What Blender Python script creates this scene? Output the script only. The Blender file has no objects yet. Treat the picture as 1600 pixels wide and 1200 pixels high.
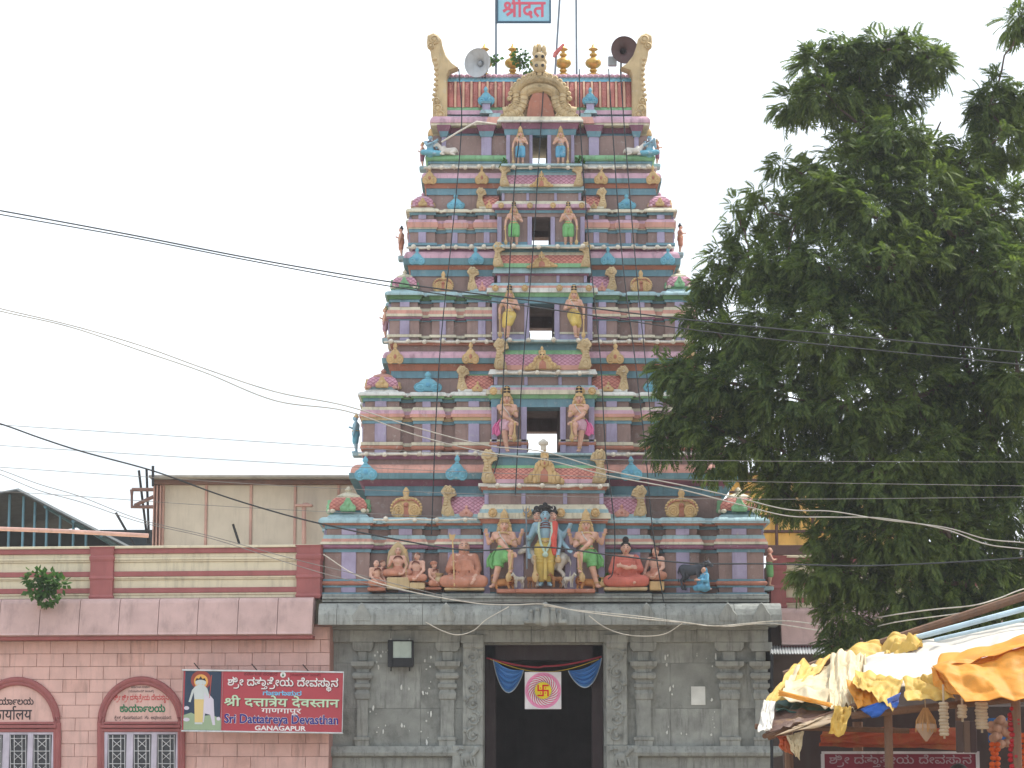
import bpy, bmesh, math, random
import numpy as np
from mathutils import Vector, Matrix, noise as mnoise
random.seed(7); np.random.seed(7)
SC = bpy.context.scene
COL = SC.collection
R = math.radians

# ------------------------------------------------------------------ camera
FPX = 4000.0                       # focal length in pixels of the 1600 wide photograph
PITCH = math.atan(630.0 / FPX)
CAM = Vector((0.0, -50.0, 1.5))
cd = bpy.data.cameras.new('camera'); cam = bpy.data.objects.new('camera', cd); COL.objects.link(cam)
cd.sensor_width = 36.0; cd.lens = 36.0 * FPX / 1600.0
cd.clip_start = 0.5; cd.clip_end = 3000.0
cam.location = CAM; cam.rotation_euler = (math.pi / 2 + PITCH, 0, 0)
SC.camera = cam

# ------------------------------------------------------------------ sky, sun, exposure
SUN_AZ, SUN_EL = R(62), R(60)      # azimuth from +Y (behind the tower) towards +X
w = bpy.data.worlds.new('World'); SC.world = w; w.use_nodes = True
nt = w.node_tree; nt.nodes.clear()
sky = nt.nodes.new('ShaderNodeTexSky'); sky.sky_type = 'NISHITA'; sky.sun_disc = False
sky.sun_elevation = SUN_EL; sky.sun_rotation = SUN_AZ
sky.air_density = 1.0; sky.dust_density = 6.0; sky.ozone_density = 1.0
veil = nt.nodes.new('ShaderNodeMix'); veil.data_type = 'RGBA'; veil.inputs[0].default_value = 0.72            # thin white cloud over the whole sky
tc = nt.nodes.new('ShaderNodeTexCoord'); mpw = nt.nodes.new('ShaderNodeMapping'); mpw.inputs['Scale'].default_value = (3, 3, 11)
cn = nt.nodes.new('ShaderNodeTexNoise'); cn.inputs['Scale'].default_value = 1.4; cn.inputs['Detail'].default_value = 5; cn.inputs['Roughness'].default_value = .5
cr_w = nt.nodes.new('ShaderNodeMapRange'); cr_w.inputs[1].default_value = .36; cr_w.inputs[2].default_value = .60
cm = nt.nodes.new('ShaderNodeMix'); cm.data_type = 'RGBA'; cm.inputs[6].default_value = (6.3, 7.0, 7.5, 1); cm.inputs[7].default_value = (9.7, 10.2, 10.7, 1)
nt.links.new(tc.outputs['Generated'], mpw.inputs[0]); nt.links.new(mpw.outputs[0], cn.inputs['Vector']); nt.links.new(cn.outputs[0], cr_w.inputs[0]); nt.links.new(cr_w.outputs[0], cm.inputs[0]); nt.links.new(cm.outputs[2], veil.inputs[7])
bg = nt.nodes.new('ShaderNodeBackground'); bg.inputs[1].default_value = 0.11
wo = nt.nodes.new('ShaderNodeOutputWorld')
nt.links.new(sky.outputs[0], veil.inputs[6]); nt.links.new(veil.outputs[2], bg.inputs[0]); nt.links.new(bg.outputs[0], wo.inputs[0])
sl = bpy.data.lights.new('sun', 'SUN'); sl.energy = 2.9; sl.angle = R(1.5); sl.color = (1.0, 0.95, 0.87)
so = bpy.data.objects.new('sun', sl); COL.objects.link(so)
sdir = Vector((math.sin(SUN_AZ) * math.cos(SUN_EL), math.cos(SUN_AZ) * math.cos(SUN_EL), math.sin(SUN_EL)))
so.rotation_euler = sdir.to_track_quat('Z', 'Y').to_euler(); so.location = (20, 40, 60)
SC.view_settings.view_transform = 'Standard'; SC.view_settings.look = 'None'
SC.view_settings.gamma = 1.0; SC.view_settings.use_curve_mapping = False
SC.view_settings.exposure = 0.82

# ------------------------------------------------------------------ pixel helpers (1600 x 1200 photograph)
CP, SP = math.cos(PITCH), math.sin(PITCH)
def P(px, py, Y):
    u = (px - 800.0) / FPX; v = (600.0 - py) / FPX
    d = Vector((u, CP - v * SP, SP + v * CP))
    return CAM + d * ((Y - CAM.y) / d.y)
def Z(py, Y): return P(800, py, Y).z
def PXM(py, Y):                     # pixels per metre at that height and depth
    return 1.0 / (P(801, py, Y).x - P(800, py, Y).x)

# ------------------------------------------------------------------ materials
def s2l(c):
    c = c / 255.0
    return c / 12.92 if c <= 0.04045 else ((c + 0.055) / 1.055) ** 2.4
MATS = {}
def mat(name, rgb, rough=0.75, var=0.16, dirt=0.25, bump=0.25, scale=1.0, metal=0.0, lin=False, streak=(7, 7, 0.9), dirtcol=(0.06, 0.055, 0.05), spec=0.3, peel=0.0):
    if name in MATS: return MATS[name]
    c = rgb if lin else tuple(s2l(x) for x in rgb)
    m = bpy.data.materials.new(name); m.use_nodes = True; MATS[name] = m
    t = m.node_tree; N = t.nodes; L = t.links
    b = N['Principled BSDF']; b.inputs['Roughness'].default_value = rough; b.inputs['Metallic'].default_value = metal
    b.inputs['Specular IOR Level'].default_value = spec
    g = N.new('ShaderNodeNewGeometry')
    n1 = N.new('ShaderNodeTexNoise'); n1.inputs['Scale'].default_value = 3.1 * scale; n1.inputs['Detail'].default_value = 6
    L.new(g.outputs['Position'], n1.inputs['Vector'])
    hsv = N.new('ShaderNodeHueSaturation'); hsv.inputs['Color'].default_value = (*c, 1)
    mr = N.new('ShaderNodeMapRange'); mr.inputs[1].default_value = 0.3; mr.inputs[2].default_value = 0.7
    mr.inputs[3].default_value = 1 - var; mr.inputs[4].default_value = 1 + var
    L.new(n1.outputs[0], mr.inputs[0]); L.new(mr.outputs[0], hsv.inputs['Value'])
    mp = N.new('ShaderNodeMapping'); mp.inputs['Scale'].default_value = streak
    L.new(g.outputs['Position'], mp.inputs[0])
    n2 = N.new('ShaderNodeTexNoise'); n2.inputs['Scale'].default_value = 1.3 * scale; n2.inputs['Detail'].default_value = 8; n2.inputs['Roughness'].default_value = 0.68
    L.new(mp.outputs[0], n2.inputs['Vector'])
    m2 = N.new('ShaderNodeMapRange'); m2.inputs[1].default_value = 0.5; m2.inputs[2].default_value = 0.7; m2.inputs[3].default_value = 0; m2.inputs[4].default_value = dirt
    L.new(n2.outputs[0], m2.inputs[0])
    mx = N.new('ShaderNodeMix'); mx.data_type = 'RGBA'; L.new(m2.outputs[0], mx.inputs[0]); L.new(hsv.outputs[0], mx.inputs[6]); mx.inputs[7].default_value = (*dirtcol, 1)
    last = mx
    if peel > 0:                    # flaked and sun-bleached paint
        n4 = N.new('ShaderNodeTexNoise'); n4.inputs['Scale'].default_value = 9.0; n4.inputs['Detail'].default_value = 10; n4.inputs['Roughness'].default_value = .75; L.new(g.outputs['Position'], n4.inputs['Vector'])
        m4 = N.new('ShaderNodeMapRange'); m4.inputs[1].default_value = .57; m4.inputs[2].default_value = .66; m4.inputs[3].default_value = 0; m4.inputs[4].default_value = peel; L.new(n4.outputs[0], m4.inputs[0])
        last = N.new('ShaderNodeMix'); last.data_type = 'RGBA'; L.new(m4.outputs[0], last.inputs[0]); L.new(mx.outputs[2], last.inputs[6]); last.inputs[7].default_value = (.50, .48, .45, 1)
    L.new(last.outputs[2], b.inputs['Base Color'])
    if bump > 0:
        n3 = N.new('ShaderNodeTexNoise'); n3.inputs['Scale'].default_value = 38 * scale; n3.inputs['Detail'].default_value = 5
        L.new(g.outputs['Position'], n3.inputs['Vector'])
        bp = N.new('ShaderNodeBump'); bp.inputs['Strength'].default_value = bump; bp.inputs['Distance'].default_value = 0.02
        L.new(n3.outputs[0], bp.inputs['Height']); L.new(bp.outputs[0], b.inputs['Normal'])
    m['c'] = 1
    return m
def lozenge(name, rgb, line, k=9.0):
    """painted plaster with a raised diagonal lattice"""
    m = mat(name, rgb, dirt=0.3)
    t = m.node_tree; N = t.nodes; L = t.links; b = N['Principled BSDF']
    src = b.inputs['Base Color'].links[0].from_socket
    g = N.new('ShaderNodeNewGeometry'); sx = N.new('ShaderNodeSeparateXYZ'); L.new(g.outputs['Position'], sx.inputs[0])
    outs = []
    for s in (1, -1):
        mu = N.new('ShaderNodeMath'); mu.operation = 'MULTIPLY_ADD'; mu.inputs[1].default_value = 1.5 * s; L.new(sx.outputs[2], mu.inputs[0]); L.new(sx.outputs[0], mu.inputs[2])
        pp = N.new('ShaderNodeMath'); pp.operation = 'PINGPONG'; pp.inputs[1].default_value = 0.5
        mk = N.new('ShaderNodeMath'); mk.operation = 'MULTIPLY'; mk.inputs[1].default_value = k; L.new(mu.outputs[0], mk.inputs[0]); L.new(mk.outputs[0], pp.inputs[0])
        outs.append(pp)
    mn = N.new('ShaderNodeMath'); mn.operation = 'MINIMUM'; L.new(outs[0].outputs[0], mn.inputs[0]); L.new(outs[1].outputs[0], mn.inputs[1])
    mr = N.new('ShaderNodeMapRange'); mr.inputs[1].default_value = 0.04; mr.inputs[2].default_value = 0.11; mr.inputs[3].default_value = 1; mr.inputs[4].default_value = 0; L.new(mn.outputs[0], mr.inputs[0])
    mx = N.new('ShaderNodeMix'); mx.data_type = 'RGBA'; L.new(mr.outputs[0], mx.inputs[0]); L.new(src, mx.inputs[6]); mx.inputs[7].default_value = (*[s2l(x) for x in line], 1)
    L.new(mx.outputs[2], b.inputs['Base Color'])
    bp = N.new('ShaderNodeBump'); bp.inputs['Strength'].default_value = 0.8; bp.inputs['Distance'].default_value = 0.015; L.new(mr.outputs[0], bp.inputs['Height']); L.new(bp.outputs[0], b.inputs['Normal'])
    return m
PAL = dict(brown=(150, 116, 108), lilac=(160, 146, 186), blue=(92, 146, 168), lblue=(140, 180, 188), pink=(206, 150, 172), salmon=(212, 138, 118),
           cream=(206, 196, 164), white=(206, 206, 198), green=(112, 182, 120), magenta=(146, 82, 112), orange=(186, 104, 76), gold=(204, 160, 92),
           cyan=(84, 170, 200), teal=(82, 132, 146), yellow=(212, 176, 66), dgreen=(70, 120, 70), red=(190, 74, 64), skin=(216, 166, 146), blueskin=(128, 176, 200),
           saffron=(198, 116, 84), black=(38, 36, 38), gwhite=(200, 196, 188), kgreen=(98, 186, 92), kblue=(70, 160, 205), kyellow=(216, 178, 60),
           maroon=(140, 62, 66), goldbr=(196, 164, 108), dark=(30, 28, 32))
def pm(n):
    if n == 'skin': return mat('paint_skin', (206, 164, 146), dirt=.5, scale=2.2, streak=(2.5, 2.5, 2.5), dirtcol=(.40, .22, .09), bump=.35)
    if n == 'lozpink': return MATS.get('lozenge_pink') or lozenge('lozenge_pink', (200, 150, 168), (158, 102, 118))
    if n == 'lozsalmon': return MATS.get('lozenge_salmon') or lozenge('lozenge_salmon', (204, 138, 124), (160, 90, 86))
    c = PAL[n]; l = .3 * c[0] + .55 * c[1] + .15 * c[2]; k = .30
    return mat('paint_' + n, tuple((x * (1 - k) + l * k) * .96 + 10 for x in c), peel=.4, dirt=0.46 if n in ('cream', 'white', 'lblue', 'pink', 'salmon', 'gold', 'green') else 0.32)

# ------------------------------------------------------------------ mesh builder
class MB:
    def __init__(s): s.v = []; s.f = []; s.m = []
    def _add(s, vs, fs, mi=0):
        o = len(s.v); s.v += [tuple(x) for x in vs]
        for f in fs: s.f.append(tuple(i + o for i in f)); s.m.append(mi)
    def box(s, x0, x1, y0, y1, z0, z1, mi=0):
        v = [(x, y, z) for z in (z0, z1) for y in (y0, y1) for x in (x0, x1)]
        s._add(v, [(0, 2, 3, 1), (4, 5, 7, 6), (0, 1, 5, 4), (2, 6, 7, 3), (0, 4, 6, 2), (1, 3, 7, 5)], mi)
    def cbox(s, x0, x1, y0, y1, z0, z1, c=0.01, mi=0):
        c = min(c, abs(x1 - x0) * .3, abs(y1 - y0) * .3, abs(z1 - z0) * .3)
        L = []
        for i, (z, e) in enumerate(((z0, c), (z0 + c, 0), (z1 - c, 0), (z1, c))):
            a, b, cc, d = x0 + e, x1 - e, y0 + e, y1 - e
            k = c
            L += [(a + k, cc, z), (b - k, cc, z), (b, cc + k, z), (b, d - k, z), (b - k, d, z), (a + k, d, z), (a, d - k, z), (a, cc + k, z)]
        F = [tuple(range(7, -1, -1)), tuple(range(24, 32))]
        for r in range(3):
            for k in range(8): F.append((r * 8 + k, r * 8 + (k + 1) % 8, r * 8 + 8 + (k + 1) % 8, r * 8 + 8 + k))
        s._add(L, F, mi)
    def ring(s, x0, x1, y0, y1, prof, mats):
        n = len(prof); v = []
        for o, z in prof: v += [(x0 - o, y0 - o, z), (x1 + o, y0 - o, z), (x1 + o, y1 + o, z), (x0 - o, y1 + o, z)]
        o0 = len(s.v); s.v += v
        for i in range(n - 1):
            for k in range(4):
                s.f.append((o0 + i * 4 + k, o0 + i * 4 + (k + 1) % 4, o0 + i * 4 + 4 + (k + 1) % 4, o0 + i * 4 + 4 + k)); s.m.append(mats[i])
        s.f.append((o0 + 3, o0 + 2, o0 + 1, o0)); s.m.append(mats[0])
        e = o0 + (n - 1) * 4
        s.f.append((e, e + 1, e + 2, e + 3)); s.m.append(mats[-1])
    def extx(s, prof, x0, x1, mats, cap=0):
        """extrude an open or closed y-z profile along x"""
        n = len(prof); o = len(s.v)
        for x in (x0, x1): s.v += [(x, y, z) for y, z in prof]
        for i in range(n):
            j = (i + 1) % n
            s.f.append((o + i, o + j, o + n + j, o + n + i)); s.m.append(mats[i] if isinstance(mats, (list, tuple)) else mats)
        s.f.append(tuple(o + i for i in range(n - 1, -1, -1))); s.m.append(cap)
        s.f.append(tuple(o + n + i for i in range(n))); s.m.append(cap)
    def lathe(s, prof, c=(0, 0, 0), n=16, mi=0, sx=1.0, sy=1.0, rot=0.0, axis='z'):
        o = len(s.v); m = len(prof); c = Vector(c)
        for r, z in prof:
            for k in range(n):
                a = rot + 2 * math.pi * k / n
                p = (r * math.cos(a) * sx, r * math.sin(a) * sy, z)
                if axis == 'y': p = (p[0], -p[2], p[1])
                if axis == 'x': p = (p[2], p[0], p[1])
                s.v.append((c.x + p[0], c.y + p[1], c.z + p[2]))
        for i in range(m - 1):
            for k in range(n):
                s.f.append((o + i * n + k, o + i * n + (k + 1) % n, o + (i + 1) * n + (k + 1) % n, o + (i + 1) * n + k)); s.m.append(mi[i] if isinstance(mi, (list, tuple)) else mi)
        s.f.append(tuple(o + k for k in range(n - 1, -1, -1))); s.m.append(mi[0] if isinstance(mi, (list, tuple)) else mi)
        s.f.append(tuple(o + (m - 1) * n + k for k in range(n))); s.m.append(mi[-1] if isinstance(mi, (list, tuple)) else mi)
    def ell(s, c, r, nu=12, nv=8, mi=0, M=None):
        prof = [(math.sin(math.pi * i / nv) if 0 < i < nv else 0.02, -math.cos(math.pi * i / nv)) for i in range(nv + 1)]
        o = len(s.v); t = MB(); t.lathe(prof, (0, 0, 0), nu)
        for v in t.v:
            p = Vector((v[0] * r[0], v[1] * r[1], v[2] * r[2]))
            if M is not None: p = M @ p
            s.v.append((c[0] + p.x, c[1] + p.y, c[2] + p.z))
        for f in t.f: s.f.append(tuple(i + o for i in f)); s.m.append(mi)
    def cap(s, p0, p1, r0, r1, n=10, mi=0):
        """tapered capsule"""
        p0 = Vector(p0); p1 = Vector(p1); d = p1 - p0
        if d.length < 1e-5: d = Vector((0, 0, 1e-3))
        q = d.to_track_quat('Z', 'Y').to_matrix(); L = d.length
        prof = [(r0 * math.cos(a), -r0 * math.sin(a)) for a in (1.5, 1.0, .5)] + [(r0, 0), (r1, L)] + [(r1 * math.cos(a), L + r1 * math.sin(a)) for a in (.5, 1.0, 1.5)]
        t = MB(); t.lathe(prof, (0, 0, 0), n); o = len(s.v)
        for v in t.v:
            p = p0 + q @ Vector(v); s.v.append(tuple(p))
        for f in t.f: s.f.append(tuple(i + o for i in f)); s.m.append(mi)
    def tube(s, pts, r, n=6, mi=0, closed=False):
        pts = [Vector(p) for p in pts]; m = len(pts); o = len(s.v)
        up = Vector((0, 0, 1))
        for i, p in enumerate(pts):
            if closed: t = pts[(i + 1) % m] - pts[i - 1]
            else: t = pts[min(i + 1, m - 1)] - pts[max(i - 1, 0)]
            t.normalize()
            a = t.cross(up)
            if a.length < 0.05: a = t.cross(Vector((0, 1, 0)))
            a.normalize(); b = t.cross(a)
            rr = r[i] if isinstance(r, (list, tuple)) else r
            for k in range(n):
                an = 2 * math.pi * k / n; s.v.append(tuple(p + (a * math.cos(an) + b * math.sin(an)) * rr))
        for i in range(m if closed else m - 1):
            j = (i + 1) % m
            for k in range(n): s.f.append((o + i * n + k, o + i * n + (k + 1) % n, o + j * n + (k + 1) % n, o + j * n + k)); s.m.append(mi)
        if not closed:
            s.f.append(tuple(o + k for k in range(n - 1, -1, -1))); s.m.append(mi); s.f.append(tuple(o + (m - 1) * n + k for k in range(n))); s.m.append(mi)
    def plate(s, pts, y0, y1, mi=0, bev=0.0):
        """polygon in x-z, extruded from y0 (front) to y1; the front edge is chamfered"""
        n = len(pts); o = len(s.v)
        cx = sum(p[0] for p in pts) / n; cz = sum(p[1] for p in pts) / n
        rings = [(y0, bev), (y0 + bev, 0), (y1, 0)] if bev > 0 else [(y0, 0), (y1, 0)]
        for y, e in rings:
            for x, z in pts:
                d = math.hypot(x - cx, z - cz) or 1
                s.v.append((x - (x - cx) / d * e, y, z - (z - cz) / d * e))
        for r in range(len(rings) - 1):
            for k in range(n): s.f.append((o + r * n + k, o + r * n + (k + 1) % n, o + (r + 1) * n + (k + 1) % n, o + (r + 1) * n + k)); s.m.append(mi)
        s.f.append(tuple(o + k for k in range(n))); s.m.append(mi)
        e = o + (len(rings) - 1) * n
        s.f.append(tuple(e + k for k in range(n - 1, -1, -1))); s.m.append(mi)
    def mesh(s, name, mats):
        me = bpy.data.meshes.new(name); me.from_pydata(s.v, [], s.f)
        mats = mats if isinstance(mats, (list, tuple)) else [mats]
        for m in mats: me.materials.append(pm(m) if isinstance(m, str) else m)
        if len(mats) > 1: me.polygons.foreach_set('material_index', s.m)
        bm = bmesh.new(); bm.from_mesh(me); bmesh.ops.recalc_face_normals(bm, faces=bm.faces[:]); bm.to_mesh(me); bm.free()
        return me
    def build(s, name, mats, parent=None, smooth=False, loc=None):
        me = s.mesh(name, mats)
        if smooth: smooth_mesh(me)
        return link(name, me, parent, loc)
def smooth_mesh(me, ang=40):
    me.polygons.foreach_set('use_smooth', [True] * len(me.polygons))
    try: me.set_sharp_from_angle(angle=R(ang))
    except Exception: pass
def link(name, me, parent=None, loc=None):
    o = bpy.data.objects.new(name, me); COL.objects.link(o)
    if parent is not None:
        o.parent = parent
        if parent.name in WL: o.matrix_parent_inverse = Matrix.Translation(-Vector(WL[parent.name]))
    if loc is not None: o.location = loc
    return o
WL = {}                             # empties whose children are modelled in world coordinates
def tag(o, label, cat, group=None):
    o['label'] = label; o['category'] = cat
    if group: o['group'] = group
    return o
def thing(name, label, cat, loc=(0, 0, 0), group=None):
    o = bpy.data.objects.new(name, None); COL.objects.link(o); o.location = loc; o.empty_display_size = 0.2
    return tag(o, label, cat, group)
def wthing(name, label, cat, loc, group=None):
    o = thing(name, label, cat, loc, group); WL[o.name] = tuple(loc); return o
def struct(o): o['kind'] = 'structure'; return o
def bands(Y, y0, L):
    """L: (py_top, off_bottom, off_top, material, shape) from the bottom upward -> ring profile"""
    mats = []; prof = []; mi = []
    zb = Z(y0, Y)
    for b in L:
        yt, a, c, m = b[:4]; sh = b[4] if len(b) > 4 else 'f'
        zt = Z(yt, Y)
        if m not in mats: mats.append(m)
        k = mats.index(m)
        if sh == 'f': pts = [(a, zb), (c, zt)]
        elif sh == 't': pts = [(a - .0, zb)] + [(a + (c - a) * math.sin(math.pi * i / 5), zb + (zt - zb) * (1 - math.cos(math.pi * i / 5)) / 2) for i in range(1, 5)] + [(a, zt)]
        elif sh == 'k': pts = [(a, zb), (a, zb + (zt - zb) * .14)] + [(c + (a - c) * math.cos(math.pi / 2 * i / 5), zb + (zt - zb) * (.14 + .86 * math.sin(math.pi / 2 * i / 5))) for i in range(1, 6)]
        for j, p in enumerate(pts):
            prof.append(p); mi.append(k)
        zb = zt
    return prof, mi[1:] + [mi[-1]], mats
def rbuild(name, x0, x1, y0, y1, spec, parent):
    prof, mi, mats = spec
    # the step between two bands takes the upper band's paint
    mb = MB(); mb.ring(x0, x1, y0, y1, prof, mi); return mb.build(name, list(mats), parent)

# ================================================================== ground
gm = mat('street_dust', (150, 136, 118), var=0.25, dirt=0.3, scale=0.4, rough=0.95)
mb = MB(); mb.v = [(-600, -80, 0), (600, -80, 0), (600, 900, 0), (-600, 900, 0)]; mb.f = [(0, 1, 2, 3)]; mb.m = [0]
struct(mb.build('ground', gm))

# ================================================================== gopuram tower
YC = 2.6                                            # depth of the tower's centre line
tower = wthing('gopuram_tower', 'tall tapering temple tower covered in painted stucco tiers above the stone gateway', 'temple tower', (P(850, 930, 0.1).x, YC, Z(930, 0.1)))
YF = [0.10, 0.52, 0.82, 1.06, 1.26, 1.45]
CX = [850, 848, 847, 846, 844, 843]

# ornament shapes, unit size: 1 wide, about 1.15 tall, facing -y; shared mesh data
def nasi_mesh(nm, body, core, kind):
    mb = MB()
    if kind == 0:                                   # two scrolled lobes under a knob
        for s in (-1, 1):
            mb.lathe([(.255, -.10), (.26, .02), (.23, .08), (.18, .055), (.15, .10), (.09, .11), (.06, .075), (.01, .095)], (s * .29, 0, .26), 14, 0, axis='y')
        mb.plate([(-.40, .3), (-.36, .5), (-.2, .68), (-.09, .74), (.09, .74), (.2, .68), (.36, .5), (.40, .3), (.2, .05), (-.2, .05)], -.07, .1, 0, .05)
        mb.ell((0, -.09, .38), (.10, .05, .12), 10, 6, 1)
        mb.lathe([(.10, 0), (.13, .05), (.07, .10), (.14, .18), (.12, .27), (.05, .36), (.01, .40)], (0, 0, .70), 10, 0, sy=.7)
    elif kind == 1:                                 # wide horseshoe plaque with scrolled wings and a crest
        mb.plate([(-.36, 0), (.36, 0), (.5, .10), (.52, .34), (.46, .56), (.34, .68), (.16, .72), (-.16, .72), (-.34, .68), (-.46, .56), (-.52, .34), (-.5, .10)], -.05, .1, 0, .03)
        for s in (-1, 1):
            mb.lathe([(.20, 0), (.20, .06), (.15, .085), (.13, .06), (.09, .10), (.06, .07), (.02, .11)], (s * .27, -.05, .24), 14, 0, axis='y', sy=1.2)
            for i in range(8):
                a = -.5 + i * .30
                mb.ell((s * (.14 + .36 * math.cos(a)), -.07, .32 + .34 * math.sin(a)), (.055, .05, .05), 7, 5, 0)
            mb.tube([(s * .05, -.08, .60), (s * .20, -.09, .62), (s * .36, -.09, .52), (s * .44, -.09, .36)], .028, 6, 1)
        mb.plate([(-.10, .02), (.10, .02), (.07, .5), (-.07, .5)], -.08, .0, 1, .02)
        mb.ell((0, -.10, .45), (.09, .06, .08), 10, 6, 1)
        mb.lathe([(.13, 0), (.14, .08), (.08, .14), (.10, .2), (.12, .27), (.08, .36), (.03, .44)], (0, -.02, .62), 10, 0, sy=.7)
    else:                                           # flared base with lion mask, central gable ornament
        for s in (-1, 1):
            pts = [(0, .02), (s * .95, .0), (s * 1.0, .10), (s * .82, .16), (s * .72, .30), (s * .52, .36), (s * .44, .58), (s * .26, .66), (0, .74)]
            mb.plate(pts[::s], -.09, .12, 0, .06)
            for x, z, r in ((.86, .09, .09), (.66, .17, .11), (.50, .28, .10), (.40, .44, .10), (.26, .58, .09), (.46, .1, .1)): mb.ell((s * x, -.09, z), (r, .07, r), 9, 5, 0)
        mb.plate([(-.20, .04), (.20, .04), (.17, .34), (0, .46), (-.17, .34)], -.12, .0, 1, .02)
        mb.ell((0, -.13, .64), (.20, .12, .17), 12, 8, 0)
        for s in (-1, 1): mb.ell((s * .08, -.23, .68), (.04, .03, .04), 8, 5, 2); mb.ell((s * .14, -.08, .80), (.06, .06, .12), 8, 5, 0)
        mb.ell((0, -.24, .58), (.05, .05, .05), 8, 5, 1)
        mb.lathe([(.10, 0), (.12, .07), (.06, .13), (.09, .19), (.02, .30)], (0, -.06, .80), 10, 0)
    me = mb.mesh(nm, [body, core, 'black'] if kind == 2 else [body, core]); smooth_mesh(me, 50); return me
NM = {}
def nasi(parent, px, py0, py1, Y, body='gold', core='orange', kind=0, wpx=None):
    k = (body, core, kind)
    if k not in NM: NM[k] = nasi_mesh('arch_ornament', body, core, kind)
    o = link('arch_ornament', NM[k], parent)
    h = Z(py1, Y) - Z(py0, Y)
    wd = (wpx / PXM(py0, Y)) if wpx else h
    top = {0: 1.10, 1: 1.04, 2: 1.10}[kind]; wu = {0: 1, 1: 1, 2: 2}[kind]
    jr = random.Random(px * 31 + py0); wd *= jr.uniform(.94, 1.05); h *= jr.uniform(.95, 1.04); o.rotation_euler = (0, R(jr.uniform(-2.5, 2.5)), R(jr.uniform(-4, 4)))
    o.location = P(px, py0, Y); o.scale = (wd / wu, min(wd / wu, h) * .9, h / top)
    return o
# rearing yali scroll at the end of a barrel roof; unit height 1, leaning to -x
def horn_mesh():
    mb = MB()
    mb.plate([(-.10, 0), (.34, 0), (.30, .16), (.20, .36), (.17, .55), (.24, .66), (.40, .70), (.36, .84), (.22, .95), (.05, 1.0), (-.10, .95), (-.20, .82), (-.16, .74), (-.06, .72), (-.09, .5), (-.15, .28), (-.18, .12)], -.17, .17, 0, .05)
    mb.ell((.06, -.13, .84), (.17, .10, .14), 10, 7, 0); mb.lathe([(.13, 0), (.13, .05), (.09, .08), (.07, .05), (.02, .09)], (.08, -.20, .84), 12, 0, axis='y')
    for q in ((.30, .76), (.26, .86), (.14, .95), (0, .96)): mb.ell((q[0], -.14, q[1]), (.075, .06, .06), 8, 5, 0)
    mb.lathe([(.17, 0), (.17, .05), (.12, .08), (.09, .05), (.03, .09)], (.06, -.14, .18), 12, 0, axis='y')
    for i in range(4): mb.ell((-.02 + .03 * math.sin(i), -.17, .40 + i * .085), (.10, .05, .05), 8, 5, 0)
    me = mb.mesh('horn_scroll', ['goldbr', 'black']); smooth_mesh(me, 50); return me
HORN = horn_mesh()
def horn(parent, px, py0, py1, Y, side):
    o = link('horn_scroll', HORN, parent); h = Z(py1, Y) - Z(py0, Y)
    o.location = P(px, py0, Y); o.scale = (h * .85 * side, h * .75, h); return o
def medallion_mesh():
    mb = MB(); mb.lathe([(.5, -.1), (.5, .12), (.42, .2), (.34, .16), (.2, .28), (.02, .34)], (0, 0, 0), 14, 0, axis='y')
    for i in range(10): a = i * math.pi / 5; mb.ell((.42 * math.cos(a), -.16, .42 * math.sin(a)), (.12, .1, .12), 7, 4, 0)
    me = mb.mesh('medallion', ['gold']); smooth_mesh(me, 50); return me
MEDAL = medallion_mesh()
def medal(parent, px, py, Y, d):
    o = link('medallion', MEDAL, parent); r = d / PXM(py, Y); o.location = P(px, py, Y); o.scale = (r, r, r)
KUTA = {}
def kuta(parent, xc, yc, wd, z0, z1, colors, gable):
    """square domed miniature shrine on a corner bay"""
    k = (tuple(colors), gable)
    if k not in KUTA:
        mb = MB(); q = math.pi / 4; c = math.sqrt(2) / 2
        ring = [(.54, 0), (.56, .03), (.50, .10), (.42, .14), (.40, .20), (.47, .24), (.50, .32), (.49, .44), (.42, .58), (.33, .66), (.30, .68), (.31, .71), (.2, .78), (.12, .82)]
        mi = [0, 0, 0, 1, 1, 2, 2, 2, 2, 3, 3, 3, 3]
        mb.lathe([(r / .7071 * .5 / .56 * .98, z) for r, z in ring], (0, 0, 0), 4, mi, rot=q)
        mb.lathe([(.10, .80), (.12, .84), (.05, .88), (.09, .92), (.07, .97), (.02, 1.04)], (0, 0, 0), 10, 3)
        for a in range(4):
            M = Matrix.Rotation(a * math.pi / 2, 3, 'Z')
            t = MB(); t.plate([(-.17, .20), (.17, .20), (.19, .34), (.10, .46), (.04, .62), (-.04, .62), (-.10, .46), (-.19, .34)], -.50, -.36, 4, .02); t.ell((-.10, -.49, .28), (.09, .04, .08), 8, 5, 4); t.ell((.10, -.49, .28), (.09, .04, .08), 8, 5, 4); t.ell((0, -.5, .42), (.05, .03, .07), 8, 5, 4)
            for s in (-1, 1):
                t.ell((s * .36, -.45, .22), (.07, .04, .07), 8, 5, 3)
            o = len(mb.v); mb.v += [tuple(M @ Vector(v)) for v in t.v]
            for f, m in zip(t.f, t.m): mb.f.append(tuple(i + o for i in f)); mb.m.append(m)
        KUTA[k] = mb.mesh('corner_dome', list(colors) + [gable])
    o = link('corner_dome', KUTA[k], parent); o.location = (xc, yc, z0); o.scale = (wd, wd, (z1 - z0) * random.uniform(.95, 1.04)); o.rotation_euler = (0, R(random.uniform(-1.2, 1.2)), R(random.uniform(-2, 2))); return o

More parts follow.
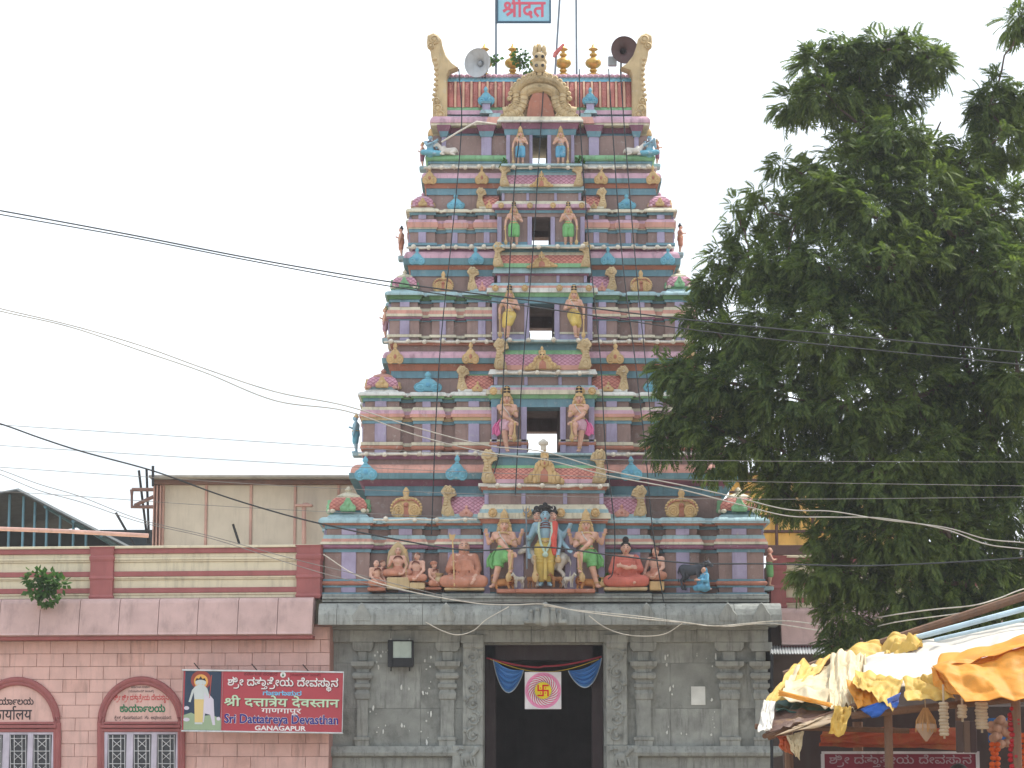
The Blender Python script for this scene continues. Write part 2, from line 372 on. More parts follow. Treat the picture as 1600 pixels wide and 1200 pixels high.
def tier(i, S):
    Y = YF[i]; cx = CX[i]; yb, yt = S['y']; ym = (yb + yt) / 2
    X = lambda px, yy=None: P(px, ym, Y).x
    mir = lambda px: 2 * cx - px
    Yk = YF[i + 1]                                   # core face = face of the tier above
    back = 2 * YC - Y; kback = 2 * YC - Yk
    # core: solid storey with a passage through it
    prof, mi, mats = bands(Yk, yb, S['core'])
    op = S['open']; cl = S['corel']
    core = MB()
    xl, xr = X(cl), X(mir(cl))
    core.ring(xl, xr, Yk, kback, prof, mi)
    # passage: cut by building the core of two halves and a bridge when there is an opening
    if op:
        ol, orr, ot, ob = op; z0, z1 = Z(ob, Y - .2), Z(ot, Y - .2)
        core = MB(); zsky = Z(S['sky'], kback); zc = max(z1 + .3, zsky + .06)
        lo = [(o, z) for o, z in prof if z <= zc] ; k = len(lo)
        xo0, xo1 = X(ol), X(orr)
        mlo = mi[:k]
        for a, b in ((xl, xo0), (xo1, xr)):
            pts = lo + [(lo[-1][0], zc)]
            # halves keep straight inner faces: expand only outward
            o0 = len(core.v)
            for o, z in pts:
                aa = a - (o if a == xl else 0); bb = b + (o if b == xr else 0)
                core.v += [(aa, Yk - o, z), (bb, Yk - o, z), (bb, kback + o, z), (aa, kback + o, z)]
            n = len(pts)
            for q in range(n - 1):
                for s in range(4): core.f.append((o0 + q * 4 + s, o0 + q * 4 + (s + 1) % 4, o0 + q * 4 + 4 + (s + 1) % 4, o0 + q * 4 + 4 + s)); core.m.append(mlo[min(q, k - 1)])
        hi = [(lo[-1][0], zc)] + [(o, z) for o, z in prof if z > zc]
        core.ring(xl, xr, Yk, kback, hi, [mi[k - 1]] + mi[k:])
        # back lintel hanging down to the opening's head, floor sill
        core.box(xo0 - .02, xo1 + .02, kback - .35, kback, min(zsky, zc), zc + .02, 0)
        core.box(xo0 - .02, xo1 + .02, Yk - .2, kback, z0 - .5, z0, 0)
    tr = core.build('tier', list(mats), tower)
    if S.get('label'): tr['label'] = S['label']
    # bays on the front (and mirrored), corner bays also at the back
    spec = bands(Y, yb, S['bay']); zt = Z(S['bay'][-1][0], Y); yct = S['bay'][-1][0]
    for b in S['bays']:
        l, r, pl, pr, pj, kind = b
        for side in (0, 1):
            x0, x1 = (X(l), X(r)) if side == 0 else (X(mir(r)), X(mir(l)))
            q0, q1 = (X(pl), X(pr)) if side == 0 else (X(mir(pr)), X(mir(pl)))
            dp = Yk + .12
            if kind == 'kuta': dp = Y + (x1 - x0)
            rbuild('bay', x0, x1, Y - pj, max(dp, Y + .3), spec, tr)
            if kind == 'kuta':
                rbuild('bay', x0, x1, back - (max(dp, Y + .3) - Y), back + pj, spec, tr)
            zz = S['pil']
            for (pa, pb) in zz: mb = MB(); mb.cbox(q0, q1, Y - pj - .035, Y - pj + .05, Z(pa, Y), Z(pb, Y), .008); mb.build('pilaster', 'lilac', tr)
            if kind == 'kuta':
                # the same pilaster on the outer flank
                xo = x0 if side == 0 else x1; sg = -1 if side == 0 else 1; wd = q1 - q0; ymid = Y + (x1 - x0) * .45
                for (pa, pb) in zz: mb = MB(); mb.cbox(min(xo - .05 * sg, xo + .035 * sg), max(xo - .05 * sg, xo + .035 * sg), ymid - wd / 2, ymid + wd / 2, Z(pa, Y), Z(pb, Y), .008); mb.build('pilaster', 'lilac', tr)
                kuta(tr, (x0 + x1) / 2, Y + (x1 - x0) / 2, (x1 - x0) * .96, zt - .01, Z(S['kutay'], Y), S['kcol'], S['kgab'])
                kuta(tr, (x0 + x1) / 2, back - (x1 - x0) / 2, (x1 - x0) * .96, zt - .01, Z(S['kutay'], Y), S['kcol'], S['kgab'])
            elif kind == 'nasi':
                m = (l + r) / 2; m = m if side == 0 else mir(m)
                nasi(tr, m, yct + 1, S['nasiy'], Y + .08, S['ncol'], 'orange' if S['ncol'] == 'gold' else 'kblue', 1 if S['ncol'] == 'gold' else 0, (r - l) * .9)
            elif kind == 'shala':
                # short barrel roof butting against the central bay, horn at its outer end
                za, zb = zt, Z(S['shy'], Y)
                arc = [(Y + .02 + .30 * (1 - math.cos(a)), za + (zb - za) * (.12 + .88 * math.sin(a))) for a in [R(d) for d in (0, 20, 40, 60, 78, 90)]]
                pf = [(Y - .02, za), (Y - .02, za + (zb - za) * .12)] + arc + [(Yk + .1, zb), (Yk + .1, za)]
                mm = [0, 0, 1, 1, 1, 2, 2, 2, 0, 0]
                mb = MB(); mb.extx(pf, x0 + (.06 if side == 0 else -.05), x1 - (.06 if side == 1 else -.05), mm); mb.build('barrel_roof', S['shcol'], tr)
                hx = l + (r - l) * .16; hx = hx if side == 0 else mir(hx)
                horn(tr, hx, yct, S['shy'] - (yct - S['shy']) * .28, Y + .05, 1 if side == 0 else -1)
                m = l + (r - l) * .62; m = m if side == 0 else mir(m)
                nasi(tr, m, yct, (yct + S['shy']) / 2 - 1, Y - .03, S['sncol'], 'orange', 0, (r - l) * .3)
    # recessed wall between the bays, with the same mouldings set back
    rc = min(.22, Yk - Y - .07); b0 = S['bays'][0]; xa, xb = X(b0[0]) + .12, X(mir(b0[0])) - .12
    if not op: rbuild('recessed_wall', xa, xb, Y + rc, back - rc, spec, tr)
    else:
        rbuild('recessed_wall', xa, X(op[0]) - .15, Y + rc, back - rc, spec, tr)
        rbuild('recessed_wall', X(op[1]) + .15, xb, Y + rc, back - rc, spec, tr)
    # flank bays
    for side in (0, 1):
        xs = X(S['bays'][0][0]) if side == 0 else X(mir(S['bays'][0][0]))
        sg = -1 if side == 0 else 1
        hw = (YC - Y) * .34
        a, b = sorted((xs + sg * .04, xs - sg * .5))
        rbuild('bay', a, b, YC - hw, YC + hw, spec, tr)
    # cornice ornaments
    for px in S['knasi'][0]:
        for q in (px, mir(px)):
            nasi(tr, q, S['knasi'][1], S['knasi'][2], Yk - S['knasi'][5], S['knasi'][3], 'orange' if S['knasi'][3] == 'gold' else 'kblue', 0, S['knasi'][4])
    # ---------------- central bay
    C = S['c']; Yb = Y - .16; x0, x1 = X(C['l']), X(C['r'])
    Yr = Yk + .1
    if op:
        for side in (0, 1):
            a, b = (x0, X(op[0])) if side == 0 else (X(op[1]), x1)
            zz = C['wall']
            rbuild('jamb', a + .02, b - .02, Yb + .02, Yr + .4, bands(Yb, yb, zz), tr)
            mb = MB(); wd = (C['pw']) / PXM(ym, Yb)
            zt_, zb_ = Z(C['lint'][0], Yb), Z(yb, Yb)
            mb.cbox(a, a + wd, Yb - .03, Yb + .1, zb_, zt_, .008); mb.build('pilaster', 'lilac', tr)
            mb = MB(); mb.cbox(b - wd, b, Yb - .03, Yb + .1, zb_, zt_, .008); mb.build('pilaster', 'lilac', tr)
    else:
        rbuild('jamb', x0, x1, Yb + .02, Yr, bands(Yb, yb, C['wall']), tr)
        zt_, zb_ = Z(C['lint'][0], Yb), Z(yb, Yb)
        for a, b in C['pils']:
            mb = MB(); mb.cbox(X(a), X(b), Yb - .03, Yb + .1, zb_, zt_, .008); mb.build('pilaster', 'lilac', tr)
    lo = C['lint'][0]
    rbuild('lintel', x0 - .01, x1 + .01, Yb, Yr, bands(Yb, lo, C['lint'][1]), tr)
    for px in C['med']: 
        for q in (px, mir(px)): medal(tr, q, C['medy'], Yb - C['medo'], C['medd'])
    al, ar = C['al'], mir(C['al'])
    ax0, ax1 = X(al), X(ar); Ya = Yb + .08
    rbuild('attic', ax0, ax1, Ya, Yr, bands(Ya, C['lint'][1][-1][0], C['attic']), tr)
    for f in (0, .31, .66, .965):
        q = ax0 + (ax1 - ax0) * f; wd = (ax1 - ax0) * .035
        mb = MB(); mb.cbox(q, q + wd, Ya - .03, Ya + .05, Z(C['attic'][0][0] + (C['lint'][1][-1][0] - C['attic'][0][0]), Ya), Z(C['attic'][0][0], Ya), .006); mb.build('pilaster', 'lilac', tr)
    # barrel roof of the central bay
    rb, rts = C['roof'][0], C['roof'][1]              # py of bottom; list of (py_top, material, y_setback)
    zb = Z(rb, Yb); pf = [(Yr, zb), (Yb - .04, zb)]; mats = []; mm = [0]
    mats = [rts[0][1]]
    yc_ = Yb - .04
    for pyt, m, st in rts:
        if m not in mats: mats.append(m)
        k = mats.index(m); z0 = pf[-1][1]; y0 = pf[-1][0]; z1 = Z(pyt, Yb)
        for q in (.25, .5, .75, 1.0):
            pf.append((y0 + st * q * q, z0 + (z1 - z0) * q)); mm.append(k)
    pf.append((Yr, pf[-1][1])); mm.append(mm[-1]); mm.append(mm[-1])
    mb = MB(); mb.extx(pf, X(C['rl']), X(mir(C['rl'])), mm[:len(pf)]); mb.build('barrel_roof', mats, tr)
    ztop = pf[-1][1]
    # ledge on which the guardians of the tier above stand
    yy = YF[i + 1] - .16
    mb = MB(); mb.cbox(X(C['rl']) - .04, X(mir(C['rl'])) + .04, yy - .36, Yr + .3, ztop, ztop + .05, .012); mb.build('ledge', 'lblue', tr)
    for side in (1, -1):
        q = C['rl'] if side == 1 else mir(C['rl'])
        horn(tr, q, rb - 1, C['hy'], Yb - .02, side)
    nasi(tr, cx, rb, C['ny'], Yb - .10, 'gold', 'orange', 2, C['nw'])
    return tr

B = 'brown'
T1 = dict(y=(930, 712), corel=570, open=None, label='lowest painted tier with large deity figures',
  core=[(775, 0, 0, B), (760, .03, .03, 'blue'), (751, .05, .16, 'magenta'), (742, .32, .33, 'teal'), (727, .30, .12, 'salmon', 'k'), (718, .02, .02, B), (712, .06, .08, 'magenta'), (708, .1, .1, 'white')],
  bay=[(926, .05, .05, 'blue'), (918, .0, .0, B), (915, .03, .03, 'blue'), (908, .02, .07, 'orange', 't'), (905, .03, .03, 'blue'), (863, 0, 0, B), (858, .03, .03, 'blue'), (851, .05, .09, 'magenta', 't'), (847, .09, .08, 'cream'), (842, .07, .05, 'salmon'), (836, .04, .02, 'lblue'), (826, -.03, -.03, B), (821, .01, .01, 'blue'), (818, .05, .07, 'orange'), (808, .13, .0, 'lblue', 'k')],
  pil=[(926, 918), (905, 863), (836, 826)],
  bays=[(508, 578, 534, 557, 0, 'kuta'), (608, 662, 623, 644, -.05, 'nasi'), (686, 754, 700, 720, -.02, 'shala')],
  kutay=757, kcol=('lblue', 'teal', 'lozsalmon', 'cream'), kgab='green', nasiy=764, ncol='gold', shy=770, shcol=['lblue', 'lozpink', 'lblue'], sncol='salmon',
  knasi=((572, 713), 751, 712, 'cyan', 33, .34),
  c=dict(l=755, r=945, wall=[(925, .03, .03, 'teal'), (831, 0, 0, B)], pils=[(756, 766), (800, 818), (882, 900), (934, 944)], pw=8,
    lint=(831, [(818, .0, .0, 'blue'), (811, .03, .06, 'orange'), (802, .10, .09, 'cream'), (796, .06, .05, 'lblue'), (788, .04, -.02, 'cream')]),
    med=(770, 824), medy=801, medo=.14, medd=14, al=757, attic=[(771, 0, 0, B), (766, .03, .03, 'blue'), (761, .05, .08, 'orange'), (756, .12, .12, 'white')],
    roof=(756, [(749, 'pink', .0), (731, 'lozsalmon', .10), (726, 'green', .04), (711, 'teal', .05)]), rl=760, hy=703, ny=697, nw=66))
T2 = dict(y=(708, 539), corel=612, open=(823, 875, 636, 707), sky=678, label='second tier with two crossed-leg guardians beside an opening',
  core=[(591, 0, 0, B), (580, .03, .03, 'blue'), (570, .05, .10, 'orange'), (562, .20, .21, 'teal'), (550, .19, .06, 'pink', 'k'), (540, .0, .0, B), (536, .05, .05, 'orange'), (533, .08, .08, 'white')],
  bay=[(703, 0, 0, B), (696, .02, .06, 'orange', 't'), (691, .05, .05, 'cream'), (662, 0, 0, B), (657, .02, .02, 'blue'), (652, .04, .05, 'goldbr'), (647, .08, .08, 'salmon'), (641, .07, .05, 'pink'), (636, .04, .02, 'cream'), (627, -.03, -.03, B), (622, .01, .01, 'blue'), (619, .05, .06, 'green'), (612, .11, .0, 'white', 'k')],
  pil=[(708, 703), (691, 662), (636, 627)],
  bays=[(568, 626, 586, 604, 0, 'kuta'), (647, 690, 660, 673, -.05, 'nasi'), (711, 767, 732, 749, -.02, 'shala')],
  kutay=573, kcol=('white', 'lblue', 'lozpink', 'salmon'), kgab='gold', nasiy=580, ncol='cyan', shy=581, shcol=['white', 'lozsalmon', 'green'], sncol='gold',
  knasi=((617, 735), 569, 535, 'gold', 26, .22),
  c=dict(l=768, r=928, wall=[(697, .02, .02, 'lilac'), (690, .02, .06, 'orange', 't'), (687, .05, .05, 'cream'), (636, 0, 0, B)], pw=9,
    lint=(636, [(623, 0, 0, 'blue'), (617, .03, .06, 'green'), (610, .10, .09, 'cream'), (606, .07, .06, 'pink'), (602, .04, -.01, 'lblue')]),
    med=(771, 788), medy=611, medo=.13, medd=12, al=772, attic=[(589, 0, 0, B), (586, .03, .03, 'blue'), (578, .12, .08, 'white')],
    roof=(578, [(571, 'salmon', 0), (553, 'lozpink', .09), (546, 'green', .04), (535, 'teal', .04)]), rl=779, hy=530, ny=542, nw=60))
T3 = dict(y=(532, 389), corel=643, open=(827, 866, 474, 531), sky=517, label='third tier with two guardians in yellow cloth',
  core=[(432, 0, 0, B), (422, .03, .03, 'blue'), (416, .05, .09, 'orange'), (406, .17, .18, 'teal'), (394, .16, .05, 'pink', 'k'), (389, .0, .0, 'magenta'), (386, .06, .06, 'white')],
  bay=[(527, 0, 0, B), (523, .05, .05, 'cream'), (501, 0, 0, B), (499, .02, .02, 'blue'), (495, .04, .06, 'magenta', 't'), (491, .07, .07, 'cream'), (485, .06, .05, 'salmon'), (480, .03, .02, 'cream'), (472, -.03, -.03, B), (468, .01, .01, 'blue'), (462, .04, .06, 'dgreen'), (455, .10, .0, 'lblue', 'k')],
  pil=[(532, 527), (523, 501), (480, 472)],
  bays=[(609, 655, 625, 640, 0, 'kuta'), (675, 709, 687, 697, -.05, 'nasi'), (730, 768, 747, 759, -.02, 'shala')],
  kutay=417, kcol=('lblue', 'green', 'lozpink', 'cream'), kgab='green', nasiy=424, ncol='gold', shy=426, shcol=['lblue', 'lozpink', 'lblue'], sncol='salmon',
  knasi=((651, 744), 414, 386, 'cyan', 22, .19),
  c=dict(l=769, r=925, wall=[(522, .02, .02, 'lilac'), (519, .04, .04, 'cream'), (474, 0, 0, B)], pw=8,
    lint=(474, [(464, 0, 0, 'blue'), (458, .03, .06, 'green'), (451, .10, .09, 'white'), (447, .07, .06, 'salmon'), (442, .04, -.01, 'lblue')]),
    med=(774, 820), medy=450, medo=.12, medd=10, al=777, attic=[(431, 0, 0, B), (428, .03, .04, 'magenta'), (418, .10, .06, 'lblue')],
    roof=(418, [(412, 'green', 0), (398, 'lozsalmon', .08), (393, 'cream', .03), (388, 'teal', .03)]), rl=776, hy=379, ny=392, nw=48))
T4 = dict(y=(386, 263), corel=668, open=(831, 860, 339, 385), sky=376, label='fourth tier with two guardians in green cloth',
  core=[(305, 0, 0, B), (295, .03, .03, 'blue'), (288, .05, .08, 'orange'), (281, .13, .14, 'teal'), (271, .13, .04, 'pink', 'k'), (264, .0, .0, B), (261, .05, .05, 'white')],
  bay=[(384, .0, .0, B), (380, .04, .04, 'blue'), (363, 0, 0, B), (358, .02, .02, 'blue'), (356, .04, .04, 'cream'), (348, .06, .06, 'salmon'), (343, .05, .02, 'pink'), (336, -.03, -.03, B), (332, .01, .02, 'blue'), (326, .09, .0, 'cream', 'k')],
  pil=[(380, 363), (343, 336)],
  bays=[(641, 680, 654, 666, 0, 'kuta'), (698, 727, 706, 715, -.05, 'nasi'), (744, 776, 756, 765, -.02, 'shala')],
  kutay=298, kcol=('cream', 'salmon', 'lozpink', 'pink'), kgab='gold', nasiy=302, ncol='cyan', shy=301, shcol=['cream', 'lozsalmon', 'pink'], sncol='gold',
  knasi=((671, 753), 288, 259, 'gold', 20, .15),
  c=dict(l=777, r=913, wall=[(378, .02, .02, 'blue'), (339, 0, 0, B)], pw=7,
    lint=(339, [(333, 0, 0, B), (329, .03, .04, 'blue'), (326, .05, .07, 'magenta'), (320, .10, .08, 'pink'), (314, .06, -.01, 'cream')]),
    med=(783, 828), medy=321, medo=.12, medd=9, al=784, attic=[(302, 0, 0, B), (299, .03, .03, 'blue'), (292, .10, .05, 'lblue')],
    roof=(292, [(288, 'cream', 0), (273, 'lozpink', .07), (268, 'lblue', .03), (262, 'cyan', .03)]), rl=786, hy=257, ny=267, nw=36))
for i, S in enumerate((T1, T2, T3, T4)): tier(i, S)

# ---------------- fifth tier: plain storey with green torus, then the barrel roof
Y = YF[4]; cx = CX[4]; bk = 2 * YC - Y
X5 = lambda px: P(px, 225, Y).x
m5 = lambda px: 2 * cx - px
ol, orr, ot, ob = 832, 855, 211, 258
z0, z1 = Z(ob, Y - .1), Z(ot, Y - .1)
core = MB()
spec = bands(Y, 262, [(256, 0, 0, 'white'), (253, .04, .04, 'blue'), (243, .02, .10, 'green', 't'), (211, -.06, -.06, B)])
for a, b, q in ((X5(672), X5(ol), 0), (X5(orr), X5(m5(672)), 1)):
    o0 = len(core.v); prof, mi, mats = spec
    for o, z in prof:
        aa = a - (o if q == 0 else 0); bb = b + (o if q == 1 else 0)
        core.v += [(aa, Y - o, z), (bb, Y - o, z), (bb, bk + o, z), (aa, bk + o, z)]
    for k in range(len(prof) - 1):
        for s in range(4): core.f.append((o0 + k * 4 + s, o0 + k * 4 + (s + 1) % 4, o0 + k * 4 + 4 + (s + 1) % 4, o0 + k * 4 + 4 + s)); core.m.append(mi[k])
t5 = core.build('tier', list(mats), tower); t5['label'] = 'topmost storey with guardians in blue cloth and corner cowherds'
for a, b in ((690, ol - 2), (orr + 2, m5(690))): rbuild('frieze', X5(a), X5(b), Y + .16, bk - .16, bands(Y, 211, [(205, -.04, -.04, 'blue'), (197, -.02, .0, 'magenta')]), t5)
rbuild('cornice', X5(690), X5(m5(690)), Y + .16, bk - .16, bands(Y, 197, [(193, .22, .22, 'cream'), (181, .24, .10, 'pink', 'k'), (179, .05, .05, 'lblue')]), t5)
for a, b in ((752, 768), (690, 697)):
    for l, r in ((a, b), (m5(b), m5(a))):
        mb = MB(); mb.cbox(X5(l), X5(r), Y - .01, Y + .2, Z(243, Y), Z(213, Y), .008); mb.build('pilaster', 'lilac', t5)
        mb = MB(); mb.ring(X5(l), X5(r), Y - .01, Y + .2, *bands(Y, 214, [(206, .02, .05, 'blue'), (197, .05, .1, 'magenta')])[:2]); mb.build('capital', ['blue', 'magenta'], t5)
Yb = Y - .12
for l, r in ((791, ol), (orr, m5(791))):
    rbuild('jamb', X5(l) + .01, X5(r) - .01, Yb + .01, Y + .3, bands(Yb, 258, [(211, 0, 0, B)]), t5)
    for a, b in ((l, l + 6), (r - 5, r)):
        mb = MB(); mb.cbox(X5(a), X5(b), Yb - .02, Yb + .1, Z(258, Yb), Z(211, Yb), .006); mb.build('pilaster', 'lilac', t5)
rbuild('lintel', X5(789), X5(m5(789)), Yb, Y + .1, bands(Yb, 211, [(202, .0, .02, 'blue'), (193, .04, .08, 'magenta'), (191, .16, .16, 'white'), (184, .16, .10, 'cream')]), t5)
for s in (-1, 1):
    rbuild('cornice_block', X5(cx - 80 if s < 0 else cx + 62), X5(cx - 62 if s < 0 else cx + 80), Y - .06, Y + .3, bands(Y, 195, [(184, .06, .02, 'salmon'), (178, .0, 0, 'lblue')]), t5)
# roof
YR = YF[5]; RX = lambda px: P(px, 140, YR).x
roofl, roofr = 697, 990
pf = []; mm = []; mats = ['pink', 'green', 'red', 'teal', 'cyan']
def vault(py, st): return (YR + st, Z(py, YR))
seq = [(179, -.02, 0), (173, .0, 0), (172, .01, 1), (168, .015, 1), (167, .03, 2), (150, .06, 2), (138, .11, 2), (125, .20, 2), (124, .18, 4), (121, .20, 4), (120, .20, 3), (117, .24, 3), (116, .24, 0), (109, .36, 0), (104, .62, 3)]
pf = [vault(a, b) for a, b, c in seq]; mm = [c for a, b, c in seq]
full = pf + [(2 * YC - y, z) for y, z in pf[::-1]]; mmf = mm + mm[::-1][1:] + [0]
mb = MB(); mb.extx(full, RX(roofl), RX(roofr), mmf + [0])
roof = mb.build('roof', mats, tower); roof['label'] = 'ribbed red barrel roof of the tower'
ribp = [vault(a, b - .045) for a, b in ((168, .03), (150, .06), (138, .11), (124, .20))]
ribm = MB(); wd = .045
ribm.extx(ribp + [(y + .09, z) for y, z in ribp[::-1]], -wd / 2, wd / 2, 0)
RIB = ribm.mesh('roof_rib', mat('paint_rib', (196, 160, 136), dirt=.4))
pan = MB(); pp = [vault(a, b - .022) for a, b in ((167, .03), (150, .06), (138, .11), (125, .20))]
pan.extx(pp + [(y + .06, z) for y, z in pp[::-1]], -.042, .042, 0)
RPAN = pan.mesh('roof_panel', mat('paint_redpanel', (176, 112, 104), dirt=.4, bump=1.0, scale=1.0, var=.3))
nr = 45
for k in range(nr):
    x = RX(roofl + 5) + (RX(roofr - 5) - RX(roofl + 5)) * (k + .5) / nr
    o = link('roof_rib' if k % 2 else 'roof_panel', RIB if k % 2 else RPAN, roof, (x, 0, 0))
mb = MB()
for k in range(34):
    x = RX(roofl + 3) + (RX(roofr - 3) - RX(roofl + 3)) * (k + .5) / 34; q = vault(113.5, .28); mb.ell((x, q[0] - .02, q[1]), (.055, .05, .045), 8, 5)
mb.build('bead_course', 'pink', roof, True)['kind'] = 'stuff'
# gable ends with curling horns
for s in (-1, 1):
    e = RX(roofl) if s < 0 else RX(roofr)
    f = lambda px, py: (P(px, py, YR).x, Z(py, YR))
    mx = lambda px: px if s < 0 else 2 * 843 - px
    ou = [(676, 188), (699, 188), (699, 120), (703, 112), (716, 107), (706, 100), (697, 88), (692, 74), (690, 63), (684, 56), (677, 53), (668, 57), (667, 68), (672, 76), (674, 90), (679, 104), (681, 122), (680, 150), (676, 165)]
    pts = [f(mx(a), b) for a, b in ou]
    if s > 0: pts = pts[::-1]
    mb = MB(); mb.plate(pts, YR - .10, YR + .22, 0, .03)
    for a, b, r in ((679, 62, 8), (673, 72, 6), (684, 170, 8), (688, 180, 8), (682, 158, 6)):
        p = P(mx(a), b, YR - .10); mb.lathe([(r / 78, -.03), (r / 78, .03), (r / 110, .06), (r / 150, .035), (r / 300, .06)], p, 12, 0, axis='y')
    for q in range(9):
        p = P(mx(679.5 + 2 * math.sin(q * .5)), 92 + q * 8, YR - .1); mb.ell(p, (.05, .05, .042), 8, 6, 0)
    mb.build('gable_horn', ['goldbr'], roof, True)
    # the full rounded gable face behind the horn
    mb = MB()
    g = [(y, z) for y, z in full]
    mb.extx(g, e - (.10 if s < 0 else -.02), e + (.02 if s < 0 else .10) - 0, 0)
    mb.build('gable_end', ['teal'], roof)
# central serpent gable
gy = YR - .22
mb = MB()
def gp(px, py): p = P(px, py, gy); return (p.x, p.z)
mb.plate([gp(822, 186), gp(868, 186), gp(862, 160), gp(852, 143), gp(843, 139), gp(834, 143), gp(826, 160)], gy - .02, gy + .25, 1, .01)
mb.plate([gp(*q) for q in ((786, 186), (900, 186), (897, 176), (886, 166), (880, 150), (874, 128), (862, 114), (852, 108), (834, 108), (824, 114), (812, 128), (806, 150), (800, 166), (789, 176))], gy + .10, gy + .32, 0, .02)
for off, rad in ((0, .095), (1, .085)):
    pts = []
    for q in range(25):
        t = q / 24.0; a = math.pi * t
        hw = (24 + off * 13); 
        px = 843 - hw * math.cos(a); py = 150 - off * 4 - (12 + off * 10) * math.sin(a)
        pts.append(P(px, py, gy + .02))
    left = [P(788 + off * -2 + 0, 182 - off * 8, gy), P(800, 180 - off * 9, gy), P(811 - off * 5, 174 - off * 9, gy), P(817 - off * 10, 163 - off * 4, gy + .01)]
    right = [P(2 * 843 - (788 - off * 2), 182 - off * 8, gy), P(886, 180 - off * 9, gy), P(875 + off * 5, 174 - off * 9, gy), P(869 + off * 10, 163 - off * 4, gy + .01)]
    mb.tube(left + pts + right[::-1], rad, 10, 0)
    pth = left + pts + right[::-1]; pth = [pth[i].lerp(pth[i + 1], f) for i in range(len(pth) - 1) for f in (0, .5)]
    for i in range(1, len(pth) - 1):
        d = (pth[i + 1] - pth[i - 1]).to_track_quat('Z', 'Y').to_matrix()
        mb.tube([pth[i] + d @ Vector((rad * 1.08 * math.cos(a), rad * 1.08 * math.sin(a), 0)) for a in [k * math.pi / 5 for k in range(10)]], .013, 4, 0, True)
for q in range(17):
    a = math.pi * (q + .5) / 17; px_, py_ = 843 - 47 * math.cos(a), 158 - 42 * math.sin(a)
    mb.ell(P(px_, py_, gy + .05), (.06, .07, .06), 8, 6, 0); mb.lathe([(.05, 0), (.05, .03), (.03, .05), (.01, .03)], P(px_, py_, gy - .0), 8, 0, axis='y')
for s in (-1, 1):
    for px_, py_, r in ((50, 178, 7), (44, 168, 6), (30, 182, 6), (57, 183, 5)): mb.lathe([(r / 78, -.02), (r / 78, .04), (r / 110, .07), (r / 160, .04), (r / 400, .07)], P(843 + s * px_, py_, gy - .02), 12, 0, axis='y')
for px, py, r in ((843, 104, .15), (843, 90, .13)):
    mb.ell(P(px, py, gy), (r, .12, r * .95), 12, 8, 0)
    for s in (-1, 1): mb.ell(P(px + s * 5, py - 2, gy - .11), (.035, .03, .035), 8, 5, 2); mb.ell(P(px + s * 8, py - 7, gy), (.05, .05, .08), 8, 5, 0)
for s in (-1, 0, 1): mb.ell(P(843 + s * 7, 78 - (2 if s == 0 else 0), gy), (.05, .05, .11), 8, 6, 0)
mb.build('serpent_gable', ['goldbr', 'orange', 'black'], roof, True)
for px in (760, 922):
    rbuild('ornament_pedestal', P(px - 6, 180, YR).x, P(px + 6, 180, YR).x, YR - .22, YR - .02, bands(YR, 182, [(176, .06, .02, 'lblue'), (166, 0, 0, 'lilac'), (163, .03, .03, 'blue')]), roof)
    nasi(roof, px, 164, 136, YR - .12, 'cyan', 'kblue', 0, 24)
# kalasha finials along the ridge
kp = [(.17, 0), (.20, .03), (.20, .08), (.10, .12), (.07, .17), (.11, .20), (.11, .24), (.06, .28), (.16, .33), (.22, .40), (.235, .47), (.20, .55), (.09, .62), (.06, .66), (.11, .70), (.11, .74), (.05, .79), (.05, .83), (.13, .88), (.14, .90), (.07, .95), (.03, 1.03), (.005, 1.09)]
me = MB(); me.lathe([(r * .74, z * .68) for r, z in kp], (0, 0, 0), 20); KM = me.mesh('finial', mat('gilded_metal', (196, 158, 84), rough=.38, metal=.55, dirt=.3, bump=.08)); smooth_mesh(KM, 60)
for px in (757, 801, 840, 880, 927): link('finial', KM, roof, Vector((P(px, 105, YR + .72).x, YR + .72, Z(104, YR) - .03)))
# stone strip courses between tower and gateway cornice belong to the gateway below

# ================================================================== stone gateway
stone_m = mat('granite', (149, 152, 148), var=.2, dirt=.5, scale=1.3, rough=.9, bump=.5, dirtcol=(.03, .03, .03))
stone_d = mat('granite_stained', (140, 143, 139), var=.22, dirt=.62, scale=.7, rough=.92, bump=.5, streak=(2.2, 2.2, 1.6), dirtcol=(.025, .025, .024))
gate = wthing('stone_gateway', 'grey granite gateway with carved pilasters and a dark doorway under the painted tower', 'gateway', (P(850, 1300, .3).x, 1.5, 0))
GX = lambda px, Y=0.3, py=1100: P(px, py, Y).x
Yw = 0.42                                            # wall face
dl, dr, dtop = 757, 944, 1006                        # door opening
zt = Z(960, Yw)
# wall built of ashlar courses: stones as parts, joints recessed in a backing
courses = [1350, 1260, 1166, 1107, 1036, 985, 962]
rs = random.Random(3)
back = MB()
for l, r in ((517, dl), (dr, 1198)): back.box(GX(l), GX(r), Yw + .03, 5.0, 0, zt)
back.box(GX(dl) - .01, GX(dr) + .01, Yw + .5, 5.0, Z(dtop, Yw) - .0, zt)
back.build('wall', stone_d, gate)
for ci in range(len(courses) - 1):
    ya, yb2 = courses[ci], courses[ci + 1]
    for l, r in ((517, dl), (dr, 1198)):
        if yb2 >= dtop or True:
            x = l
            while x < r - 4:
                wd = rs.choice((88, 104, 120, 140)); e = min(r, x + wd)
                if r - e < 26: e = r
                mb = MB(); j = rs.uniform(0, .012)
                mb.cbox(GX(x) + .0012, GX(e) - .0012, Yw - j * .6, Yw + .1, Z(ya, Yw) + .0012, Z(yb2, Yw) - .0012, .005)
                mb.build('stone', stone_m if rs.random() < .4 else stone_d, gate); x = e
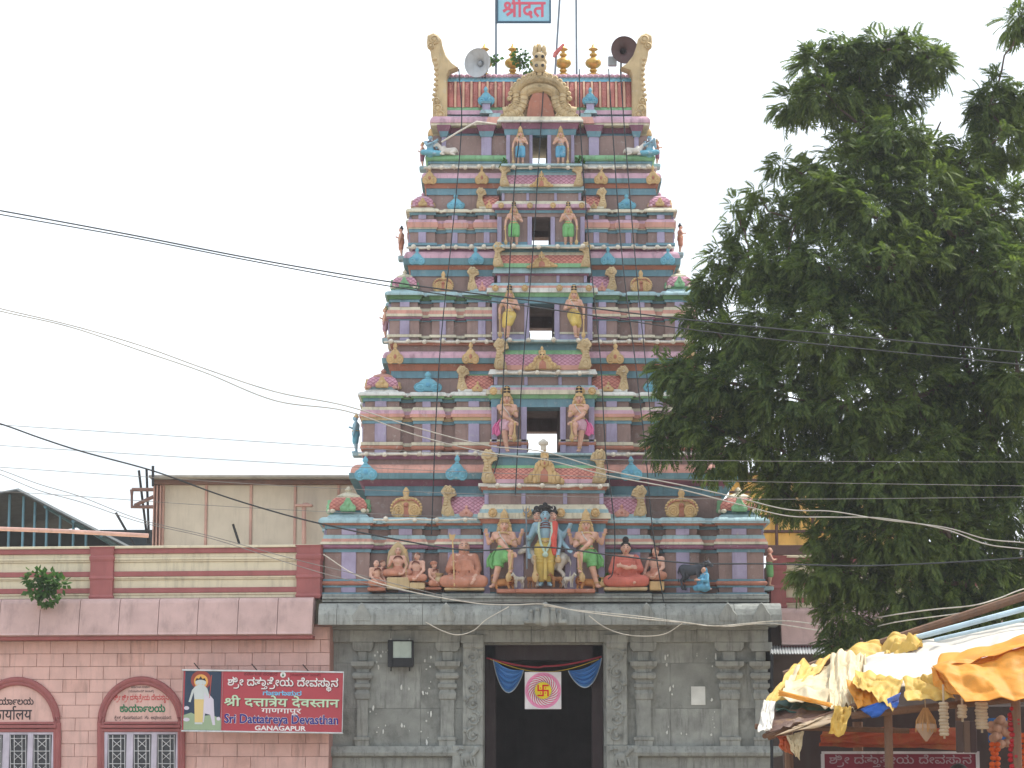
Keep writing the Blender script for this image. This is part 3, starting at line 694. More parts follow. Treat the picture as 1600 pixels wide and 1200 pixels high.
# door jambs (dark passage) and head
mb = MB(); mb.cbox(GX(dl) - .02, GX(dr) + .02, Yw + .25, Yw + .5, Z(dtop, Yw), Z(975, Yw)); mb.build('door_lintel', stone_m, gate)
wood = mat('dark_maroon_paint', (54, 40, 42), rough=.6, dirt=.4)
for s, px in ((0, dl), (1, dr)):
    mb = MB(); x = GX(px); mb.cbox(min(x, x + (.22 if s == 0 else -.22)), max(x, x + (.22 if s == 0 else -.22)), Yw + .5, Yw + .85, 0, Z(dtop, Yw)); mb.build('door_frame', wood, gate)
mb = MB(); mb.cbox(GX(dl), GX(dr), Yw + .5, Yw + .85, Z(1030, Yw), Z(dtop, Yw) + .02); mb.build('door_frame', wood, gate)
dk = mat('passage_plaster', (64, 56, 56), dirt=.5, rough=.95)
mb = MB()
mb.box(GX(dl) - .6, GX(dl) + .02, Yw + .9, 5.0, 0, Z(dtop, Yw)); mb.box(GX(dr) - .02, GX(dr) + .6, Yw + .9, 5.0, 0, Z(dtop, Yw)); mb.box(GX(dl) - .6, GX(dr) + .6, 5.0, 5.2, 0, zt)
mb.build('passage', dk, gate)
# carved door pilasters with scroll roundels
for s, (l, r) in enumerate(((723, 755), (947, 980))):
    mb = MB(); mb.cbox(GX(l), GX(r), Yw - .16, Yw + .2, Z(1165, Yw), Z(1006, Yw), .015); mb.build('carved_pilaster', stone_m, gate)
    mb = MB(); mb.cbox(GX(l - 16 if s == 0 else l), GX(r if s == 0 else r + 16), Yw - .20, Yw + .2, 0, Z(1165, Yw), .015); mb.build('carved_base', stone_m, gate)
    cxp = (l + r) / 2
    m2 = MB(); m2.cbox(GX(l - 3), GX(r + 1), Yw - .20, Yw + .2, Z(1006, Yw), Z(992, Yw), .01); m2.ring(GX(l + 3), GX(r - 3), Yw - .17, Yw + .1, [(-.03, Z(1017, Yw)), (.03, Z(1012, Yw)), (.04, Z(1006, Yw))], [0, 0, 0]); m2.build('capital', stone_m, gate)
    for k in range(6):
        py = 1026 + k * 24.5; c = P(cxp, py, Yw - .16); sg = 1 if k % 2 else -1
        pts = [c + Vector((sg * (.145 - .0075 * q) * math.cos(q * .5 + 1.5), -.012, (.145 - .0075 * q) * math.sin(q * .5 + 1.5))) for q in range(17)]
        m2 = MB(); m2.tube(pts, [.026 - .0008 * q for q in range(17)], 6); m2.ell(c + Vector((0, -.01, 0)), (.04, .03, .04), 8, 5)
        m2.ell(c + Vector((-sg * .15, -.01, .09)), (.05, .03, .05), 8, 5); m2.build('scroll_relief', stone_m, gate, True)
    c = P(cxp - (8 if s == 0 else -8), 1183, Yw - .20)
    m2 = MB(); m2.ell(c, (.16, .05, .10), 12, 8); m2.cap(c + Vector((.10, -.02, .05)), c + Vector((.17, -.03, .14)), .05, .05); m2.ell(c + Vector((.17, -.03, .15)), (.06, .05, .06))
    for q in (-.12, -.05, .06, .13): m2.cap(c + Vector((q, -.02, -.05)), c + Vector((q + .02, -.02, -.16)), .03, .02)
    m2.tube([c + Vector((-.15, -.02, .03)), c + Vector((-.21, -.02, .12)), c + Vector((-.15, -.02, .17)), c + Vector((-.08, -.02, .15))], .022); m2.build('beast_relief', stone_m, gate, True)
# wall pilasters with pot-and-cushion capitals
for l, r in ((555, 577), (686, 712), (992, 1020), (1125, 1156), (1178, 1202)):
    x0, x1 = GX(l), GX(r); c = (x0 + x1) / 2; hw = (x1 - x0) / 2
    pr = [(-.0, 1168), (.0, 1158), (.02, 1156), (.02, 1152), (-.03, 1151), (-.03, 1094), (.0, 1092), (.01, 1084), (-.03, 1078), (.02, 1074), (.02, 1069), (-.02, 1067), (-.02, 1063), (.05, 1060), (.07, 1056), (.05, 1052), (-.02, 1050), (-.01, 1046), (.08, 1041), (.09, 1034), (-.04, 1033)]
    mb = MB(); mb.ring(x0, x1, Yw - .10, Yw + .1, [(o, Z(py, Yw)) for o, py in pr], [0] * len(pr)); mb.build('pilaster', stone_m, gate)
    m2 = MB(); m2.cbox(c - hw * .65, c + hw * .65, Yw - .08, Yw + .1, Z(1033, Yw), Z(1018, Yw)); m2.build('capital_neck', stone_m, gate)
    b = [(c - hw * 1.5, Z(1004, Yw)), (c + hw * 1.5, Z(1004, Yw)), (c + hw * 1.5, Z(1012, Yw)), (c + hw * 1.2, Z(1018, Yw)), (c - hw * 1.2, Z(1018, Yw)), (c - hw * 1.5, Z(1012, Yw))]
    m2 = MB(); m2.plate(b[::-1], Yw - .12, Yw + .1, 0, .01); m2.build('capital_bracket', stone_m, gate)
# plinth mouldings
for l, r in ((512, 722), (980, 1212)):
    rbuild('plinth_moulding', GX(l), GX(r), Yw - .10, Yw + .3, ([(.0, Z(1350, Yw)), (.0, Z(1215, Yw)), (-.06, Z(1212, Yw)), (-.06, Z(1184, Yw)), (.10, Z(1181, Yw)), (.12, Z(1176, Yw)), (.06, Z(1168, Yw)), (.04, Z(1166, Yw))], [0] * 8, [stone_m]), gate)
# architrave above pilasters and the big rounded cornice, in separate stones
for a, b in zip((517, 610, 720, 830, 900, 985, 1090), (610, 720, 830, 900, 985, 1090, 1202)):
    mb = MB(); mb.cbox(GX(a) + .002, GX(b) - .002, Yw - .12, Yw + .3, Z(1004, Yw) + .002, Z(985, Yw), .01); mb.build('architrave_stone', stone_m, gate)
    mb = MB(); mb.cbox(GX(a) + .002, GX(b) - .002, Yw - .20, Yw + .3, Z(985, Yw) + .002, Z(972, Yw) + .05, .01); mb.build('architrave_stone', stone_d, gate)
cuts = (497, 526, 660, 784, 913, 1041, 1148, 1222)
for a, b in zip(cuts, cuts[1:]):
    yo = -.52; zb, ztp = Z(976, yo), Z(941, yo)
    pf = [(Yw + .3, zb + .02), (yo + .16, zb + .02), (yo + .14, zb), (yo, zb), (yo, zb + .07)] + [(yo + .30 * (1 - math.cos(t)), zb + .07 + (ztp - zb - .07) * math.sin(t)) for t in (.35, .7, 1.0, 1.3, 1.55)] + [(Yw + .3, ztp)]
    mb = MB(); mb.extx(pf, GX(a, yo, 960) + .004, GX(b, yo, 960) - .004, 0); mb.build('cornice_stone', stone_m, gate)
for px in (565, 697, 1010, 1137, 1190):
    yo = -.50; mb = MB()
    q = lambda a, b: (P(px + a, b, yo).x, Z(b, yo))
    mb.plate([q(-14, 971), q(14, 971), q(15, 962), q(9, 953), q(5, 946), q(0, 941), q(-5, 946), q(-9, 953), q(-15, 962)], yo - .03, yo + .25, 0, .02); mb.build('cornice_gable', stone_m, gate)
# carved group above the door on the cornice
mb = MB(); yo = -.56
for dx, w_, h_ in ((-22, .07, .22), (-12, .09, .26), (0, .12, .34), (12, .09, .26), (22, .07, .22)):
    c = P(852 + dx, 970, yo); mb.cap(c, c + Vector((0, 0, h_ * .6)), w_, w_ * .7); mb.ell(c + Vector((0, -.02, h_ * .85)), (w_ * .55, w_ * .55, w_ * .65))
mb.cbox(P(818, 970, yo).x, P(886, 970, yo).x, yo - .06, yo + .2, Z(975, yo), Z(968, yo), .02)
mb.build('carved_crest', stone_m, gate, True)
# three thin courses under the stucco
for k, (a, b, o) in enumerate(((941, 936.6, .02), (936.3, 932.4, .06), (932.1, 928, .0))):
    segs = (503, 640, 690, 850, 1019, 1202)
    for l, r in zip(segs, segs[1:]):
        yo = -.16 - o - (.14 if l >= 690 and r <= 1019 else 0)
        mb = MB(); mb.cbox(P(l, 935, yo).x + .002, P(r, 935, yo).x - .002, yo, 1.0, Z(a, -.16), Z(b, -.16), .008); mb.build('course_stone', stone_m, gate)
mb = MB(); mb.box(GX(505), GX(1200), .05, 5.15, zt - .02, Z(928, -.16) - .01); mb.build('tower_bed', stone_d, gate)

# paint scraps and paper on the wall
wp = mat('torn_paper', (214, 216, 212), rough=.9, dirt=.1)
mb = MB(); c = P(1091, 1087, Yw - .02)
mb.cbox(c.x - .14, c.x + .14, Yw - .025, Yw - .016, c.z - .18, c.z + .18, .004)
tag(mb.build('paper_notice', wp), 'blank pale paper notice pasted on the stone wall right of the doorway', 'notice')
sm = MB(); rr = random.Random(5)
for n in range(64):
    side = rr.random() < .55
    if side: px, py = (rr.choice((590, 668, 668, 668)) + rr.gauss(0, 5), rr.uniform(1018, 1160)) if rr.random() < .6 else (rr.uniform(590, 680), rr.choice((1022, 1072, 1138)) + rr.gauss(0, 3))
    else: px, py = (rr.choice((1042, 1115)) + rr.gauss(0, 4), rr.uniform(1024, 1150)) if rr.random() < .6 else (rr.uniform(1040, 1120), rr.choice((1026, 1145)) + rr.gauss(0, 3))
    c = P(px, py, Yw - .022); w0 = rr.uniform(.008, .03); h0 = w0 * rr.uniform(.8, 3.2); k = rr.randint(5, 7)
    pts = [(c.x + w0 * math.cos(2 * math.pi * q / k) * rr.uniform(.5, 1), c.z + h0 * math.sin(2 * math.pi * q / k) * rr.uniform(.5, 1)) for q in range(k)]
    sm.plate(pts, Yw - .024 - n * .00005, Yw - .012, 0)
o = sm.build('poster_scraps', wp, gate); o['kind'] = 'stuff'

# ================================================================== doorway hangings
sw_m = mat('blue_satin', (74, 128, 190), rough=.4, dirt=.1, bump=0)
sw_e = mat('silver_trim', (170, 180, 190), rough=.4)
for s, (xa, xb, yt0, yt1, yb2) in enumerate(((771, 818, 1031, 1047, 1082), (888, 940, 1048, 1028, 1074))):
    mb = MB(); n = 22; rows = 15; V = []
    for r_ in range(rows + 1):
        for k in range(n + 1):
            u = k / n; t = r_ / rows
            sag = math.sin(math.pi * u) ** .8
            ytop = yt0 + (yt1 - yt0) * u + 6 * math.sin(math.pi * u)
            py = ytop + t * (yb2 - ytop) * sag
            p = P(xa + (xb - xa) * u, py, Yw + .3); p.y += .035 * math.sin(t * 34) * sag - .03
            V.append(p)
    F = [(r_ * (n + 1) + k, r_ * (n + 1) + k + 1, (r_ + 1) * (n + 1) + k + 1, (r_ + 1) * (n + 1) + k) for r_ in range(rows) for k in range(n)]
    mb._add(V, F)
    o = mb.build('curtain_swag', sw_m, None, True); so_ = o.modifiers.new('s', 'SOLIDIFY'); so_.thickness = .004
    tag(o, ('left' if s == 0 else 'right') + ' blue satin swag hanging in the doorway beside the square banner', 'curtain', 'swags in the doorway')
    e = MB(); e.tube(V[-(n + 1):], .012, 5); e.build('trim', sw_e, o)
mb = MB(); pts = [P(760 + 180 * u, 1026 + 15 * math.sin(math.pi * u) + (2 if u < .5 else 0), Yw + .28) for u in [k / 24 for k in range(25)]]
mb.tube(pts, .02, 6); tag(mb.build('red_garland', mat('red_cloth', (150, 46, 60), rough=.8)), 'thin red cloth festoon strung across the top of the doorway', 'festoon')
mb = MB(); pts = [P(766 + 170 * u, 1030 + 20 * math.sin(math.pi * u), Yw + .27) for u in [k / 24 for k in range(25)]]
mb.tube(pts, .008, 6); tag(mb.build('yellow_cord', mat('yellow_cord', (200, 170, 60))), 'yellow hanging cord carrying the blue swags in the doorway', 'cord')
# square banner with the auspicious mark
ban = wthing('square_banner', 'square white banner with pink sunburst and red sacred cross in a yellow disc', 'banner', P(848, 1108, Yw + .2))
by = Yw + .2; bx0, bx1, bz0, bz1 = P(820, 1080, by).x, P(877, 1080, by).x, Z(1108, by), Z(1050, by)
mb = MB(); mb.cbox(bx0, bx1, by, by + .012, bz0, bz1, .003); mb.build('board', mat('banner_white', (226, 222, 226), dirt=.08, bump=0), ban)
bc = Vector(((bx0 + bx1) / 2, by, (bz0 + bz1) / 2)); br = (bx1 - bx0) / 2
pk = mat('banner_pink', (232, 150, 190), dirt=.05, bump=0); cr = mat('banner_crimson', (206, 40, 96), dirt=.05, bump=0); ye = mat('banner_yellow', (226, 206, 50), dirt=.05, bump=0); rd = mat('banner_red', (206, 30, 36), dirt=.02, bump=0); gn = mat('banner_green', (70, 110, 60), bump=0)
def disc(name, r0, r1, m, dy, n=40):
    mb = MB(); V = []; F = []
    for k in range(n):
        a = 2 * math.pi * k / n
        V += [bc + Vector((r0 * math.cos(a), -dy, r0 * math.sin(a))), bc + Vector((r1 * math.cos(a), -dy, r1 * math.sin(a)))]
    for k in range(n): j = (k + 1) % n; F.append((2 * k, 2 * k + 1, 2 * j + 1, 2 * j))
    mb._add(V, F); mb.build(name, m, ban)
disc('outer_ring', br * .80, br * .98, pk, .003)
def petals(nm, m, dy, r0, r1, n, wd, ph):
    mb = MB()
    for k in range(n):
        a0 = 2 * math.pi * k / n + ph; A = []; Bp = []
        for q in range(7):
            t = q / 6; r = r0 + (r1 - r0) * t; a = a0 + 1.0 * t; h = wd * math.sin(math.pi * min(1, .12 + .88 * t)) + .002
            A.append(bc + Vector((r * math.cos(a - h / r), -dy, r * math.sin(a - h / r)))); Bp.append(bc + Vector((r * math.cos(a + h / r), -dy, r * math.sin(a + h / r))))
        V = A + Bp; mb._add(V, [(q, q + 1, 7 + q + 1, 7 + q) for q in range(6)])
    mb.build(nm, m, ban)
petals('pink_rays', cr, .005, br * .42, br * .92, 22, br * .032, 0)
petals('green_rays', gn, .006, br * .40, br * .56, 22, br * .018, .14)
disc('disc', .001, br * .46, ye, .008)
sw = MB(); a = br * .27; tk = br * .042
def bar(x0, z0, x1, z1): sw.box(bc.x + min(x0, x1) - tk, bc.x + max(x0, x1) + tk, by - .0125, by - .0105, bc.z + min(z0, z1) - tk, bc.z + max(z0, z1) + tk)
bar(0, -a, 0, a); sw.box(bc.x - a - tk, bc.x - tk, by - .0125, by - .0105, bc.z - tk, bc.z + tk); sw.box(bc.x + tk, bc.x + a + tk, by - .0125, by - .0105, bc.z - tk, bc.z + tk)
def seg(x0, x1, z0, z1): sw.box(bc.x + x0, bc.x + x1, by - .0125, by - .0105, bc.z + z0, bc.z + z1)
seg(tk, a + tk, a - tk, a + tk); seg(-a - tk, -tk, -a - tk, -a + tk); seg(-a - tk, -a + tk, tk, a + tk); seg(a - tk, a + tk, -a - tk, -tk)
sw.build('sacred_mark', rd, ban)
sw = MB()
for sx in (-1, 1):
    for sz in (-1, 1): sw.ell((bc.x + sx * a * .5, by - .011, bc.z + sz * a * .5), (tk * .8, .003, tk * .8), 8, 4)
sw.build('dots', rd, ban)

# ================================================================== floodlight and loudspeakers
blk = mat('black_metal', (34, 36, 40), rough=.5, dirt=.2)
fl = wthing('floodlight', 'black square floodlight fixed to the stained stone wall left of the doorway', 'floodlight', P(627, 1040, Yw - .2))
yo = Yw - .28
mb = MB(); mb.cbox(P(606, 1020, yo).x, P(646, 1020, yo).x, yo + .05, yo + .22, Z(1042, yo), Z(1000, yo), .02); mb.build('housing', blk, fl)
mb = MB()
for a, b, c, d in ((606, 614, 1000, 1042), (643, 646, 1000, 1042), (614, 643, 1000, 1002), (614, 643, 1028, 1042)): mb.cbox(P(a, 1020, yo).x, P(b, 1020, yo).x, yo - .02, yo + .06, Z(d, yo), Z(c, yo), .004)
mb.build('bezel', blk, fl)
gl = mat('lamp_glass', (176, 190, 180), rough=.12, dirt=.3, bump=0, spec=.6)
mb = MB(); mb.cbox(P(614, 1020, yo).x, P(643, 1020, yo).x, yo + .01, yo + .06, Z(1028, yo), Z(1002, yo), .004); mb.build('glass', gl, fl)
mb = MB()
for px in (611, 640): mb.tube([P(px, 1034, yo + .2), P(px, 1048, yo + .2), P(px, 1048, Yw)], .012)
mb.build('bracket', blk, fl)
for px in (611, 640): 
    mb = MB(); mb.ell(P(px, 999, yo), (.02, .02, .02), 8, 5); mb.build('bolt', mat('zinc', (190, 192, 190), metal=.6, rough=.4), fl)
def speaker(px, py, r, Y, aim, outer, inner, label):
    t = thing('horn_loudspeaker', label, 'loudspeaker', P(px, py, Y)); rr_ = r / PXM(py, Y)
    t.rotation_euler = aim
    mb = MB(); mb.lathe([(.06, .95), (.10, .9), (.14, .7), (.22, .45), (.42, .25), (.72, .1), (.96, .02), (1.0, -.03), (1.0, .0), (.94, .05), (.70, .14), (.40, .30), (.19, .5), (.06, .62)], (0, 0, 0), 28)
    mb.v = [(x * rr_, z * rr_, y * rr_) for x, y, z in mb.v]     # mouth towards -y
    mb.build('bell', [outer], t, True)
    mb = MB(); mb.lathe([(.02, .25), (.16, .3), (.19, .4), (.19, .55)], (0, 0, 0), 16); mb.v = [(x * rr_, z * rr_, y * rr_) for x, y, z in mb.v]; mb.build('reflector_core', [inner], t, True)
    mb = MB(); mb.lathe([(.20, .9), (.22, .95), (.22, 1.3), (.18, 1.36)], (0, 0, 0), 16); mb.v = [(x * rr_, z * rr_, y * rr_) for x, y, z in mb.v]; mb.build('driver', [outer], t, True)
    mb = MB(); mb.tube([(0, rr_ * 1.0, -rr_ * .2), (0, rr_ * 1.0, -rr_ * 2.0)], .02); mb.build('bracket', blk, t)
    return t
speaker(746, 98, 23, YR - .05, (R(6), 0, R(-28)), mat('speaker_grey', (176, 180, 184), rough=.5), mat('speaker_grey_in', (150, 156, 162), rough=.5), 'pale grey horn loudspeaker on the left of the tower roof')
speaker(976, 78, 22, YR + .1, (R(4), 0, R(12)), mat('speaker_brown', (92, 70, 70), rough=.6, dirt=.4), mat('speaker_dark', (34, 28, 30)), 'dark rusty horn loudspeaker on the right of the tower roof')
mb = MB(); c = P(957, 94, YR + .2); mb.cbox(c.x - .09, c.x + .09, c.y, c.y + .12, c.z - .11, c.z + .09, .01)
tag(mb.build('junction_box', mat('box_grey', (150, 154, 158))), 'small grey metal box beside the dark loudspeaker on the roof', 'box')
# poles above the roof
for (pts, r, lab, n) in (([(901, 118), (900, -40)], .022, 'thin straight mast right of the hanging board on the roof', 'mast'), ([(867, 118), (877, -40)], .022, 'thin leaning mast tied beside the gilded finials', 'mast'), ([(775, 118), (775, -40)], .024, 'thin mast carrying the left edge of the blue board', 'mast')):
    mb = MB(); mb.tube([P(a, b, YR + .5) for a, b in pts], r, 8); tag(mb.build('mast', mat('mast_steel', (120, 130, 140), rough=.5, metal=.3)), lab, n, 'masts on the tower roof')
# cloth knot on the leaning mast
mb = MB(); mb.cap(P(868, 84, YR + .45), P(880, 70, YR + .4), .05, .03); mb.cap(P(868, 84, YR + .45), P(866, 88, YR + .42), .05, .03)
tag(mb.build('cloth_knot', mat('faded_pink_cloth', (206, 120, 116)), None, True), 'faded pink cloth tied to the leaning mast', 'cloth')
# straps

# ================================================================== figures
VOX = .0125
def remeshed(o, vox, it=3):
    m = o.modifiers.new('voxel', 'REMESH'); m.mode = 'VOXEL'; m.voxel_size = vox; m.use_smooth_shade = True
    s = o.modifiers.new('smooth', 'SMOOTH'); s.factor = .5; s.iterations = it
STAND = dict(pel=(0, 0, .51), wai=(0, 0, .60), che=(0, 0, .72), nek=(0, 0, .83), hed=(0, -.012, .915),
             shL=(-.125, 0, .785), elL=(-.175, .01, .63), haL=(-.17, -.05, .49), shR=(.125, 0, .785), elR=(.175, .01, .63), haR=(.17, -.05, .49),
             hiL=(-.06, 0, .5), knL=(-.07, -.015, .28), anL=(-.07, .015, .05), toL=(-.085, -.085, .018),
             hiR=(.06, 0, .5), knR=(.07, -.015, .28), anR=(.07, .015, .05), toR=(.085, -.085, .018))
def mirror(J):
    out = {}
    for k, v in J.items():
        k2 = k[:-1] + {'L': 'R', 'R': 'L'}[k[-1]] if k[-1] in 'LR' and k not in ('pel',) else k
        out[k2] = (-v[0], v[1], v[2])
    return out
def hand(mb, e, h, r=.019, side=1):
    e = Vector(e); h = Vector(h); d = (h - e).normalized(); s = d.cross(Vector((0, 1, 0)))
    if s.length < .1: s = Vector((1, 0, 0))
    s.normalize()
    pc = h + d * .022
    mb.cap(h, pc + d * .01, r, r * 1.05, 8)
    for i, (o, l) in enumerate(((-.024, .036), (-.008, .045), (.008, .042), (.024, .03))):
        b = pc + d * .014 + s * o; m = b + d * l * .55; t = m + d * l * .5 + Vector((0, -.012, -.004))
        mb.cap(b, m, .0095, .009, 6); mb.cap(m, t, .009, .0075, 6)
    tb = h + d * .006 - s * .02 * side; mb.cap(tb, tb - s * .022 * side + d * .02, .010, .0085, 6)
def body_mesh(J, belly=1.0, arms=None, female=False):
    mb = MB(); V = Vector
    p, wa, ch, nk, hd = (V(J[k]) for k in ('pel', 'wai', 'che', 'nek', 'hed'))
    mb.cap(p, wa, .098, .083 * belly, 14); mb.cap(wa, ch, .083 * belly, .10, 14)
    mb.ell(ch + V((0, -.012, .0)), (.118, .078, .085), 14, 10); mb.cap(V(J['shL']) + V((.03, 0, 0)), V(J['shR']) - V((.03, 0, 0)), .052, .052, 10)
    mb.cap(ch + V((0, .01, .05)), nk, .05, .036, 10); mb.cap(nk, hd - V((0, 0, .02)), .034, .036, 10)
    mb.ell(hd, (.058, .066, .078), 14, 10); mb.ell(hd + V((0, -.022, -.043)), (.038, .040, .034), 10, 8)
    mb.cap(hd + V((0, -.062, .012)), hd + V((0, -.077, -.018)), .008, .0135, 8); mb.ell(hd + V((0, -.060, -.042)), (.018, .010, .010), 8, 6)
    for s in (-1, 1): mb.ell(hd + V((s * .060, .005, -.005)), (.012, .018, .024), 8, 6); mb.ell(hd + V((s * .024, -.058, .026)), (.020, .010, .007), 8, 5)
    AR = [('shL', 'elL', 'haL', -1), ('shR', 'elR', 'haR', 1)] 
    for a, b, c, s in AR:
        mb.ell(J[a], (.05, .05, .05), 10, 8); mb.cap(J[a], J[b], .044, .035, 10); mb.cap(J[b], J[c], .036, .023, 10); hand(mb, J[b], J[c], side=s)
    for (a, b, c) in (arms or []):
        mb.cap(a, b, .042, .033, 10); mb.cap(b, c, .034, .022, 10); hand(mb, b, c, side=1 if c[0] > 0 else -1)
    for q in 'LR':
        mb.cap(J['hi' + q], J['kn' + q], .070, .050, 12); mb.cap(J['kn' + q], J['an' + q], .050, .030, 12)
        k = V(J['kn' + q]); a = V(J['an' + q]); mb.ell(k.lerp(a, .32) + V((0, .012, 0)), (.043, .045, .07), 10, 8)
        t = V(J['to' + q]); mb.cap(a - V((0, -.012, .018)), t, .029, .022, 10); d = (t - a); d.z = 0; d = d.normalized() if d.length > .01 else V((0, -1, 0)); sd = d.cross(V((0, 0, 1)))
        for i in range(5): mb.cap(t + sd * (.018 - .009 * i), t + sd * (.018 - .009 * i) + d * (.026 - .003 * i), .0085, .0075, 6)
    return mb
def torus(mb, c, r, t, M=None, n=18, mi=0, sy=1.0, dz=0.0):
    pts = []
    for k in range(n):
        a = 2 * math.pi * k / n; v = Vector((r * math.cos(a), r * math.sin(a) * sy, dz * math.sin(a)))
        if M is not None: v = M @ v
        pts.append(Vector(c) + v)
    mb.tube(pts, t, 6, mi, True)
def along(a, b): return (Vector(b) - Vector(a)).to_track_quat('Z', 'Y').to_matrix()
def face(t, hd, sc=1.0, dark='black'):
    V = Vector; hd = V(hd)
    for s in (-1, 1):
        mb = MB(); mb.ell(hd + V((s * .0235, -.0625, .008)), (.0115, .006, .005), 10, 6, 0); mb.ell(hd + V((s * .0235, -.0685, .008)), (.006, .003, .006), 8, 5, 1)
        mb.tube([hd + V((s * (.010 + .011 * q), -.066 + .006 * q, .028 + .005 * math.sin(q * 1.2))) for q in range(4)], .0032, 5, 1)
        mb.build('eye', ['gwhite', dark], t)
    mb = MB(); mb.ell(hd + V((0, -.0695, -.042)), (.017, .006, .0065), 10, 6); mb.build('mouth', mat('paint_lips', (176, 70, 70)), t)
def crown(t, hd, h=.19, m='gold', dome='black', kind=0):
    hd = Vector(hd); mb = MB()
    if kind == 0:
        mb.lathe([(.066, 0), (.070, .012), (.066, .03), (.070, .034), (.064, .06), (.067, .07), (.056, .105), (.060, .115), (.046, .15), (.03, .17), (.02, .19), (.004, .21)], hd + Vector((0, .004, .042)), 16, 0, sy=1.05)
        for k in range(7): a = -math.pi / 2 + (k - 3) * .38; mb.ell(hd + Vector((.068 * math.cos(a), .004 + .07 * math.sin(a), .075)), (.014, .012, .02), 7, 5)
        mb.build('crown', [m], t, True)
    else:
        mb.lathe([(.064, 0), (.068, .012), (.064, .03), (.056, .06), (.058, .09), (.052, .14), (.052, .16), (.03, .185), (.004, .19)], hd + Vector((0, .006, .042)), 16, [0, 0, 0, 1, 1, 1, 1, 1], sy=1.05)
        for z in (.05, .10, .15): mb.ell(hd + Vector((0, -.055, .042 + z)), (.022, .014, .02), 8, 5, 0)
        torus(mb, hd + Vector((0, .006, .042 + .10)), .058, .007, mi=0); torus(mb, hd + Vector((0, .006, .042 + .155)), .053, .007, mi=0)
        mb.build('crown', [m, dome], t, True)
def jewels(t, J, arms=(), m='gold', anklets=True, sash=True):
    V = Vector; mb = MB(); nk = V(J['nek'])
    torus(mb, nk + V((0, -.012, -.028)), .058, .010, sy=.9, dz=-.012); torus(mb, nk + V((0, -.022, -.06)), .082, .009, sy=.85, dz=-.035)
    for a, b, c in [('shL', 'elL', 'haL'), ('shR', 'elR', 'haR')]:
        A, B_, C_ = V(J[a]), V(J[b]), V(J[c]); torus(mb, A.lerp(B_, .55), .044, .008, along(A, B_)); torus(mb, B_.lerp(C_, .88), .028, .008, along(B_, C_))
    for A, B_, C_ in arms: A, B_, C_ = V(A), V(B_), V(C_); torus(mb, A.lerp(B_, .6), .042, .008, along(A, B_)); torus(mb, B_.lerp(C_, .88), .027, .008, along(B_, C_))
    if anklets:
        for q in 'LR': A, B_ = V(J['kn' + q]), V(J['an' + q]); torus(mb, A.lerp(B_, .86), .038, .008, along(A, B_))
    mb.build('jewellery', [m], t, True)
    if sash:
        c = V(J['che']); p = V(J['pel']); mb = MB()
        pts = [V(J['shL']).lerp(V(J['nek']), .45) + V((0, -.05, .02)), c + V((-.045, -.095, .03)), c + V((.02, -.10, -.05)), V(J['wai']) + V((.07, -.065, -.02)), V(J['wai']) + V((.09, .0, -.03))]
        mb.tube(pts, .008, 6); mb.build('sacred_thread', 'gwhite', t)
def halo_hair(t, hd, m='gold', r=1.0):
    hd = Vector(hd); mb = MB()
    mb.ell(hd + Vector((0, .028, .0)), (.088 * r, .055, .088 * r), 14, 10)
    for s in (-1, 1):
        for k in range(6): a = -1.0 + k * .42; mb.ell(hd + Vector((s * .085 * r * math.cos(a), .022, -.012 + .085 * r * math.sin(a))), (.025, .028, .022), 8, 6)
        mb.cap(hd + Vector((s * .085, .02, -.04)), hd + Vector((s * .105, .01, -.105)), .028, .016, 8)
    o = mb.build('hair', [m], t, True)
def dhoti(t, J, m, reach=.7, fl=1.25, vox=None, scale=1.0, sash=None):
    V = Vector; mb = MB()
    mb.cap(V(J['pel']) + V((0, 0, -.02)), V(J['wai']) + V((0, 0, -.015)), .110, .096, 14)
    for q in 'LR':
        h, k, a = V(J['hi' + q]), V(J['kn' + q]), V(J['an' + q])
        if reach <= 1: e = h.lerp(k, reach); mb.cap(h, e, .088, .070 * fl, 12)
        else: e = k.lerp(a, reach - 1); mb.cap(h, k, .086, .070 * fl, 12); mb.cap(k, e, .070 * fl, .062 * fl, 12)
        for i in range(5):                          # raised pleats
            u = .15 + .17 * i; p0 = h.lerp(k, u); d = along(h, k); torus(mb, p0, .086 - .01 * u, .006, d)
    o = mb.build('garment', [m], t); remeshed(o, VOX * scale, 2)
    mb = MB(); torus(mb, V(J['wai']) + V((0, 0, -.02)), .098, .014, sy=.95)
    mb.ell(V(J['wai']) + V((0, -.10, -.025)), (.026, .016, .022), 10, 6)
    mb.build('belt', ['gold'], t, True)
    if sash:
        s, mm = sash; mb = MB(); w0 = V(J['wai'])
        n = 9; Vv = []
        for i in range(n + 1):
            u = i / n
            for k in range(7):
                v = k / 6 - .5
                Vv.append((s * (.10 + .085 * math.sin(u * 2.0) + v * (.06 + .09 * u)), .015 + .015 * math.sin(k * 2.4 + u * 5), .56 - .26 * u + .02 * math.cos(k * 1.3)))
        mb._add(Vv, [(i * 7 + k, i * 7 + k + 1, (i + 1) * 7 + k + 1, (i + 1) * 7 + k) for i in range(n) for k in range(6)])
        o = mb.build('sash', [mm], t, True); q = o.modifiers.new('s', 'SOLIDIFY'); q.thickness = .022
def club(t, top, bot, m='gold'):
    top = Vector(top); bot = Vector(bot); mb = MB(); q = along(bot, top); L = (top - bot).length
    tm = MB(); tm.lathe([(.012, 0), (.036, .03), (.046, .07), (.036, .11), (.02, .14), (.016, .2), (.013, L * .8), (.02, L * .9), (.026, L * .95), (.008, L)], (0, 0, 0), 12)
    mb.v = [tuple(bot + q @ Vector(v)) for v in tm.v]; mb.f = tm.f; mb.m = tm.m; mb.build('club', [m], t, True)
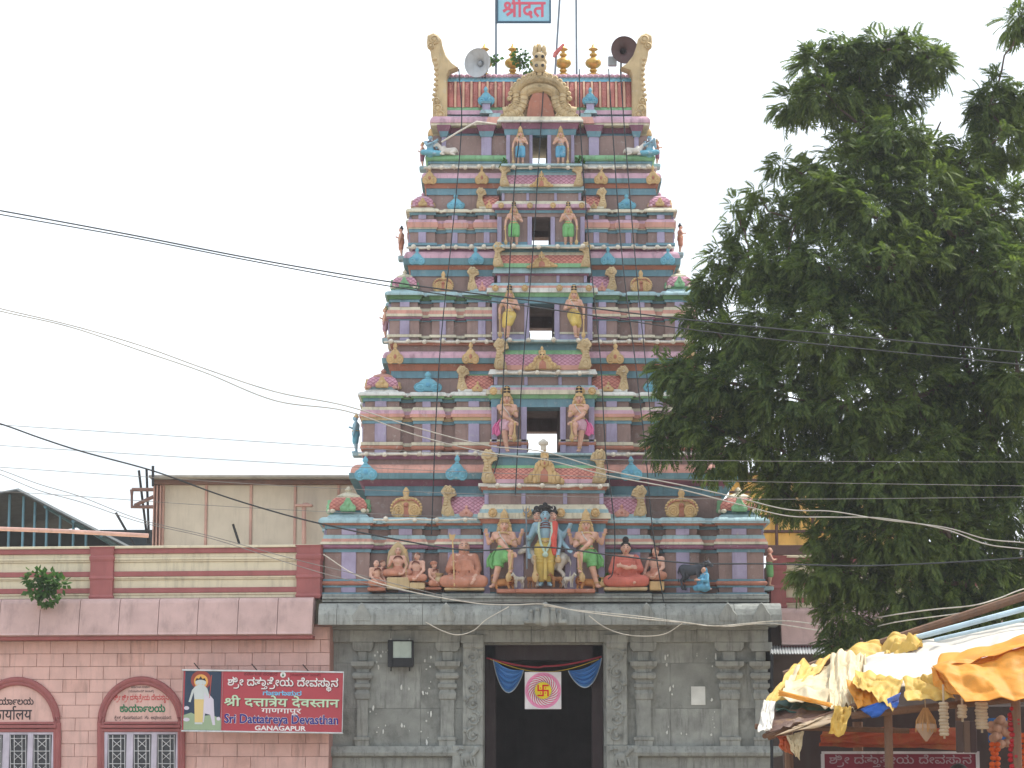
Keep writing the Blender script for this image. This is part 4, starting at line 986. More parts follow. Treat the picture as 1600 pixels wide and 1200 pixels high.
def statue(name, label, px, py, Y, hpx, J, skin, group=None, rot=0, arms=None, belly=1.0, cat='statue', facep=True, sink=0.0):
    h = hpx / PXM(py, Y)
    t = thing(name, label, cat, P(px, py, Y) - Vector((0, 0, sink)), group); t.scale = (h, h, h); t.rotation_euler = (0, 0, rot)
    o = body_mesh(J, belly, arms).build('body', [skin], t); remeshed(o, VOX)
    if facep: face(t, J['hed'])
    return t
def J_(**k): d = dict(STAND); d.update(k); return d

# ---- guardians seated on one leg (lowest and second tier)
GUARD = J_(hed=(.01, -.012, .915), hiL=(-.06, 0, .47), knL=(-.085, -.03, .28), anL=(-.15, 0, .05), toL=(-.19, -.07, .018), hiR=(.02, -.01, .46), knR=(.10, -.12, .47), anR=(.105, -.10, .25), toR=(.10, -.18, .225),
           shL=(-.13, 0, .78), elL=(-.02, -.13, .63), haL=(.13, -.14, .50), shR=(.13, 0, .78), elR=(.17, -.05, .62), haR=(.085, -.12, .66))
G_ARMS = [((-.12, .02, .77), (-.22, .03, .66), (-.25, -.03, .80)), ((.12, .02, .77), (.22, .03, .66), (.26, -.03, .80))]
YB1 = YF[0] - .16
def guardian_lowest(px, side, label):
    J = GUARD if side > 0 else mirror(GUARD)
    t = statue('guardian_statue', label, px, 919, YB1 - .22, 107, J, 'skin', 'guardians of the lowest tier', arms=G_ARMS)
    crown(t, J['hed']); halo_hair(t, J['hed']); jewels(t, J, G_ARMS); dhoti(t, J, 'kgreen', .62, 1.0, sash=(-side, 'kgreen')); club(t, (side * .13, -.17, .50), (side * .06, -.16, .08))
    return t
def lion(px, py, Y, s, side, label):
    t = thing('lion_statue', label, 'lion statue', P(px, py, Y), 'lions under the guardians'); t.scale = (s * side, s, s)
    mb = MB(); V = Vector
    mb.cap((-.28, .05, .25), (.05, 0, .27), .15, .14, 12); mb.cap((.05, 0, .27), (.17, -.06, .30), .15, .15, 12); mb.ell((.20, -.10, .31), (.14, .12, .14), 12, 9); mb.cap((.20, -.18, .27), (.20, -.24, .26), .08, .07, 10)
    for x, y in ((-.34, -.06), (.12, -.14), (.27, -.06)): mb.cap((x, y, .2), (x + .03, y - .03, .05), .075, .05, 10); mb.cap((x + .03, y - .03, .035), (x + .04, y - .10, .03), .045, .04, 8)
    mb.tube([(-.40, .05, .28), (-.50, .05, .36), (-.50, .05, .50), (-.40, .05, .56)], [.04, .035, .03, .045], 8)
    o = mb.build('body', [mat('paint_lion', (190, 134, 84), dirt=.25)], t); remeshed(o, .014)
    mb = MB()
    for k in range(12): a = k * math.pi / 6; mb.ell((.20 + .15 * math.cos(a), -.12, .31 + .15 * math.sin(a)), (.05, .05, .05), 8, 6)
    mb.build('mane', [mat('paint_mane', (150, 96, 60), dirt=.25)], t, True)
    mb = MB(); mb.ell((.20, -.285, .235), (.055, .03, .03), 10, 6); mb.build('mouth', [mat('paint_mouth', (112, 44, 44))], t, True)
    for s_ in (-1, 1): mb = MB(); mb.ell((.20 + s_ * .06, -.215, .345), (.022, .015, .018), 8, 5); mb.build('eye', ['black'], t)
    return t
guardian_lowest(787, 1, 'green-clothed guardian statue with tall gold crown on the left of the blue deity')
guardian_lowest(917, -1, 'green-clothed guardian statue with tall gold crown on the right of the blue deity')
lion(789, 921, YB1 - .16, .52, 1, 'brown lion under the foot of the guardian left of the blue deity')
lion(915, 921, YB1 - .16, .52, -1, 'brown lion under the foot of the guardian right of the blue deity')
# plinths of the lowest tier figures
for l, r, d, nm in ((776, 808, .42, 0), (806, 897, .5, 1), (896, 929, .42, 0)):
    mb = MB(); mb.cbox(P(l, 921, YB1).x, P(r, 921, YB1).x, YB1 - d, YB1 + .1, Z(926, YB1 - d), Z(920, YB1 - d), .015); mb.build('figure_plinth', 'orange', bpy.data.objects['tier'])

# ---- three-headed blue deity
D = J_(elL=(-.20, -.02, .62), haL=(-.19, -.10, .60), elR=(.19, .0, .60), haR=(.17, -.06, .44), hiL=(-.05, 0, .5), hiR=(.05, 0, .5), knL=(-.055, -.015, .27), knR=(.055, -.015, .27), anL=(-.05, .015, .05), anR=(.05, .015, .05), toL=(-.07, -.085, .018), toR=(.07, -.085, .018), haL_=0) if False else J_(elL=(-.20, -.02, .62), haL=(-.22, -.12, .62), elR=(.19, .0, .60), haR=(.17, -.06, .44), knL=(-.055, -.015, .27), knR=(.055, -.015, .27), anL=(-.05, .015, .05), anR=(.05, .015, .05), toL=(-.07, -.085, .018), toR=(.07, -.085, .018))
D_ARMS = [((-.11, .03, .76), (-.22, .05, .55), (-.21, -.04, .42)), ((.11, .03, .76), (.24, .05, .66), (.30, -.02, .76)), ((.11, .03, .74), (.23, .05, .56), (.30, -.04, .48))]
t = statue('deity_statue', 'blue three-headed deity statue in yellow cloth at the centre of the lowest tier', 852, 917, YB1 - .26, 122, D, 'blueskin', arms=D_ARMS)
for s in (-1, 1):
    mb = MB(); c = Vector((s * .098, .03, .91)); mb.ell(c, (.052, .06, .074), 12, 9); mb.cap(c + Vector((s * .02, -.05, .008)), c + Vector((s * .028, -.062, -.018)), .008, .012); mb.ell(c + Vector((s * .01, -.02, -.05)), (.034, .036, .03))
    mb.cap(c + Vector((-s * .02, 0, -.06)), (s * .05, .02, .80), .035, .04)
    o = mb.build('side_head', ['skin'], t, True); face(t, c + Vector((s * .012, .004, 0)))
    mb = MB(); mb.ell(c + Vector((s * .006, .015, .05)), (.062, .06, .05), 12, 8); mb.ell(c + Vector((s * .01, .01, .10)), (.04, .04, .04), 10, 7); mb.build('hair', ['black'], t, True)
mb = MB(); mb.ell((0, .012, .965), (.072, .068, .055), 14, 9)
for k in range(9): a = k * .7; mb.ell((.055 * math.cos(a), .01 + .04 * math.sin(a), 1.02 + .012 * math.sin(k * 2)), (.035, .035, .028), 8, 6)
mb.ell((0, .01, 1.06), (.035, .035, .03), 9, 7); mb.build('hair', ['black'], t, True)
mb = MB(); mb.tube([(.075, -.03, 1.0), (.098, -.04, .99), (.108, -.04, 1.012), (.10, -.04, 1.035)], .006); mb.build('crescent', ['gwhite'], t, True)
dhoti(t, D, 'kyellow', 1.72, .95)
mb = MB(); mb.cap((0, -.075, .5), (0, -.10, .10), .02, .026, 8); mb.build('pleat', ['yellow'], t, True)
mb = MB()
for r, dz, tt in ((.062, -.02, .008), (.085, -.05, .008), (.10, -.085, .008)): torus(mb, (0, -.025, .81 + dz), r, tt, sy=.9, dz=-.03)
mb.build('bead_necklace', [mat('paint_beads', (110, 60, 50))], t, True)
mb = MB(); mb.tube([(-.075, -.05, .82), (-.085, -.10, .70), (-.06, -.115, .55), (-.02, -.125, .46), (0, -.13, .42), (.02, -.125, .46), (.06, -.115, .55), (.085, -.10, .70), (.075, -.05, .82)], .017, 8); mb.ell((0, -.135, .40), (.04, .03, .035), 10, 7); mb.build('garland', [mat('paint_garland', (176, 196, 180))], t, True)
mb = MB(); mb.cap((.12, -.03, .80), (.10, -.09, .60), .05, .05); mb.cap((.10, -.09, .60), (.115, -.07, .42), .05, .03); o = mb.build('red_cloth', [mat('paint_redcloth', (206, 92, 82))], t); remeshed(o, VOX)
mb = MB(); mb.tube([(-.235, -.13, .22), (-.245, -.13, .95)], .010, 8)
for s in (-1, 0, 1): mb.tube([(-.245, -.13, .93), (-.245 + s * .035, -.13, .96), (-.245 + s * .042, -.13, 1.03)], [.008, .009, .003], 6)
mb.build('trident', [mat('paint_steel', (120, 130, 140))], t, True)
mb = MB(); mb.lathe([(.01, 0), (.035, .01), (.042, .04), (.03, .07), (.018, .085), (.026, .1)], (.165, -.08, .30), 12); mb.build('water_pot', ['gold'], t, True)
club(t, (-.14, -.12, .40), (-.125, -.13, .05))

def quad(name, label, cat, loc, s, rot, m, horns=True, head_up=.0, hump=True, group=None, hoof='black', ear=1, lying=False, dog=False, udder=False):
    t = thing(name, label, cat, loc, group); t.scale = (s, s, s); t.rotation_euler = (0, 0, rot)
    mb = MB(); V = Vector; z = .62 if not lying else .26          # length 1, facing -x, body along x
    mb.cap((-.26, 0, z + .02), (.0, 0, z - .02), .17, .165, 14); mb.cap((.0, 0, z - .02), (.30, 0, z + .03), .165, .16, 14)
    if hump and not dog: mb.ell((-.20, 0, z + .18), (.10, .07, .08), 10, 8)
    hx, hz = -.58, z + .22 + head_up
    mb.cap((-.30, 0, z + .06), (hx + .08, 0, hz - .02), .125, .085, 12); mb.cap((hx + .05, 0, hz), (hx - .08, 0, hz - .09), .09, .06, 12); mb.ell((hx - .10, 0, hz - .10), (.055, .055, .05), 10, 8)
    for sy in (-1, 1):
        if not lying:
            mb.cap((-.25, sy * .09, z - .05), (-.27, sy * .09, .32), .085, .05, 10); mb.cap((-.27, sy * .09, .32), (-.26, sy * .09, .05), .045, .034, 10)
            mb.cap((.30, sy * .09, z + .0), (.23, sy * .10, .40), .12, .06, 10); mb.cap((.23, sy * .10, .40), (.34, sy * .10, .28), .055, .042, 10); mb.cap((.34, sy * .10, .28), (.31, sy * .10, .05), .042, .034, 10)
            for x in (-.26, .31): mb.cap((x, sy * .095, .04), (x - .03, sy * .095, .02), .042, .04, 8)
        else:
            mb.cap((-.25, sy * .13, .20), (-.38, sy * .15, .08), .08, .05, 10); mb.cap((-.38, sy * .15, .07), (-.22, sy * .18, .04), .045, .04, 10)
            mb.cap((.28, sy * .12, .22), (.12, sy * .18, .12), .12, .07, 10); mb.cap((.12, sy * .18, .09), (.30, sy * .20, .05), .055, .04, 10)
        if dog: mb.cap((hx + .05, sy * .05, hz + .06), (hx + .06, sy * .06, hz + .15), .035, .012, 8)
        else: mb.cap((hx + .06, sy * .08, hz + .03), (hx + .10, sy * .19, hz + .01), .03, .018, 8)
    mb.tube([(.44, 0, z + .08), (.50, 0, z - .06), (.49, 0, z - .30), (.48, 0, z - .42)] if not dog else [(.44, 0, z + .06), (.56, 0, z + .14), (.60, 0, z + .28)], [.035, .025, .018, .03] if not dog else [.03, .025, .015], 8)
    if not lying and not dog: mb.ell((.16, 0, z - .17), (.09, .08, .07), 10, 7)
    o = mb.build('body', [m], t); remeshed(o, .016, 3)
    if horns:
        for sy in (-1, 1): mb = MB(); mb.tube([(hx + .05, sy * .05, hz + .07), (hx + .06, sy * .12, hz + .14), (hx + .03, sy * .12, hz + .22)], [.024, .018, .006], 8); mb.build('horn', [mat('paint_horn', (96, 84, 76))], t, True)
    for sy in (-1, 1): mb = MB(); mb.ell((hx - .02, sy * .075, hz + .0), (.02, .012, .016), 8, 5); mb.build('eye', ['black'], t)
    return t
wcow = mat('paint_whitecow', (206, 200, 192), dirt=.2)
quad('cow_statue', 'white cow statue standing behind the blue deity', 'cow statue', P(858, 917, YB1 - .13), .84, 0, wcow, head_up=.06)
dogm = mat('paint_dog', (190, 184, 172)); dogb = mat('paint_browndog', (150, 104, 66))
for px, m, rt, lab in ((811, dogm, .6, 'small white dog statue left of the blue deity beside the lion'), (889, dogm, 2.4, 'small white dog statue right of the blue deity beside the lion'), (870, dogb, .5, 'small brown dog statue sitting at the right foot of the blue deity'), (831, dogb, 2.2, 'small brown dog statue at the left foot of the blue deity')):
    quad('dog_statue', lab, 'dog statue', P(px, 918, YB1 - .36), .27, rt, m, horns=False, hump=False, dog=True, group='dogs at the feet of the blue deity', head_up=.1)

# ---- second tier guardians
YB2 = YF[1] - .16
for px, s, lab in ((792, 1, 'bare pink-skinned guardian statue with crossed leg left of the second-tier opening'), (905, -1, 'bare pink-skinned guardian statue with crossed leg right of the second-tier opening')):
    J0 = J_(hiL=(-.05, 0, .48), knL=(-.03, -.04, .27), anL=(.0, 0, .05), toL=(.03, -.07, .018), hiR=(.0, -.02, .46), knR=(.085, -.13, .45), anR=(.06, -.11, .24), toR=(.08, -.18, .215), shL=(-.13, 0, .78), elL=(-.06, -.11, .62), haL=(.13, -.13, .50), shR=(.13, 0, .78), elR=(.16, -.05, .62), haR=(.09, -.12, .67))
    J = J0 if s > 0 else mirror(J0)
    t = statue('guardian_statue', lab, px, 707, YB2 - .16, 92, J, 'skin', 'guardians of the second tier')
    crown(t, J['hed'], kind=1); halo_hair(t, J['hed'], r=.95); jewels(t, J); dhoti(t, J, 'pink', .42, .95, sash=(-s, mat('paint_pinksash', (222, 120, 170)))); club(t, (s * .14, -.16, .50), (s * .12, -.15, .16))
# ---- third tier guardians
YB3 = YF[2] - .16
for px, s, lab in ((796, 1, 'yellow-clothed guardian statue with club left of the third-tier opening'), (897, -1, 'yellow-clothed guardian statue with club right of the third-tier opening')):
    J0 = J_(knR=(-.01, -.09, .30), anR=(-.03, -.08, .06), toR=(-.06, -.15, .02), knL=(-.085, 0, .28), elL=(-.20, .0, .63), haL=(-.20, -.06, .48), elR=(.19, -.03, .63), haR=(.09, -.12, .66))
    J = J0 if s > 0 else mirror(J0)
    t = statue('guardian_statue', lab, px, 530, YB3 - .16, 76, J, 'skin', 'guardians of the third tier')
    crown(t, J['hed'], kind=1); halo_hair(t, J['hed'], r=.9); jewels(t, J); dhoti(t, J, 'kyellow', .95, 1.05); club(t, (-s * .20, -.09, .50), (-s * .19, -.09, .0))
# ---- fourth and fifth tier guardians
for n, (tier_i, pxs, py, hp, m, kd, word) in enumerate(((3, (803, 888), 384, 62, 'kgreen', 1, 'fourth'), (4, (813, 876), 258, 54, 'kblue', 0, 'topmost'))):
    Yq = YF[tier_i] - (.16 if tier_i == 3 else .12)
    for px, s in zip(pxs, (1, -1)):
        J0 = J_(elL=(-.20, .0, .64), haL=(-.22, -.05, .47), elR=(.20, -.02, .63), haR=(.10, -.11, .68))
        J = J0 if s > 0 else mirror(J0)
        t = statue('guardian_statue', '%s-clothed guardian statue with gold club %s of the %s-tier opening' % ({'kgreen': 'green', 'kblue': 'blue'}[m], 'left' if s > 0 else 'right', word), px, py, Yq - .14, hp, J, 'skin', 'guardians of the %s tier' % word)
        crown(t, J['hed'], kind=kd); halo_hair(t, J['hed'], r=.9); jewels(t, J); dhoti(t, J, m, .98, 1.15); club(t, (-s * .22, -.08, .50), (-s * .20, -.08, .0))

# ---- seated figures: unit = standing height, seat on z=0
SEAT = J_(pel=(0, 0, .09), wai=(0, 0, .18), che=(0, -.005, .30), nek=(0, -.005, .41), hed=(0, -.015, .495), shL=(-.125, 0, .365), shR=(.125, 0, .365), elL=(-.17, -.04, .22), elR=(.17, -.04, .22), haL=(-.14, -.16, .12), haR=(.14, -.16, .12),
          hiL=(-.06, -.02, .08), hiR=(.06, -.02, .08), knL=(-.22, -.13, .065), knR=(.22, -.13, .065), anL=(.03, -.20, .045), anR=(-.03, -.17, .05), toL=(.10, -.21, .04), toR=(-.10, -.19, .045))
def seated(label, px, py, Y, hpx, skin, robe, kind='half', rot=0, J=None, hair=None, group='seated holy men of the lowest tier', staff=False, scale=.575):
    J = J or SEAT
    t = statue('seated_statue', label, px, py, Y, hpx / scale, J, skin, group, rot, belly=1.05)
    V = Vector
    if kind == 'robe':
        mb = MB(); mb.cap((0, .0, .08), (0, 0, .30), .135, .115, 14); mb.cap((-.10, 0, .345), (.10, 0, .345), .060, .060, 12)
        for a, b, c in (('shL', 'elL', 'haL'), ('shR', 'elR', 'haR')): mb.cap(J[a], J[b], .056, .052, 10); mb.cap(J[b], V(J[b]).lerp(V(J[c]), .62), .050, .040, 10)
        for q in 'LR': mb.cap(J['hi' + q], J['kn' + q], .10, .075, 12); mb.cap(J['kn' + q], J['an' + q], .078, .06, 12)
        for k in range(7): mb.tube([(-.13 + .045 * k, -.138 + .004 * k, .10), (-.12 + .04 * k, -.14, .2), (-.08 + .03 * k, -.125, .33)], .014, 6)
        o = mb.build('robe', [robe], t); remeshed(o, VOX, 3)
    else:
        mb = MB(); mb.cap((0, .0, .07), (0, 0, .15), .125, .108, 14)
        for q in 'LR': mb.cap(J['hi' + q], J['kn' + q], .092, .072, 12); mb.cap(J['kn' + q], V(J['kn' + q]).lerp(V(J['an' + q]), .8), .074, .056, 12)
        o = mb.build('garment', [robe], t); remeshed(o, VOX, 3)
        mb = MB(); torus(mb, V(J['nek']) + V((0, -.02, -.05)), .075, .009, sy=.9, dz=-.035); torus(mb, V(J['nek']) + V((0, -.03, -.09)), .09, .008, sy=.8, dz=-.06); mb.build('bead_necklace', [mat('paint_beads', (110, 60, 50))], t, True)
    hd = V(J['hed'])
    if hair == 'topknot':
        mb = MB(); mb.ell(hd + V((0, .015, .035)), (.064, .066, .055), 12, 9); mb.ell(hd + V((0, .0, .105)), (.042, .042, .05), 10, 8); mb.ell(hd + V((0, .05, -.03)), (.055, .03, .06), 10, 8); mb.build('hair', ['black'], t, True)
    elif hair == 'turban':
        mb = MB(); mb.ell(hd + V((0, .008, .042)), (.074, .078, .05), 12, 9)
        for z in (.02, .045): torus(mb, hd + V((0, .008, z)), .066, .018)
        mb.build('turban', ['saffron'], t, True)
    elif hair == 'hood':
        mb = MB(); mb.ell(hd + V((0, .045, -.012)), (.074, .045, .088), 12, 9); mb.cap(hd + V((0, .045, -.06)), V(J['nek']) + V((0, .02, -.07)), .068, .09); o = mb.build('hood', [robe], t); remeshed(o, VOX, 3)
    elif hair == 'short':
        mb = MB(); mb.ell(hd + V((0, .012, .03)), (.062, .066, .056), 12, 9); mb.build('hair', [mat('paint_shorthair', (120, 84, 70))], t, True)
    if staff: mb = MB(); x = J['haL'][0] - .01; mb.tube([(x + .03, -.22, 0), (x, -.20, .62)], .009, 6); mb.plate([(x - .03, .56), (x + .02, .56), (x + .04, .63), (x - .01, .62), (x - .04, .65)], -.215, -.195, 0); mb.build('staff', ['gold'], t)
    return t
YS = YF[0] - .10
bless = dict(SEAT); bless.update(elL=(-.18, -.05, .21), haL=(-.13, -.16, .27)); 
seated('large saffron-robed seated saint with staff, left of the guardian and lion', 725, 918, YS - .10, 74, 'skin', 'saffron', 'robe', J=bless, hair='hood', staff=True)
cr_ = dict(SEAT); cr_.update(elL=(-.18, -.06, .21), haL=(.06, -.17, .235), elR=(.18, -.06, .22), haR=(-.06, -.185, .25))
seated('red-robed seated saint with black topknot and folded arms', 978, 917, YS - .10, 70, 'skin', mat('paint_redrobe', (190, 106, 92)), 'robe', J=cr_, hair='topknot')
seated('bare-chested guru seated against a golden arch on the left', 622, 901, YS - .02, 46, 'skin', 'saffron', 'half', J=bless, hair=None)
seated('bare-chested disciple seated just right of the guru under the golden arch', 652, 909, YS - .12, 46, 'skin', 'saffron', 'half', rot=-.5, hair='short', staff=True)
seated('small attendant in an orange turban beside the brass pot', 677, 917, YS - .12, 40, 'skin', 'saffron', 'half', rot=.9, hair='turban')
seated('bald devotee seated at the far left of the figure row, facing right', 587, 917, YS - .12, 42, 'skin', 'saffron', 'half', rot=.7, hair=None)
seated('second bald devotee half hidden behind the leftmost devotee', 597, 917, YS + .02, 42, 'skin', 'saffron', 'half', rot=.8, hair='short')
seated('small bare-chested devotee on a golden pedestal right of the red-robed saint', 1025, 907, YS - .05, 52, 'skin', 'saffron', 'half', rot=-.6, hair='short')
mb = MB(); q = lambda a, b: (P(a, b, YS + .06).x, Z(b, YS + .06))
mb.plate([q(605, 912), q(639, 912), q(640, 880), q(637, 862), q(630, 852), q(622, 846), q(614, 852), q(607, 862), q(604, 880)], YS + .03, YS + .12, 0, .02)
tag(mb.build('golden_arch', 'goldbr'), 'pointed golden arch panel behind the seated guru', 'arch panel')
for nm, l, r, a, b, d, m, lab, cat in (('golden_bench', 604, 640, 920, 902, .34, 'goldbr', 'ochre bench under the guru and golden arch', 'seat'), ('golden_bench', 640, 664, 920, 910, .38, 'goldbr', 'low ochre bench under the disciple with staff', 'seat'), ('golden_bench', 1015, 1038, 922, 908, .34, 'gold', 'golden pedestal under the small devotee on the right', 'pedestal'), ('rock_base', 574, 602, 923, 917, .34, 'orange', 'orange base under the two bald devotees', 'base'), ('rock_base', 664, 690, 921, 917, .34, 'orange', 'orange base under the turbaned attendant', 'base'), ('rock_base', 694, 757, 922, 918, .42, 'goldbr', 'rocky base under the saffron-robed saint', 'base'), ('rock_base', 944, 1012, 922, 917, .42, 'goldbr', 'rocky base under the red-robed saint', 'base')):
    mb = MB(); Yq = YS - d + .05; mb.cbox(P(l, a, Yq).x, P(r, a, Yq).x, Yq, YS + .2, Z(a, Yq), Z(b, Yq), .015)
    tag(mb.build(nm, m), lab, cat)
mb = MB(); mb.lathe([(.05, 0), (.10, .03), (.12, .1), (.09, .17), (.05, .2), (.09, .24), (.10, .26)], P(686, 917, YS - .15), 16); tag(mb.build('brass_pot', 'goldbr', None, True), 'round brass pot beside the turbaned attendant', 'pot')
mb = MB(); mb.lathe([(.04, 0), (.09, .03), (.10, .08), (.06, .14), (.03, .16), (.06, .2)], P(942, 918, YS - .2), 16); tag(mb.build('brass_pot', 'gold', None, True), 'small brass pot right of the right guardian', 'pot')
# buffalo and kneeling woman
quad('buffalo_statue', 'dark grey buffalo statue beside the kneeling woman in blue', 'buffalo statue', P(1082, 921, YS - .05), .62, R(150), mat('paint_buffalo', (76, 80, 88)), horns=True, hump=False, head_up=-.02)
K = dict(SEAT); K.update(knL=(-.09, -.20, .05), knR=(.09, -.20, .05), anL=(-.08, .06, .04), anR=(.08, .06, .04), toL=(-.08, .14, .03), toR=(.08, .14, .03), haL=(-.05, -.22, .24), haR=(.05, -.22, .24))
t = seated('woman in a sky-blue veil kneeling and milking the dark buffalo', 1101, 922, YS - .28, 36, 'skin', 'kblue', 'robe', rot=-1.1, J=K, hair='hood', group=None)
del_ = t

# ---- topmost corner cowherds and cows
wc2 = mat('paint_whitecow', (206, 200, 192))
for s, px, pc in ((1, 672, 700), (-1, 1015, 990)):
    Yq = YF[4] - .02; J = dict(SEAT); J.update(haL=(.08, -.16, .36), elL=(-.12, -.12, .27), haR=(.16, -.14, .38))
    t = seated('blue-skinned cowherd with gold crown seated at the %s corner of the topmost tier' % ('left' if s > 0 else 'right'), px, 244, Yq - .05, 34, 'blueskin', 'cyan', 'half', rot=.25 * s, J=J, group='cowherds on the topmost tier')
    crown(t, J['hed'], kind=0)
    quad('cow_statue', 'white reclining cow beside the %s cowherd on the topmost tier' % ('left' if s > 0 else 'right'), 'cow statue', P(pc, 244, Yq - .06), .42, R(8) if s > 0 else R(172), wc2, lying=True, group='cows on the topmost tier', head_up=.1)
# ---- figures on the flanks seen in profile
fl_ = [(0, 1, 1203, 917, 'bald pink attendant standing on the right flank of the lowest tier', 'skin', 62, None), (1, 0, 556, 708, 'pale blue statue standing on the left flank of the second tier', 'blueskin', 60, 'cyan'), (2, 0, 602, 530, 'pink statue seated on the left flank of the third tier', 'skin', 50, 'pink'),
       (3, 0, 627, 402, 'dark-haired statue on the left flank of the fourth tier', 'skin', 48, 'saffron'), (3, 1, 1063, 396, 'pink statue on the right flank of the fourth tier', 'skin', 46, 'saffron'), (4, 0, 660, 262, 'small pink statue on the left flank of the topmost tier', 'skin', 40, 'magenta'), (4, 1, 1027, 258, 'small pink statue on the right flank of the topmost tier', 'skin', 40, 'magenta')]
for ti, side, px, py, lab, sk, hp, cl in fl_:
    Yq = YF[ti] + .75
    J = J_(elL=(-.18, -.06, .66), haL=(-.10, -.14, .68), elR=(.19, -.02, .62))
    t = statue('flank_statue', lab, px, py, Yq, hp, J, sk, 'statues on the tower flanks', rot=R(-90 if side == 0 else 90))
    dhoti(t, J, cl or 'kgreen', .95, 1.1)
    if hp != 62: mb = MB(); mb.ell(Vector(J['hed']) + Vector((0, .015, .035)), (.066, .068, .06), 12, 9); mb.ell(Vector(J['hed']) + Vector((0, .02, .10)), (.035, .035, .04)); mb.build('hair', ['black' if ti == 3 else 'gold'], t, True)
    c = P(px, py, Yq); mb = MB(); sg = -1 if side == 0 else 1
    mb.cbox(c.x - .16 + (.1 if side == 0 else -.5), c.x + .16 + (.5 if side == 0 else -.1), Yq - .16, Yq + .16, c.z - .08, c.z, .015); mb.build('bracket', 'lblue', [o for o in tower.children if o.name.startswith('tier')][ti])

# ================================================================== temple office wing (left) and its twin (right)
pinkw = mat('pink_wash', (214, 177, 168), var=.09, dirt=.22, bump=.2, rough=.85)
pinkv = mat('pink_wash_worn', (208, 169, 159), var=.14, dirt=.4, bump=.25, rough=.85)
pinkd = mat('pink_joint', (178, 138, 131), dirt=.2, rough=.9)
pinkc = mat('pink_chajja', (192, 164, 160), var=.10, dirt=.30, bump=.3, streak=(3, 3, 1.0), rough=.85)
creamw = mat('cream_wash', (212, 203, 178), var=.07, dirt=.34, bump=.15, streak=(5, 5, .6), rough=.85)
marw = mat('maroon_wash', (156, 96, 95), var=.10, dirt=.2, bump=.15, rough=.8)
lilw = mat('grey_lilac_paint', (190, 184, 198), dirt=.2)
def parapet(root, x0, x1, Y, dy, pillars):
    """cream and maroon banded parapet between pillars"""
    rows = [(933, 928, .02, creamw), (928, 925, .045, creamw), (925, 917, .06, marw), (917, 904, .0, creamw), (904, 902, .03, creamw), (902, 899, .045, creamw), (899, 891, .06, marw), (891, 876, 0, creamw), (876, 873, .03, creamw), (873, 869, .05, creamw), (869, 863, .03, creamw), (863, 855, .07, marw), (855, 851, .10, creamw)]
    for a, b, o, m in rows:
        mb = MB(); mb.cbox(P(x0, 890 + dy, Y).x, P(x1, 890 + dy, Y).x, Y - o, Y + .3, Z(a + dy, Y) + .001, Z(b + dy, Y), .006); mb.build('parapet_band', m, root)
    for l, r in pillars:
        spec = ([(0, Z(935 + dy, Y)), (.02, Z(931 + dy, Y)), (0, Z(928 + dy, Y)), (0, Z(905 + dy, Y)), (.02, Z(902 + dy, Y)), (0, Z(898 + dy, Y)), (0, Z(876 + dy, Y)), (.02, Z(872 + dy, Y)), (.02, Z(868 + dy, Y)), (0, Z(866 + dy, Y)), (0.01, Z(856 + dy, Y)), (.03, Z(852 + dy, Y))], [0] * 12, [marw])
        rbuild('parapet_pillar', P(l, 890 + dy, Y).x, P(r, 890 + dy, Y).x, Y - .13, Y + .25, spec, root)
def chajja(root, cuts, Y, dy):
    for a, b in zip(cuts, cuts[1:]):
        zt, zb = Z(933 + dy, Y - .15), Z(990 + dy, Y - .38)
        pf = [(Y + .1, zt), (Y - .12, zt)] + [(Y - .12 - .14 * math.sin(t), zt - .12 * (1 - math.cos(t))) for t in (.5, 1.0, 1.4)] + [(Y - .36, zb + .04), (Y - .38, zb), (Y - .30, zb - .02), (Y + .1, zt - .35)]
        mb = MB(); mb.extx(pf, P(a, 960 + dy, Y - .5).x + .006, P(b, 960 + dy, Y - .5).x - .006, 0); mb.build('eave_panel', pinkc, root)
    zb = Z(990 + dy, Y - .38)
    mb = MB(); mb.cbox(P(cuts[0], 960 + dy, Y - .5).x, P(cuts[-1], 960 + dy, Y - .5).x, Y - .29, Y, zb - .09, zb - .015, .01); mb.build('eave_soffit', marw, root)
# ---- left wing
YL = -.05
office = wthing('temple_office', 'pink block-patterned temple office with cream and maroon parapet on the left', 'building', (P(515, 1300, YL).x, YL, 0)); office.rotation_euler = (0, 0, R(-5))
mb = MB(); mb.box(P(-260, 1100, YL).x, P(515, 1100, YL).x - .005, YL + .02, 6, 0, Z(975, YL)); mb.build('wall', pinkd, office)
mb = MB(); mb.box(P(-260, 1100, YL).x, P(500, 1100, YL).x, YL + .3, 6, Z(975, YL), Z(860, YL)); mb.build('roof_slab', creamw, office)
wins = [(216, 0), (17, 1)]
def in_win(x0, x1, y0, y1):
    for c, k in wins:
        if x0 > c - 68 and x1 < c + 68 and y0 > 1096: return True
    return False
row_h = 20.3; r_i = 0; y = 979.0; BM = {}
while y < 1335:
    y1 = y + row_h; x = -62.0 + (0 if r_i % 2 else -21.5)
    while x < 514:
        e = min(514.5, x + 43.2)
        if e > -60 and not in_win(x, e, y, y1):
            mb = MB(); mb.cbox(P(max(x, -60), 1100, YL).x + .0035, P(e, 1100, YL).x - .0035, YL - .010 - rs.uniform(0, .004), YL + .05, Z(y1, YL) + .0035, Z(y, YL) - .0035, .005); mb.build('block', pinkw if rs.random() < .7 else pinkv, office)
        x += 43.2
    y = y1; r_i += 1
mb = MB(); mb.cbox(P(-260, 1100, YL).x, P(-61, 1100, YL).x, YL - .012, YL + .05, 0, Z(979, YL), .006); mb.build('wall_face', pinkw, office)
chajja(office, (-210, -140, -76, -12, 53, 117, 181, 244, 307, 371, 434, 490), YL - .1, 0)
parapet(office, -260, 500, YL - .06, 0, ((-210, -175), (137, 173), (465, 502)))
